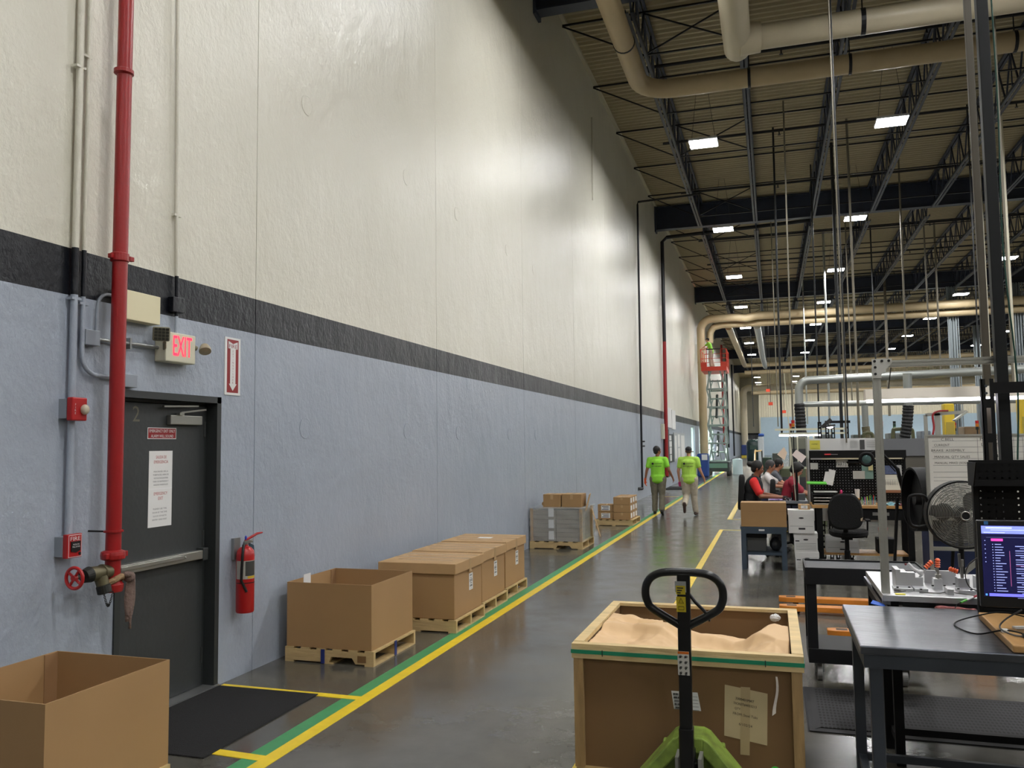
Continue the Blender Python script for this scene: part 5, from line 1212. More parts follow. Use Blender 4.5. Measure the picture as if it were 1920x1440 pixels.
tag(M().grid(lambda u, v: (5.86+.2*u, 13.12+.14*v, .915+.015*math.sin(u*12+v*4)+.01*math.sin(v*11)), 14, 10).build('cloth', mat('cloth_maroon', (96,40,40), .8), mods=solid(.004)), 'dark maroon cloth next to the pale blue cloth', 'cloth')
tag(M().cyl((5.07, 13.78, 1.625), (5.2, 13.78, 1.625), .011, n=8).build('screwdriver', mat('handle_red', (190,30,34), .4)).__class__ and M().cyl((4.98, 13.69, 1.635), (5.12, 13.69, 1.635), .012, n=8).build('screwdriver', mat('handle_red', (190,30,34))), 'red-handled screwdriver on the pegboard header', 'tool') if False else None
sd = thing('screwdriver', 'red-handled screwdriver held on the pegboard header', 'tool', (5.0, 13.69, 1.64)); M().cyl((4.97, 13.688, 1.64), (5.06, 13.688, 1.64), .011, n=8).build('handle', mat('handle_red', (190,30,34), .4), sd); M().cyl((5.06, 13.688, 1.64), (5.16, 13.688, 1.64), .004, n=6).build('blade', galv, sd)
# things under the bench
def carton(lab, x0, x1, y0, y1, z0, z1, mt=white, hand=True, text_=False, lid=True):
    b = thing('archive_box', lab, 'box', ((x0+x1)/2, (y0+y1)/2, z0))
    M().box(x0, x1, y0, y1, z0, z1-.05 if lid else z1).build('body', mt, b)
    if lid: M().box(x0-.006, x1+.006, y0-.006, y1+.006, z1-.07, z1).build('lid', mt, b)
    m = M(); xc = (x0+x1)/2; h = z1-z0; yf = y0-.0015
    if hand: m.ell((xc, yf, z0+h*.66), (.035,.001,.012), 14, 6)
    if text_:
        for k in range(5): m.box(x0+.02, x1-.02, yf-.0005, yf, z0+h*(.14+.08*k), z0+h*(.14+.08*k)+.003)
        m.box(x0+.015, x0+.07, yf-.0005, yf, z0+h*.56, z0+h*.62)
    else: m.box(xc-.04, xc+.05, yf-.0005, yf, z0+h*.16, z0+h*.24); m.box(x0+.02, x1-.02, yf-.0005, yf, z0+h*.3, z0+h*.31)
    m.build('printing', mat('print_black', (40,40,44), .6), b); return b
carton('white open archive box on the lower shelf behind the chair', 4.92, 5.37, 13.22, 13.5, .211, .45, lid=False)
tag(M().lathe([(.05,0),(.068,.15)], (5.72, 13.4, .42), (0,0,1), 16).build('bucket', mat('bucket_red', (196,28,32), .4), smooth=True), 'red bucket under the wooden-topped workbench', 'bucket')
tag(M().box(5.62, 5.86, 13.24, 13.55, .211, .42).build('storage_bin', near_black, bevel=.01), 'black bin beneath the red bucket', 'bin')
carton('lowest white archive box of the stack by the wooden-topped bench', 4.475, 4.79, 12.78, 13.1, 0, .255, text_=True)
carton('middle white archive box with printed lines, in the stack by the bench', 4.465, 4.78, 12.78, 13.1, .256, .53, text_=True)
b = carton('top white archive box with a hand hole, set askew on the stack', 4.395, 4.745, 12.74, 13.04, .531, .86)
sbox('small brown carton with a white label on top of the archive boxes', (4.62, 12.95, .861), (.16, .2, .07), label='y')
# office chair
OC = thing('office_chair', 'black fabric office chair turned away from the camera, before the wooden-topped bench', 'office chair', (5.13, 12.6, 0))
fab = mat('chair_black', (10,10,11), .95, bump=.3, bscale=80)
m = M(); cx = 5.13
def rb(cx, cy, cz, w_, h_, t_, tilt):
    m = M(); n = 28; R = Matrix.Rotation(tilt, 3, 'X'); v = []
    for (s, yy) in ((.9, -t_/2), (1, -t_/4), (1, t_/4), (.9, t_/2)):
        for i in range(n):
            a = 2*PI*i/n; e = 2/3.2
            x = math.copysign(abs(math.cos(a))**e, math.cos(a))*w_/2*s; z = math.copysign(abs(math.sin(a))**e, math.sin(a))*h_/2*s
            x *= (1-.18*max(0, z/(h_/2)))
            v.append(V3((cx, cy, cz))+R@V3((x, yy+.10*(x/(w_/2))**2*t_*2*.5, z)))
    f = [(j*n+i, j*n+(i+1) % n, (j+1)*n+(i+1) % n, (j+1)*n+i) for j in range(3) for i in range(n)]+[list(range(n))[::-1], list(range(3*n, 4*n))]
    m.add(v, f); return m
rb(5.14, 12.45, .87, .46, .50, .09, -.08).build('backrest', fab, OC, smooth=True)
m = rb(5.2, 12.78, .54, .52, .50, .09, PI/2); m.build('seat', fab, OC, smooth=True)
m = M(); m.cyl((5.17, 12.75, .12), (5.17, 12.75, .50), .03, n=14); m.cyl((5.17, 12.75, .1), (5.17, 12.75, .3), .04, n=14); m.box(5.1, 5.24, 12.65, 12.85, .46, .5); m.bar((5.14, 12.5, .7), (5.15, 12.6, .5), .06, .015); m.build('gas_column', near_black, OC)
for k in range(5):
    a = .3+k*2*PI/5; e = V3((5.17+.3*math.cos(a), 12.75+.3*math.sin(a), .075)); 
    l = M().bar((5.17, 12.75, .115), e, .045, .03).build('base_leg', near_black, OC); M().cyl(e+V3((-.02,0,-.048)), e+V3((.02,0,-.048)), .026, n=12).build('caster', near_black, l)
m = M(); m.tube([(5.43, 12.78, .48), (5.45, 12.78, .6), (5.45, 12.75, .72)], .014, 8); m.box(5.42, 5.48, 12.62, 12.88, .72, .745); m.build('armrest', near_black, OC, bevel=.005)
M().prism([(5.33, 12.40, .78), (5.36, 12.40, .80), (5.35, 12.40, .75), (5.33, 12.40, .745)], (0,-.004,0)).build('care_label', mat('label_tan', (190,170,140)), OC)
# small blue-grey table with brown box
ST = thing('side_table', 'small blue-grey steel table holding the long brown carton', 'table', (4.04, 13.0, 0))
M().box(3.72, 4.37, 12.68, 13.5, .585, .615).build('table_top', blue_steel, ST); 
m = M(); m.box(3.73, 4.36, 12.685, 12.70, .52, .585); m.box(3.73, 3.745, 12.70, 13.48, .52, .585); m.build('apron', blue_steel, ST)
for x, y in ((3.73, 12.69), (4.29, 12.69), (3.73, 13.42), (4.29, 13.42)): M().box(x, x+.07, y, y+.06, 0, .585).build('leg', blue_steel, ST)
M().box(3.75, 4.34, 12.72, 13.46, .21, .25).build('lower_shelf', blue_steel, ST)
M().box(3.98, 4.06, 12.68, 12.684, .56, .585).build('name_label', white, ST)
bb = thing('cardboard_box', 'long brown carton on the small blue-grey table by the aisle', 'box', (4.05, 12.9, .616)); M().box(3.735, 4.37, 12.70, 13.05, .616, .965).build('body', card, bb, bevel=.004); M().box(3.735, 4.37, 12.698, 12.70, .84, .844).build('fold_line', card_in, bb)
sb = thing('storage_bin', 'grey lidded plastic tote on the lower shelf of the blue-grey table', 'bin', (3.93, 13, .25)); M().box(3.81, 4.08, 12.8, 13.2, .251, .45).build('body', mat('bin_grey', (62,64,64), .5), sb, bevel=.01); M().box(3.80, 4.09, 12.79, 13.21, .45, .50).build('lid', near_black, sb, bevel=.008)
tag(M().ell((4.21, 12.95, .35), (.09,.12,.10)).build('plastic_bag', mat('bag_dark', (40,42,46), .3, bump=.6, bscale=20), smooth=True), 'dark bag stuffed beside the grey tote', 'bag')
# workers' grey table and things on it
WT = thing('worktable', 'grey work table in front of the woman with red sleeves', 'table', (4.4, 14.4, 0))
gm = mat('table_grey', (120,124,130), .4)
M().box(4.115, 4.72, 14.05, 14.85, .865, .90).build('table_top', gm, WT)
for x, y in ((4.2, 14.1), (4.64, 14.1), (4.2, 14.75), (4.64, 14.75)): M().box(x, x+.05, y, y+.05, 0, .865).build('leg', near_black, WT)
tag(M().lathe([(.033,0),(.036,.02),(.045,.15),(.044,.24),(.03,.25)], (4.54, 14.2, .901), (0,0,1), 16).build('tumbler', mat('tumbler_red', (96,12,20), .2), smooth=True), 'dark red tumbler standing on the grey work table', 'tumbler')
tag(M().box(4.58, 4.69, 14.3, 14.45, .901, 1.0).build('tin_box', mat('tin_grey', (92,96,98), .4), bevel=.005), 'grey tin box behind the dark red tumbler', 'box')
tag(M().box(4.475, 4.505, 14.2, 14.24, .901, 1.03).build('spray_bottle', near_black, bevel=.006), 'black bottle left of the dark red tumbler', 'bottle')
tag(M().grid(lambda u, v: (4.14+.2*u, 14.1+.4*v, .914+.012*math.sin(u*8)*math.sin(v*9)), 12, 12).build('cloth', mat('cloth_lilac', (164,140,200), .7), mods=solid(.004)), 'lilac cloth under the nearest worker hands', 'cloth')
m = M()
random.seed(5)
for k in range(16): 
    c = V3((4.40+random.uniform(-.05,.06), 14.2+random.uniform(-.1,.1), .915+random.uniform(0,.05))); m.obox(c, (.04,.01,.015), (random.random()*3, random.random()*3, random.random()*3))
tag(m.build('small_parts', mat('parts_dark', (30,30,36), .4), kind=None) if False else m.build('small_parts', mat('parts_dark', (30,30,36), .4)), 'heap of small dark parts before the nearest worker', 'parts', kind='stuff')
PL = thing('lamp_pole', 'thin cream pole on a black stand rising from the grey work table', 'pole', (4.46, 14.1, .9)); 
a = at(1495, 938, 14.1); M().box(a.x-.017, a.x+.017, 14.08, 14.12, .90, at(1495, 880, 14.1).z).build('stand', near_black, PL); M().cyl((a.x-.02, 14.13, .901), (at(1470,700,14.13).x, 14.13, at(1470,700,14.13).z), .009, n=6).build('rod', cream_pl, PL)
# cream sheets hung on rods
def rhomb(lab, pts, Y, mt):
    P = [at(x, y, Y) for x, y in pts]; return tag(M().prism(P, (0,.004,0)).build('hanging_sheet', mt), lab, 'paper')
rhomb('cream paper diamond hanging left above the seated workers', [(1470, 838), (1476, 849), (1471, 863), (1457, 852)], 16.2, mat('sheet_cream', (226,204,180), .6))
rhomb('tilted white sheet hanging right above the seated workers', [(1493, 843), (1512, 856), (1503, 868), (1485, 853)], 16.0, mat('sheet_pale', (232,218,212), .6))
# light frame behind the workers
LF = thing('lighting_frame', 'white overhead frame with a bright strip lamp behind the seated workers', 'frame', (4.8, 17.4, 0))
a = at(1461, 817, 17.4); b = at(1585, 815, 17.4)
m = M(); m.box(a.x-.08, b.x, 17.38, 17.44, a.z+.10, a.z+.14); m.box(a.x, b.x, 17.38, 17.44, a.z+.02, a.z+.055)
for px in (1482, 1496, 1517, 1527): 
    q = at(px, 850, 17.4); m.box(q.x-.012, q.x+.012, 17.39, 17.43, 0, a.z)
m.build('rails', cream_pl, LF); M().box(a.x, at(1540, 817, 17.4).x, 17.38, 17.46, a.z-.012, a.z+.018).build('strip_lamp', mat('fluorescent', (255,255,255)), LF)
# black slotted frame above the pegboard
F2 = thing('slotted_frame', 'black slotted uprights with a cross piece and desk lamp above the pegboard', 'frame', (5.15, 14.1, 0))
for px, t in ((1539, 791), (1553, 789), (1564, 800), (1590, 789)):
    a = at(px, 850, 14.1); m = M(); slotted(m, a.x-.03, 14.1, .3 if False else 0, at(px, t, 14.1).z, .055, sl=.055, gap=.03); m.build('upright', near_black, F2)
a = at(1553, 789, 14.1); b = at(1594, 789, 14.1); M().box(a.x-.03, b.x, 14.09, 14.10, a.z-.04, a.z).build('cross_piece', near_black, F2)
m = M(); a = at(1541, 801, 14.0); b = at(1558, 786, 14.0); m.bar(a, b, .06, .05); m.bar(a, at(1566, 797, 14.0), .05, .03); m.build('lamp_arm', mat('lamp_dark', (50,50,50), .4), F2)
M().ell(at(1556, 801, 14.05), (.05,.04,.018)).build('lamp_glow', mat('fluorescent', (255,255,255)), F2)
# whiteboard
WH = thing('whiteboard', 'white dry-erase board with a ruled handwritten table on an aluminium frame', 'whiteboard', (6.7, 10.5, 0))
wx0, wx1, wz0, wz1 = 5.905, 7.35, .98, 1.885
M().box(wx0, wx1, 10.5, 10.52, wz0, wz1).build('board', mat('board_enamel', (216,214,206), .3), WH)
m = M(); m.box(wx0-.035, wx0, 10.48, 10.53, 0, wz1+.02); m.box(wx1, wx1+.035, 10.48, 10.53, 0, wz1+.02); m.box(wx0, wx1, 10.48, 10.53, wz1, wz1+.02); m.box(wx0, wx1, 10.48, 10.53, .94, .98); m.box(wx0, wx1, 10.49, 10.52, .12, .16); m.bar((wx0, 10.5, .1), (wx0+.6, 10.5, .62), .04, .05); m.box(wx0, wx1, 10.49, 10.52, .60, .64); m.build('frame', alu, WH)
m = M(); k = 0
for z in (1.83, 1.76, 1.70, 1.63, 1.555, 1.48, 1.42, 1.38, 1.30, 1.22, 1.15, 1.07, 1.02): m.box(wx0+.04, wx1-.05, 10.498, 10.4995, z, z+.003)
m.box(wx0+.5, wx0+.503, 10.498, 10.4995, 1.0, 1.86); m.box(wx0+.86, wx0+.863, 10.498, 10.4995, 1.6, 1.86); m.box(wx0+.95, wx0+.953, 10.498, 10.4995, 1.6, 1.86); m.build('ruled_lines', mat('grey_ink', (90,90,95)), WH)
m = M()
for s, x, z, h, wd in (('C.BELL', .2, 1.85, .03, .13), ('P/N  778.2', .66, 1.85, .03, .26), ('CURRENT', .14, 1.785, .026, .16), ('LR6098-302', .68, 1.79, .035, .28), ('BRAKE  ASSEMBLY', .2, 1.725, .026, .34), ('MANUAL QTY SALES', .24, 1.65, .03, .36), ('16074.5M', .68, 1.66, .035, .24), ('MANUAL MRKD (SOS/SUM)', .26, 1.58, .03, .4), ('27/63', .66, 1.59, .035, .15), ('LEAR', .2, 1.335, .045, .12), ('MODEL 2.5.0', .24, 1.26, .026, .24), ('RIGHT HAND BUSHEL', .27, 1.185, .03, .36), ('TIME WORKED', .22, 1.11, .026, .25), ('LEVER', .16, 1.04, .03, .15)):
    text(M(), s, (wx0+x, 10.4985, z), (1,0,0), (0,0,1), h, wd).build('handwriting', mat('marker_ink', (60,58,54), .6), WH)
# fans
FN = thing('pedestal_fan', 'large round wire-guard pedestal fan in front of the whiteboard', 'fan', (5.95, 9.0, 0))
fc = V3((5.93, 8.95, 1.125)); wire = mat('fan_wire', (150,150,144), .35, .7)
m = M()
for k in range(22):
    r = .05+.0126*k; dy = -.09*(1-(r/.315)**2); m.tube([fc+V3((r*math.cos(a), dy, r*math.sin(a))) for a in [2*PI*i/36 for i in range(36)]], .0028, 4, closed=True)
for k in range(8):
    a = k*PI/4+.1; m.tube([fc+V3((r*math.cos(a), -.09*(1-(r/.315)**2)+.003, r*math.sin(a))) for r in (.04,.12,.2,.27,.315)], .002, 4)
m.build('guard', wire, FN)
m = M()
for k in range(12):
    r = .06+.022*k; m.tube([fc+V3((r*math.cos(a), .17, r*math.sin(a))) for a in [2*PI*i/36 for i in range(36)]], .0028, 4, closed=True)
for k in range(6):
    a = k*PI/3; m.tube([fc+V3((r*math.cos(a), .172, r*math.sin(a))) for r in (.05, .315)], .003, 4)
m.build('rear_guard', wire, FN)
m = M(); m.lathe([(.31,.15),(.31,-.01),(.325,-.01),(.325,.15),(.31,.15)], fc, (0,1,0), 48, caps=False); m.build('rim', near_black, FN, smooth=True)
m = M(); m.cyl(fc+V3((0,-.10,0)), fc+V3((0,-.085,0)), .04, n=24); m.build('hub_badge', near_black, FN); M().tube([fc+V3((.04*math.cos(a), -.10, .04*math.sin(a))) for a in [2*PI*i/24 for i in range(24)]], .006, 6, closed=True).build('hub_ring', wire, FN, smooth=True)
for k in range(3):
    a0 = k*2*PI/3+.9; m = M(); v = []
    for i in range(7):
        r = .05+.235*i/6
        for j in range(6): 
            a = a0+(j/5-.5)*(.35+.75*math.sin(PI*min(1,i/5.2))); v.append(fc+V3((r*math.cos(a), .06+.05*(j/5-.5), r*math.sin(a))))
    m.add(v, [(i*6+j, i*6+j+1, (i+1)*6+j+1, (i+1)*6+j) for i in range(6) for j in range(5)]); m.build('blade', mat('blade_grey', (34,34,34), .5), FN, smooth=True, mods=solid(.004))
m = M(); m.cyl(fc+V3((0,.03,0)), fc+V3((0,.22,0)), .07, n=18); m.build('motor', near_black, FN, smooth=True)
m = M(); m.cyl(fc+V3((0,.18,-.02)), (fc.x, fc.y+.18, .05), .025, n=12); m.build('pole', near_black, FN)
M().lathe([(.24,0),(.24,.02),(.05,.05)], (fc.x, fc.y+.18, 0), (0,0,1), 28).build('base', near_black, FN)
m = M(); m.tube(cr([fc+V3((-.30,.06,.12)), fc+V3((-.33,.05,.18)), fc+V3((-.44,.05,.18)), fc+V3((-.47,.05,.12)), fc+V3((-.47,.05,-.06)), fc+V3((-.42,.05,-.12)), fc+V3((-.32,.05,-.11))], 5, False), .014, 8); m.build('handle', near_black, FN, smooth=True)
DF = thing('drum_fan', 'black drum fan seen side-on between the workbench and the whiteboard', 'fan', (5.95, 11.2, 0))
m = M(); ax = V3((-.985,-.17,0)).normalized(); dc = V3((5.93, 11.2, 1.13)); m.lathe([(.36,-.11),(.385,-.11),(.385,.13),(.36,.13),(.36,-.11)], dc, ax, 36, caps=False); m.build('drum', near_black, DF, smooth=True)
m = M(); m.lathe([(.0,.0),(.362,0),(.362,.01),(0,.01)], dc, ax, 30); m.cyl(dc-ax*.1, dc+ax*.1, .07); m.build('grille', mat('grille_dark', (24,24,25), .6), DF)
m = M(); m.tube([dc+V3((.3,-.3,0)), (6.15, 10.95, .1), (5.6, 10.95, .05)], .02, 8); m.tube([dc+V3((-.25,.25,0)), (5.6, 11.45, .1), (6.1, 11.45, .05)], .02, 8); m.build('stand', near_black, DF)
# machines and clutter behind the bench
cabm = mat('cabinet_grey', (112,114,118), .45); cabt = mat('cabinet_taupe', (92,88,80), .5)
CB = thing('machine_cabinet', 'wide grey machine cabinet behind the calendar and whiteboard', 'cabinet', (8, 20.3, 0))
M().box(6.52, 9.6, 20.0, 21.5, 1.50, 1.88).build('upper_panel', cabm, CB); M().box(6.54, 9.58, 20.05, 21.5, 0, 1.495).build('lower_body', cabt, CB)
for (lab, x0, x1, y0, y1, z1, c) in (('dark blue parts rack seen past the fan, under the whiteboard', 6.05, 7.6, 11.7, 12.2, 1.05, (30,44,84)), ('olive green machine bed behind the seated workers', 4.35, 5.3, 19.5, 21, 1.25, (84,92,66)), ('grey-green electrical cabinet behind the white lighting frame', 4.62, 5.05, 22.0, 22.8, 1.95, (124,126,112)), ('dark machine body behind the two hanging sheets', 5.15, 5.9, 21.0, 22.0, 1.7, (38,40,42)), ('brown carton standing behind the maroon-shirted worker', 4.84, 5.0, 17.6, 18.0, 1.3, (140,108,74))):
    q = thing('machine' if 'carton' not in lab else 'cardboard_box', lab, 'machine' if 'carton' not in lab else 'box', ((x0+x1)/2, (y0+y1)/2, 0)); mt = mat('mach_%d_%d' % (c[0], c[1]), c, .5)
    M().box(x0, x1, y0, y1, 0, z1).build('body', mt, q, bevel=.02); M().box(x0+.05, x1-.05, y0-.02, y0-.001, z1*.55, z1*.85).build('front_panel', mat('mach_panel', (60,62,64), .4), q)
m = M(); m.box(4.42, 4.46, 23.2, 23.5, 1.75, 2.2); 
tag(tag(M().box(4.42, 4.72, 17.6, 18.4, .78, .82).build('worktable', gm), 'second grey work table farther along, in front of the glasses-wearing worker', 'table'), None)
m = M(); [m.box(x, x+.05, y, y+.05, 0, .78) for x in (4.45, 4.65) for y in (17.65, 18.3)]; m.build('leg', near_black, bpy.data.objects['worktable.001'])
tag(M().lathe([(.0,0),(.16,.03),(.16,.05),(0,.08)], (4.32, 17.9, 1.25), (.3,-.3,1), 20).build('task_lamp', mat('lamp_shell', (190,194,196), .3), smooth=True), 'round grey task lamp head over the second work table', 'lamp') if False else None
# ------------------------------------------------------------------ exhaust ducts, hoses and hanging services
sv = mat('duct_silver', (168,172,168), .35, .6)
ED = thing('exhaust_duct', 'silver exhaust duct crossing low over the work area and turning down to a black hose', 'duct', at(1497, 757, 25))
a = at(1497, 712, 25); b = at(1497, 757, 25)
m = M(); m.tube([(12.5, 25, 3.72), (a.x+.4, 25, a.z-.02)]+arc((a.x+.3, 25, a.z-.32), (0,0,1), (-1,0,0), .3)+[(a.x, 25, b.z)], .115, 14); m.tube([(7.2, 25, 3.7), (7.2, 25, 4.1)], .09, 10); m.build('pipe', sv, ED, smooth=True)
hose = mat('black_hose', (18,18,20), .55)
def hosepts(p, q, n=36): return [V3(p).lerp(V3(q), i/n) for i in range(n+1)]
q = at(1507, 872, 25); m = M(); P = hosepts((a.x, 25, b.z), (q.x, 25, q.z)); m.tube(P, [.15 if i % 2 else .135 for i in range(len(P))], 12); m.build('flexible_hose', hose, ED)
SD = thing('exhaust_duct', 'slimmer silver duct crossing just below the bigger exhaust duct', 'duct', at(1600, 757, 30))
m = M(); z = at(1600, 757, 30).z; m.cyl((5.2, 30, z+.02), (13.5, 30, z-.02), .095, n=12); m.build('pipe', sv, SD, smooth=True)
for px, lab in ((1621, 'clear and brass extraction hose hanging from the slim duct'), (1701, 'ribbed black extraction hose curving down behind the work light')):
    top = at(px, 760 if px == 1621 else 700, 29 if px == 1621 else 22); Y = top.y; H_ = thing('extraction_hose', lab, 'hose', top)
    mid = at(px+(2 if px == 1621 else 2), 800 if px == 1621 else 760, Y); end = at(px+(3 if px == 1621 else -6), 830, Y)
    M().cyl(top, mid, .10, n=12).build('collar', sv, H_); P = cr([mid, mid.lerp(end, .5)+V3((.02,0,0)), end], 12, False); M().tube(P, [.13 if i % 2 else .115 for i in range(len(P))], 12).build('flexible_hose', hose if px == 1701 else mat('hose_brass', (110,104,80), .5), H_)
# hanging conduits and wires
hc = mat('drop_conduit', (112,106,92), .55, .1); hd = mat('drop_dark', (40,42,44), .45, .3)
drops = [(1545, 0, 1596, 830, 13.95, .012, hc), (1565, 0, 1583, 845, 14.6, .012, hd), (1475, 270, 1487, 800, 24, .022, hc), (1692, 395, 1700, 690, 30, .03, hc), (1735, 495, 1745, 690, 36, .03, hc), (1850, 580, 1856, 690, 30, .05, cream_m), (1590, 520, 1598, 760, 34, .025, hc), (1527, 430, 1536, 800, 30, .025, hd), (1553, 640, 1556, 800, 40, .05, sv), (1640, 600, 1645, 750, 40, .03, hd), (1462, 500, 1466, 815, 26, .03, hd), (1455, 690, 1459, 800, 34, .02, hc), (1512, 690, 1514, 795, 50, .04, sv), (1578, 690, 1580, 850, 28, .05, hd), (1608, 700, 1612, 835, 26, .035, hc), (1668, 700, 1668, 780, 50, .07, hc), (1762, 620, 1764, 700, 40, .04, hc), (1882, 300, 1900, 720, 16, .02, hc), (1832, 500, 1836, 690, 26, .02, hd), (1410, 700, 1413, 800, 60, .03, hd), (1900, 620, 1905, 720, 24, .03, cream_m)]
dl = ['pale conduit drop in front of the pegboard frame, reaching the roof', 'dark conduit drop beside the pale one, reaching the roof']
for i, (x0, y0, x1, y1, Y, r, mt) in enumerate(drops):
    a, b = at(x0, y0, Y), at(x1, y1, Y)
    ztop = 11.39; x = (a.x+b.x)/2
    o = M().cyl((x, Y, ztop), (b.x if i > 1 else x, Y, b.z), r, n=8).build('drop_conduit', mt)
    if i < 2: tag(o, dl[i], 'conduit')
    else: tag(o, 'thin vertical service drop hanging from the roof over the work area', 'conduit', 'service drops hanging from the roof')
for i, (px, py, Y) in enumerate(((1440, 732, 60), (1445, 757, 55), (1470, 772, 60))):
    c = at(px, py, Y); s = thing('hanging_sign', ['topmost', 'middle', 'lowest'][i]+' of the small red-orange hanging signs far down the aisle', 'sign', c)
    M().box(c.x-.13, c.x+.13, Y, Y+.03, c.z-.1, c.z+.1).build('panel', mat('sign_orange', (230,80,50), .5), s); M().cyl((c.x, Y, c.z+.1), (c.x, Y, 11.39), .015, n=5).build('hanging_wire', hd, s)
# robots and signal towers
yl_ = mat('robot_yellow', (214,184,50), .45)
for (px0, px1, t, Y, lab) in ((1769, 1789, 757, 25, 'yellow machine column beyond the whiteboard'), (1911, 1923, 742, 22.5, 'yellow machine arm at the right edge behind the service pole')):
    a = at(px0, t, Y); b = at(px1, t, Y); m = M(); m.box(a.x, b.x, Y, Y+.35, 0, a.z); o = thing('yellow_machine', lab, 'machine', (a.x, Y, 0)); m.build('column', yl_, o, bevel=.03); M().box(a.x+.03, b.x-.03, Y-.03, Y-.001, .9, a.z-.5).build('cover_panel', mat('robot_ochre', (170,150,60), .5), o)
for i, (px, py, Y) in enumerate(((1487, 797, 21), (1482, 803, 21.3), (1653, 797, 27), (1647, 800, 27.5), (1677, 797, 27), (1790, 800, 26), (1832, 797, 24))):
    c = at(px, py, Y); s = thing('signal_tower', ['red, amber and green', 'short red', 'slim red, amber and blue', 'small red', 'dark-topped green', 'short red and green', 'slim red, amber and dark'][i]+' signal tower '+['above the white lighting frame', 'left of the taller one above the lighting frame', 'right of the aluminium post', 'just right of the aluminium post', 'above the grey cabinet', 'beside the yellow machine column', 'above the whiteboard'][i], 'signal light', (c.x, Y, 0))
    cols = [(34,40,38), (200,120,30), (190,30,30)] if i not in (4,) else [(70,110,70), (34,60,44), (30,34,32)]
    for k, cc in enumerate(cols): M().cyl((c.x, Y, c.z-.12+.08*k), (c.x, Y, c.z-.045+.08*k), .04, n=10).build('lamp_segment', mat('sig_%d_%d_%d' % cc, cc, .3), s)
    M().cyl((c.x, Y, 0), (c.x, Y, c.z-.12), .016, n=6).build('pole', hd, s)
og = mat('olive_tube', (110,112,84), .5)
for i, (px0, px1, t) in enumerate(((1674, 1711, 805), (1619, 1636, 812))):
    a, b = at(px0, t, 26), at(px1, t, 26); m = M(); m.tube(cr([(a.x, 26, 1.5), (a.x, 26, a.z-.08), (a.x+.08, 26, a.z), (b.x-.08, 26, b.z), (b.x, 26, b.z-.08), (b.x, 26, 1.5)], 4, False), .05, 8); tag(m.build('olive_guard', og, smooth=True), ['wide', 'narrow'][i]+' olive tubular guard arch on the machines behind the post', 'guard')
# machines row behind, low
for i, (px0, px1, t, Y, c) in enumerate(((1430, 1447, 858, 40, (34,60,44)), (1448, 1466, 850, 36, (60,66,60)), (1530, 1560, 815, 28, (90,94,96)), (1600, 1650, 815, 30, (84,90,84)), (1666, 1700, 812, 31, (100,104,104)), (1727, 1745, 808, 30, (120,128,140)), (1808, 1838, 800, 30, (120,96,66)))):
    a, b = at(px0, t, Y), at(px1, t, Y); q = thing('machine' if i < 6 else 'carton_stack', ['dark green bin stack by the blue partition', 'grey-green press behind the seated workers', 'grey machine behind the white boards', 'olive machine behind the white boards', 'pale grey machine left of the black hose', 'pale blue-grey machine left of the whiteboard', 'stack of brown cartons seen above the whiteboard'][i], 'machine' if i < 6 else 'boxes', ((a.x+b.x)/2, Y, 0))
    M().box(a.x, b.x, Y, Y+1, 0, a.z).build('body', mat('far_%d' % i, c, .5, var=.15), q, bevel=.03); M().box(a.x+.1, b.x-.1, Y-.03, Y-.002, a.z*.4, a.z*.8).build('panel', mat('far_panel', (70,74,74), .5), q)
FRM = thing('aluminium_frame', 'distant pale aluminium gantry frame with a red hose behind the whiteboard', 'frame', at(1760, 780, 18))
a, b = at(1735, 778, 18), at(1812, 772, 18); m = M(); m.bar((a.x, 18, a.z), (b.x, 18, b.z), .06, .06); m.box(a.x-.03, a.x+.03, 17.97, 18.03, 0, a.z); c = at(1757, 775, 18); m.box(c.x-.05, c.x+.05, 17.97, 18.03, 0, c.z); m.bar((b.x, 18, b.z), (a.x+.5, 18, a.z-.12), .25, .03); m.build('rails', alu, FRM)
m = M(); m.tube(cr([at(1778, 770, 17.9), at(1760, 771, 17.9), at(1749, 778, 17.9), at(1751, 800, 17.9), at(1749, 815, 17.9)], 6, False), .02, 6); m.build('red_hose', mat('hose_red', (150,34,40), .5), FRM, smooth=True)
# ------------------------------------------------------------------ scissor lift
SL = thing('scissor_lift', 'raised grey scissor lift with an orange-red platform beside the wall duct', 'scissor lift', (1.4, 47.6, 0))
lg = mat('lift_grey', (150,166,160), .45, .3); lo = mat('lift_orange', (206,58,34), .45); lgd = mat('lift_dark', (52,62,60), .5)
sx0, sx1, sy0, sy1 = .78, 1.98, 46.6, 48.9
M().box(sx0, sx1, sy0, sy1, .25, .78).build('chassis', lgd, SL, bevel=.04); M().box(sx0+.1, sx1-.1, sy0-.02, sy0-.001, .45, .7).build('front_panel', mat('lift_green', (110,150,130), .5), SL)
for x in (sx0-.02, sx1-.16):
    for y in (sy0+.3, sy1-.35): M().cyl((x, y, .25), (x+.18, y, .25), .25, n=20).build('wheel', mat('tyre', (60,60,58), .7), SL, bevel=.03)
m = M(); N = 5; z0, z1 = .80, 5.75; st = (z1-z0)/N
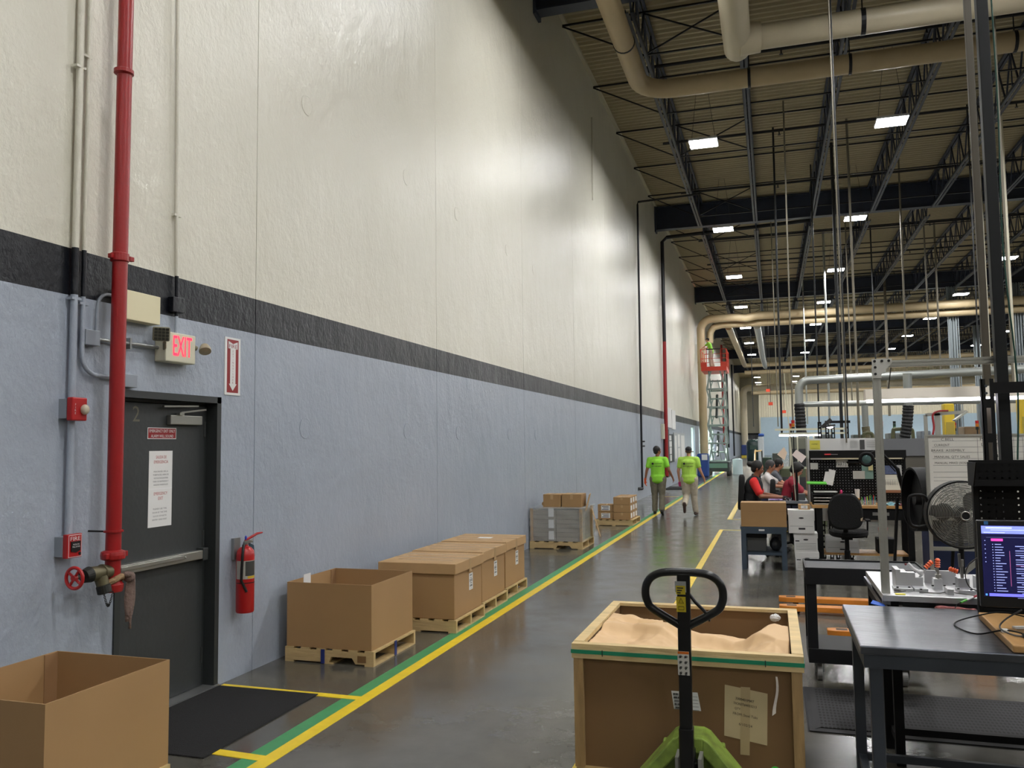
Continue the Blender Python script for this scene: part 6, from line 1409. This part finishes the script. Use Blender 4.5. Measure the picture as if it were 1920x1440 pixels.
for k in range(N):
    o_, p_ = (.0, .26) if k % 2 == 0 else (.26, .0)
    for x, s in ((sx0+.1, 1), (sx1-.1, -1)):
        m.bar((x+s*o_, sy0+.22, z0+k*st), (x+s*p_, sy0+.22, z0+(k+1)*st), .09, .07)
    for x, s in ((sx0+.15, 0), (sx1-.2, 0)):
        m.bar((x, sy0+.25, z0+k*st), (x, sy1-.25, z0+(k+1)*st), .07, .12); m.bar((x+.09, sy1-.25, z0+k*st), (x+.09, sy0+.25, z0+(k+1)*st), .07, .12)
    for y in (sy0+.25, (sy0+sy1)/2, sy1-.25):
        zz = z0+k*st+(st/2 if y == (sy0+sy1)/2 else 0); m.cyl((sx0+.1, y, zz), (sx1-.1, y, zz), .045, n=8)
    m.bar((sx0+.3, sy0+.25, z0+k*st), (sx0+.45, sy0+.25, z0+(k+.5)*st), .05, .05); m.bar((sx1-.4, sy0+.25, z0+k*st), (sx1-.5, sy0+.25, z0+(k+.5)*st), .05, .05)
m.build('scissor_arms', lg, SL)
m = M(); m.cyl((1.35, sy0+.6, 1.1), (1.35, sy1-.6, 2.4), .07, n=10); m.cyl((1.35, sy0+.6, 3.2), (1.35, sy1-.6, 4.5), .07, n=10); m.build('hydraulic_ram', lgd, SL)
px0, px1, py0, py1, pz = .64, 2.0, 46.5, 49.0, 5.80
M().box(px0, px1, py0, py1, pz-.05, pz+.17).build('platform', lo, SL)
m = M(); r = .022
for z in (pz+.62, pz+1.12):
    m.tube([(px0, py0, z), (px1, py0, z), (px1, py1, z), (px0, py1, z)], r, 6, closed=True)
for x, y in ((px0, py0), (px0+.3, py0), (px1-.3, py0), (px1, py0), (px0, py1), (px1, py1), (px0, 47.7), (px1, 47.7), (px1, 47.2)): m.cyl((x, y, pz+.17), (x, y, pz+1.12), r, n=6)
m.box(px0-.01, px0+.3, py0-.02, py0+.01, pz+.17, pz+.42); m.box(px1-.3, px1+.01, py0-.02, py0+.01, pz+.17, pz+.42); m.build('guard_rail', lo, SL)
m = M(); m.cyl((px0+.3, py0, pz+1.13), (px1-.3, py0, pz+1.13), .03, n=8); m.build('rail_pad', black, SL)
m = M(); [m.bar((px0+.15+.0*k, sy0+.02, z0+.1+k*.3), (px0+.15, sy0+.3, z0+.1+k*.3), .03, .03) for k in range(5)]; 
tag(M().lathe([(.28,0),(.28,.85),(.1,.9)], (2.3, 49.6, 0), (0,0,1), 18).build('drum', mat('drum_pale', (190,210,214), .4), smooth=True), 'pale blue drum just right of the scissor lift', 'drum')
bd = thing('waste_barrel', 'blue barrel with a white label at the foot of the wall duct', 'barrel', (.7, 46.0, 0)); M().box(.35, .95, 45.7, 46.3, 0, 1.25).build('body', mat('barrel_blue', (36,70,140), .4), bd, bevel=.08); M().box(.6, .9, 45.69, 45.699, .9, 1.2).build('label', white, bd)
bd = thing('waste_barrel', 'small blue bin with a yellow base by the far wall duct', 'bin', (1.3, 100, 0)); M().box(.85, 1.75, 99.6, 100.4, .3, 1.5).build('body', mat('bin_blue', (36,56,110), .4), bd, bevel=.08); M().box(.85, 1.4, 99.55, 100.0, 0, .3).build('base', mat('bin_yellow', (200,180,60), .5), bd)
# far end of the aisle
tk = thing('coolant_tank', 'dark green drum-shaped tank at the far end of the aisle', 'tank', (2.5, 84, 0)); M().lathe([(.6,0),(.65,.3),(.65,1.7),(.5,2.0),(.3,2.1)], (2.5, 84, 0), (0,0,1), 24).build('shell', mat('tank_green', (24,48,46), .25), tk, smooth=True); M().box(2.2, 2.8, 83.3, 83.34, 1.1, 1.5).build('panel', mat('tank_panel', (40,70,60), .4), tk)
m = M()
for k in range(9): m.cyl((.8+.2*k, 129.9, 1.8), (.8+.2*k, 129.9, 2.8), .05, n=6)
tag(m.build('hanging_tools', mat('tools_dark', (50,40,42), .6)), 'row of dark rods hanging on the far end wall above the tank', 'tools', kind='stuff')
rk = thing('bagged_rack', 'white plastic-wrapped rack with a blue top at the end of the aisle', 'rack', (3.3, 76, 0)); M().box(3.05, 3.55, 76, 76.8, 0, 2.3).build('wrapped_load', mat('wrap_white', (205,212,216), .3, bump=.8, bscale=5), rk, bevel=.12); M().box(3.1, 3.6, 75.9, 76.8, 2.3, 2.55).build('blue_cover', mat('cover_blue', (50,90,170), .5), rk, bevel=.1)
hr = thing('hand_rail', 'tan tubular hand rail at the end of the aisle', 'rail', (3.5, 56, 0)); M().tube(cr([at(1416, 905, 56).lerp(at(1416, 880, 56), 0), at(1416, 849, 56), at(1419, 846, 56), at(1428, 845, 56)], 5, False), .05, 8).build('rail', mat('rail_tan', (190,160,110), .5), hr, smooth=True); M().cyl((at(1428, 845, 56).x, 56, 0), (at(1428, 845, 56).x, 56, at(1428, 845, 56).z), .05, n=8).build('post', hd, hr)
# ------------------------------------------------------------------ people
def skinm(n, c): return mat(n, c, .5, var=.04)
def remesh(vs, it=6, f=.6):
    def g(o):
        r = o.modifiers.new('Remesh', 'REMESH'); r.mode = 'VOXEL'; r.voxel_size = vs; r.use_smooth_shade = True
        s = o.modifiers.new('Smooth', 'SMOOTH'); s.iterations = it; s.factor = f
        bake(o)
    return g
def hand(m, w, d, n, side, curl=.5, s=1.0):
    w = V3(w); d = V3(d).normalized(); n = V3(n); n = (n-d*n.dot(d)).normalized(); x = d.cross(n)*side
    m.cap(w, w+d*.075*s, .021*s, .026*s, 10); m.cap(w+d*.07*s+x*.02, w+d*.07*s-x*.02, .016*s, n=8)
    for k, L in enumerate((.068, .076, .070, .055)):
        b = w+d*.082*s+x*(.030-.020*k)*s; a = curl*.9; d1 = (d*math.cos(a)+n*math.sin(a)); a2 = curl*2.0; d2 = (d*math.cos(a2)+n*math.sin(a2))
        p = b+d1*L*.5*s; q = p+d2*L*.5*s; m.cap(b, p, .0095*s, .009*s, 8); m.cap(p, q, .009*s, .0075*s, 8)
    b = w+d*.025*s+x*.024*s; p = b+(d*.6+x*.7+n*.35).normalized()*.04*s; q = p+(d*.9+x*.2+n*.4).normalized()*.032*s
    m.cap(b, p, .012*s, .010*s, 8); m.cap(p, q, .010*s, .008*s, 8)
def foot(m, a, d, u=(0,0,1)):
    a = V3(a); d = V3(d).normalized(); u = V3(u).normalized(); m.cap(a-d*.03-u*.045, a+d*.15-u*.058, .034, .026, 10); m.ell(a-u*.02, (.04,.045,.045))
def head(m, c, R, fem=False):
    c = V3(c); e = lambda p, r: m.ell(c+R@V3(p), r, 16, 12, R)
    e((0,-.005,.02), (.075,.092,.098)); e((0,.022,-.045), (.056,.066,.062)); e((0,.048,-.085), (.026,.026,.022)); e((0,.093,-.018), (.013,.018,.024)); e((0,.088,.005), (.010,.012,.026))
    e((0,.078,-.052), (.026,.013,.012)); e((0,.076,.032), (.052,.016,.012))
    for s in (-1, 1): e((s*.077,-.006,-.008), (.010,.018,.03)); e((s*.042,.062,-.02), (.022,.022,.024))
def person(label, loc, rz, J, skin, shirt, pants, hair, shoes, hairkind='short', R=None, glove=None, back_text=False, bulk=1.0, vs=.0105, sleeve=.6, seated=False, glasses=False, vest=None):
    P = thing('person', label, 'person', (0,0,0))
    R = R or Matrix.Identity(3); g = {k: V3(v) for k, v in J.items()}; B = bulk
    hc = g['head']; nb = g['neck']
    def limbs(m, keys, rs, n=12):
        for i in range(len(keys)-1): m.cap(g[keys[i]], g[keys[i+1]], rs[i], rs[i+1], n)
    up = (g['neck']-g['pelvis']).normalized(); xr = (g['shR']-g['shL']).normalized(); fw = up.cross(xr)*-1 if False else xr.cross(up)*-1
    fw = up.cross(xr).normalized(); RT = Matrix((xr, fw, up)).transposed()
    ch = g['pelvis'].lerp(g['neck'], .70); wa = g['pelvis'].lerp(g['neck'], .34)
    def torso(m, k):
        [m.ell(g['pelvis'].lerp(g['neck'], q_/9*.74), ((.150-.010*math.sin(PI*q_/9)+.012*q_/9)*B+k, (.112-.006*q_/9)*B+k, .11+k), 18, 12, RT) for q_ in range(10)]
        m.cap(g['shL'].lerp(g['neck'], .12), g['shR'].lerp(g['neck'], .12), .058+k, n=12); m.cap(nb-up*.02, g['shL'], .055+k, .055+k); m.cap(nb-up*.02, g['shR'], .055+k, .055+k)
    m = M(); torso(m, -.012); m.cap(nb-up*.03, hc-V3((0,0,.05)), .052, .05); head(m, hc, R)
    for s, sd in (('L', -1), ('R', 1)):
        limbs(m, ['sh'+s, 'el'+s, 'wr'+s], [.05*B, .038, .027]); limbs(m, ['hip'+s, 'kn'+s, 'an'+s], [.075*B, .052, .036]); foot(m, g['an'+s], g.get('toe'+s, V3((0,1,0))), g.get('footup'+s, V3((0,0,1))))
        d = g['wr'+s]-g['el'+s]; hn = g.get('palm'+s, V3((-sd,0,0)))
        if not (glove and s == glove[0]): hand(m, g['wr'+s], g.get('hd'+s, d), hn, sd if 'hn' not in g else sd, g.get('curl', V3((.45,0,0))).x)
        else: m.ell(g['wr'+s], .027)
    m.build('body', skin, P, smooth=True, mods=remesh(vs, 4, .5))
    if glove:
        s = glove[0]; q = M(); hand(q, g['wr'+s], g.get('hd'+s, g['wr'+s]-g['el'+s]), (1 if s == 'L' else -1, 0, 0), -1 if s == 'L' else 1, .35, 1.15); q.cap(g['wr'+s].lerp(g['el'+s], .12), g['wr'+s], .034); q.build('glove', glove[1], P, smooth=True, mods=remesh(vs, 3, .5))
    # shirt
    m = M(); torso(m, .008); 
    if not seated: [m.ell(g['pelvis']+V3((0,0,.03-.03*q_)), (.168*B, .132*B, .10), 18, 10, RT) for q_ in range(4)]
    for s in 'LR': e = g['sh'+s].lerp(g['el'+s], sleeve); m.cap(g['sh'+s], e, .068*B, .062); m.cyl(e, g['sh'+s].lerp(g['el'+s], sleeve+.06), .062, .066, 14)
    def folds(o):
        remesh(.012, 4, .5)(o)
        t = bpy.data.textures.get('folds') or bpy.data.textures.new('folds', 'CLOUDS'); t.noise_scale = .13
        dd = o.modifiers.new('Displace', 'DISPLACE'); dd.texture = t; dd.strength = .012; dd.mid_level = .5; dd.texture_coords = 'LOCAL'; bake(o)
    m.build('shirt', shirt, P, smooth=True, mods=folds)
    if vest:
        q = M(); k = .032; q.ell(ch, (.150*B+k, .105*B+k, .17+k), 18, 12, RT); q.ell(wa, (.142*B+k, .105*B+k, .17+k), 18, 12, RT); q.ell(g['pelvis'], (.155*B+k, .115*B+k, .12+k), 18, 12, RT); q.build('vest', vest, P, smooth=True, mods=remesh(.012, 4, .5))
    m = M(); m.ell(g['pelvis']-up*.03, (.160*B, .120*B, .10), 18, 10, RT)
    for s in 'LR':
        limbs(m, ['hip'+s, 'kn'+s], [.104*B, .084]); e = g['kn'+s].lerp(g['an'+s], .93); m.cap(g['kn'+s], e, .084, .076)
    def folds2(o):
        remesh(.012, 3, .5)(o); t = bpy.data.textures.get('folds'); dd = o.modifiers.new('Displace', 'DISPLACE'); dd.texture = t; dd.strength = .022; dd.mid_level = .5; dd.texture_coords = 'LOCAL'; bake(o)
    m.build('trousers', pants, P, smooth=True, mods=folds2)
    for s in 'LR':
        q = M(); a = g['an'+s]; d = V3(g.get('toe'+s, V3((0,1,0)))).normalized(); up2 = V3(g.get('footup'+s, V3((0,0,1)))).normalized()
        q.cap(a-d*.045-up2*.05, a+d*.17-up2*.062, .044, .036, 12); q.ell(a-up2*.02, (.05,.055,.05)); q.build('shoe', shoes, P, smooth=True, mods=remesh(.012, 3, .5))
    # hair and face
    q = M(); hx = lambda p, r: q.ell(hc+R@V3(p), r, 18, 14, R)
    if hairkind == 'cap':
        hx((0,-.012,.045), (.083,.10,.075)); c0 = hc+R@V3((0,.10,.035)); q.ell(c0, (.06,.06,.008), 14, 6, R); q.build('baseball_cap', hair, P, smooth=True)
        q = M(); hx((0,-.03,-.01), (.078,.075,.045)); q.build('hair', mat('hair_brown', (60,42,30), .8), P, smooth=True)
    else:
        hx((0,-.022,.036), (.090,.098,.100)); hx((0,-.05,-.02), (.078,.055,.062))
        for s in (-1, 1): hx((s*.07,.015,.02), (.012,.03,.045))
        if hairkind == 'bun': hx((0,-.135,.04), (.052,.05,.048))
        if hairkind == 'bob': hx((0,-.02,.03), (.10,.10,.105)); hx((0,-.055,-.03), (.09,.06,.06)); hx((0,.045,.08), (.07,.05,.035))
        if hairkind == 'crop': hx((0,.01,.07), (.07,.08,.06))
        q.build('hair', hair, P, smooth=True, mods=remesh(.008, 3, .5))
    for s in (-1, 1):
        e = M().ell(hc+R@V3((s*.032,.078,.008)), (.0125,.0085,.0085), 10, 8, R).build('eye', mat('eye_white', (225,220,214), .2), P, smooth=True); M().ell(hc+R@V3((s*.032,.0855,.008)), (.0055,.002,.0055), 8, 6, R).build('iris', black, e)
        M().ell(hc+R@V3((s*.032,.088,.03)), (.018,.005,.004), 8, 6, R).build('eyebrow', hair if hairkind != 'cap' else mat('hair_brown', (60,42,30)), P)
    M().ell(hc+R@V3((0,.091,-.05)), (.022,.005,.006), 10, 6, R).build('mouth', mat('lips', (140,72,66), .5), P)
    if glasses:
        q = M()
        for s in (-1, 1):
            q.tube([hc+R@V3((s*.034+.022*math.cos(a), .096, .008+.016*math.sin(a))) for a in [2*PI*i/14 for i in range(14)]], .0018, 5, closed=True); q.tube([hc+R@V3((s*.056,.094,.012)), hc+R@V3((s*.078,.02,.008))], .002, 5)
        q.tube([hc+R@V3((-.012,.098,.01)), hc+R@V3((.012,.098,.01))], .002, 5); q.build('glasses', black, P)
    if back_text:
        bk = -.105*B-.036; cz = g['neck'].z-.155
        q = M(); text(q, 'PANISTATION', (.035, bk-.006, cz), (1,0,0), (0,.06,1), .028, .19); text(q, '810-284-8097', (.0, bk-.006, cz-.065), (1,0,0), (0,.0,1), .032, .25)
        q.prism([(-.13, bk-.004, cz+.02), (-.09, bk-.004, cz+.03), (-.07, bk-.004, cz-.01), (-.10, bk-.004, cz-.03), (-.13, bk-.004, cz-.02)], (0,-.001,0)); q.build('back_print', black_t, P, mods=None)
    P.location = loc; P.rotation_euler = (0,0,rz)
    return P
sk1 = skinm('skin_light', (196,142,116)); sk2 = skinm('skin_tan', (150,98,72)); sk3 = skinm('skin_mid', (172,118,90))
lime = mat('shirt_lime', (148,222,62), .75); lime2 = mat('shirt_lime_faded', (176,220,86), .75); khaki = mat('trouser_khaki', (120,114,98), .85, var=.2, vscale=14); beige = mat('trouser_beige', (184,174,156), .85, var=.15, vscale=14)
hb = mat('hair_black', (16,13,12), .6); hg = mat('hair_grey', (62,60,60), .6)
stand = dict(pelvis=(0,0,.95), neck=(0,.0,1.47), head=(0,.015,1.64), shL=(-.195,0,1.41), shR=(.195,0,1.41), hipL=(-.10,0,.92), hipR=(.10,0,.92))
def jj(**k): d = dict(stand); d.update(k); return d
person('man in lime green shirt and orange glove walking away on the left', (1.36, 21.8, 0), 0,
    jj(elL=(-.28,-.04,1.13), wrL=(-.33,.0,.90), elR=(.29,-.06,1.15), wrR=(.37,.07,.95), knL=(-.10,.10,.52), anL=(-.11,.10,.10), knR=(.09,.02,.50), anR=(.10,-.14,.13), toeR=(0,1,-.35), toeL=(-.1,1,0), hdL=(-.02,.05,-1), hdR=(.25,.3,-1), palmL=(1,0,0), palmR=(-1,0,0)),
    sk2, lime, khaki, hb, mat('shoe_black', (26,24,24), .6), R=Euler((0,0,-.95)).to_matrix(), glove=('L', mat('glove_orange', (228,88,30), .7)), back_text=True, bulk=1.2)
person('man in a dark cap, lime shirt and pale trousers walking away on the right', (2.17, 21.65, 0), 0,
    jj(elL=(-.27,.0,1.13), wrL=(-.26,.07,.92), elR=(.28,.0,1.14), wrR=(.36,.12,.93), knL=(-.09,.06,.50), anL=(-.10,-.34,.30), toeL=(0,.3,-1), footupL=(0,1,.3), knR=(.10,.10,.51), anR=(.13,.12,.10), toeR=(.15,1,0), hdR=(.2,.25,-1), hdL=(.05,.1,-1), head=(0,.03,1.63)),
    sk1, lime2, beige, mat('cap_dark', (30,30,32), .8), mat('shoe_brown', (70,52,44), .6), 'cap', back_text=True, bulk=1.22)
tag(M().cyl((1.93, 21.72, .84), (1.95, 21.70, .74), .05, n=14).build('tape_roll', mat('roll_magenta', (190,40,110), .5)), 'magenta roll held in the hand of the man in the dark cap', 'roll')
person('man in a lime shirt standing on the raised lift platform facing the wall duct', (1.15, 47.4, 5.98), 1.35,
    jj(pelvis=(0,0,.93), neck=(0,.12,1.42), head=(0,.2,1.57), shL=(-.19,.10,1.36), shR=(.19,.10,1.36), elL=(-.24,.3,1.2), wrL=(-.2,.48,1.1), elR=(.26,.3,1.15), wrR=(.22,.5,1.15), knL=(-.10,.05,.5), anL=(-.11,.0,.09), knR=(.1,.02,.5), anR=(.12,-.08,.09), palmL=(0,0,-1), palmR=(0,0,-1)),
    sk1, lime, beige, mat('cap_dark', (30,30,32)), mat('shoe_brown', (70,52,44)), 'cap')
def seat(head=(0,.10,1.40), neck=(0,.05,1.24), lean=0, **k):
    d = dict(pelvis=(0,0,.69), neck=neck, head=head, shL=(-.17,neck[1]-.01,neck[2]-.06), shR=(.17,neck[1]-.01,neck[2]-.06), hipL=(-.09,.04,.68), hipR=(.09,.04,.68), knL=(-.12,.42,.62), knR=(.12,.42,.62), anL=(-.12,.40,.20), anR=(.12,.36,.20), palmL=(0,0,-1), palmR=(0,0,-1)); d.update(k); return d
person('seated woman with black hair bun and dark top with red sleeves', (3.845, 14.35, .05), -PI/2,
    seat(head=(0,.12,1.36), neck=(0,.07,1.20), elL=(-.22,.18,.93), wrL=(-.12,.42,.90), elR=(.27,.16,.92), wrR=(.14,.42,.90), curl=(.5,0,0), anL=(-.12,.40,.1), anR=(.12,.36,.1)), sk2, mat('shirt_red', (214,36,34), .75), mat('trouser_black', (18,18,20), .85), hb, mat('shoe_black', (26,24,24)), 'bun', R=Euler((-.25,0,0)).to_matrix(), seated=True, sleeve=.75, vest=mat('top_black', (20,20,24), .85), glasses=True, bulk=1.12)
person('seated person with black hair and maroon shirt bent over a work table', (4.40, 15.2, .04), -PI/2,
    seat(head=(0,.20,1.32), neck=(0,.12,1.17), elL=(-.22,.28,.94), wrL=(-.12,.50,.88), elR=(.24,.26,.94), wrR=(.13,.50,.87)), sk3, mat('shirt_maroon', (150,30,52), .75), mat('trouser_navy', (34,38,56), .85), hb, mat('shoe_black', (26,24,24)), 'bob', R=Euler((-.5,0,0)).to_matrix(), seated=True, sleeve=.85, glasses=True, bulk=1.08)
person('person with short grey hair, glasses and a white shirt, seated behind the red-sleeved woman', (4.02, 17.95, 0), -PI/2,
    seat(head=(0,.14,1.34), neck=(0,.08,1.19), elL=(-.22,.3,.98), wrL=(-.14,.52,.92), elR=(.22,.22,.95), wrR=(.13,.45,.93)), sk3, mat('shirt_white', (214,208,206), .75), mat('trouser_denim', (60,68,104), .85), hg, mat('shoe_black', (26,24,24)), 'short', R=Euler((-.35,0,0)).to_matrix(), seated=True, sleeve=.7, glasses=True)
person('dark-haired person mostly hidden behind the grey-haired worker, face just showing', (4.1, 19.35, 0), -PI/2,
    seat(head=(0,.24,1.34), neck=(0,.16,1.19), elL=(-.22,.35,.98), wrL=(-.14,.55,.92), elR=(.22,.3,.95), wrR=(.13,.5,.93)), sk3, mat('shirt_grey', (90,92,100), .75), mat('trouser_black', (18,18,20)), hb, mat('shoe_black', (26,24,24)), 'short', R=Euler((-.3,0,.3)).to_matrix(), seated=True)
for (x, y, lab) in ((3.84, 14.42, 'black office chair under the woman with red sleeves'), (4.33, 15.27, 'black office chair under the maroon-shirted worker'), (3.96, 18.02, 'black office chair under the white-shirted worker'), (4.04, 19.42, 'black office chair under the hidden farthest worker')):
    r_ = dup(OC, (x, y, 0), -PI/2, lab); r_.scale = (1, 1, 1.17 if y < 15 else 1.07)
tag(M().box(4.80, 5.4, 14.9, 15.7, .82, .86).build('worktable', gm), 'grey work table in front of the maroon-shirted worker', 'table')
m = M(); [m.box(x, x+.05, y, y+.05, 0, .82) for x in (4.85, 5.3) for y in (14.95, 15.6)]; m.build('leg', near_black, bpy.data.objects['worktable.002'])
# ------------------------------------------------------------------ camera, world, sun
def setcam():
    yaw, pitch, roll = .3008794, .0727051, -.0120783
    f = V3((-math.sin(yaw)*math.cos(pitch), math.cos(yaw)*math.cos(pitch), math.sin(pitch)))
    r = V3((math.cos(yaw), math.sin(yaw), 0)); u = r.cross(f)
    c, s = math.cos(roll), math.sin(roll)
    r2 = r*c+u*s; u2 = u*c-r*s
    cd = bpy.data.cameras.new('camera'); cd.sensor_fit = 'HORIZONTAL'; cd.sensor_width = 36; cd.lens = 1560/1920*36
    cd.clip_start = .05; cd.clip_end = 400
    o = bpy.data.objects.new('camera', cd); COL.objects.link(o)
    Mx = Matrix((r2, u2, -f)).transposed().to_4x4(); Mx.translation = (4.2, 0, 1.85); o.matrix_world = Mx
    SC.camera = o
setcam()
W = bpy.data.worlds.new('world'); SC.world = W; W.use_nodes = True
nt = W.node_tree; bg = nt.nodes['Background']; sky = nt.nodes.new('ShaderNodeTexSky'); sky.sky_type = 'HOSEK_WILKIE'; sky.turbidity = 4
sky.sun_direction = (-.8, -.1, .45)
nt.links.new(sky.outputs[0], bg.inputs[0]); bg.inputs[1].default_value = 22
S = bpy.data.lights.new('sun', 'SUN'); S.energy = 60; S.angle = .01; S.color = (1, .96, .9)
so = bpy.data.objects.new('sun', S); COL.objects.link(so); so.rotation_euler = V3((-.84, .30, .42)).to_track_quat('Z', 'Y').to_euler()
SC.view_settings.view_transform = 'Standard'; SC.view_settings.look = 'None'; SC.view_settings.gamma = 1; SC.view_settings.use_curve_mapping = False
SC.view_settings.exposure = 0.25
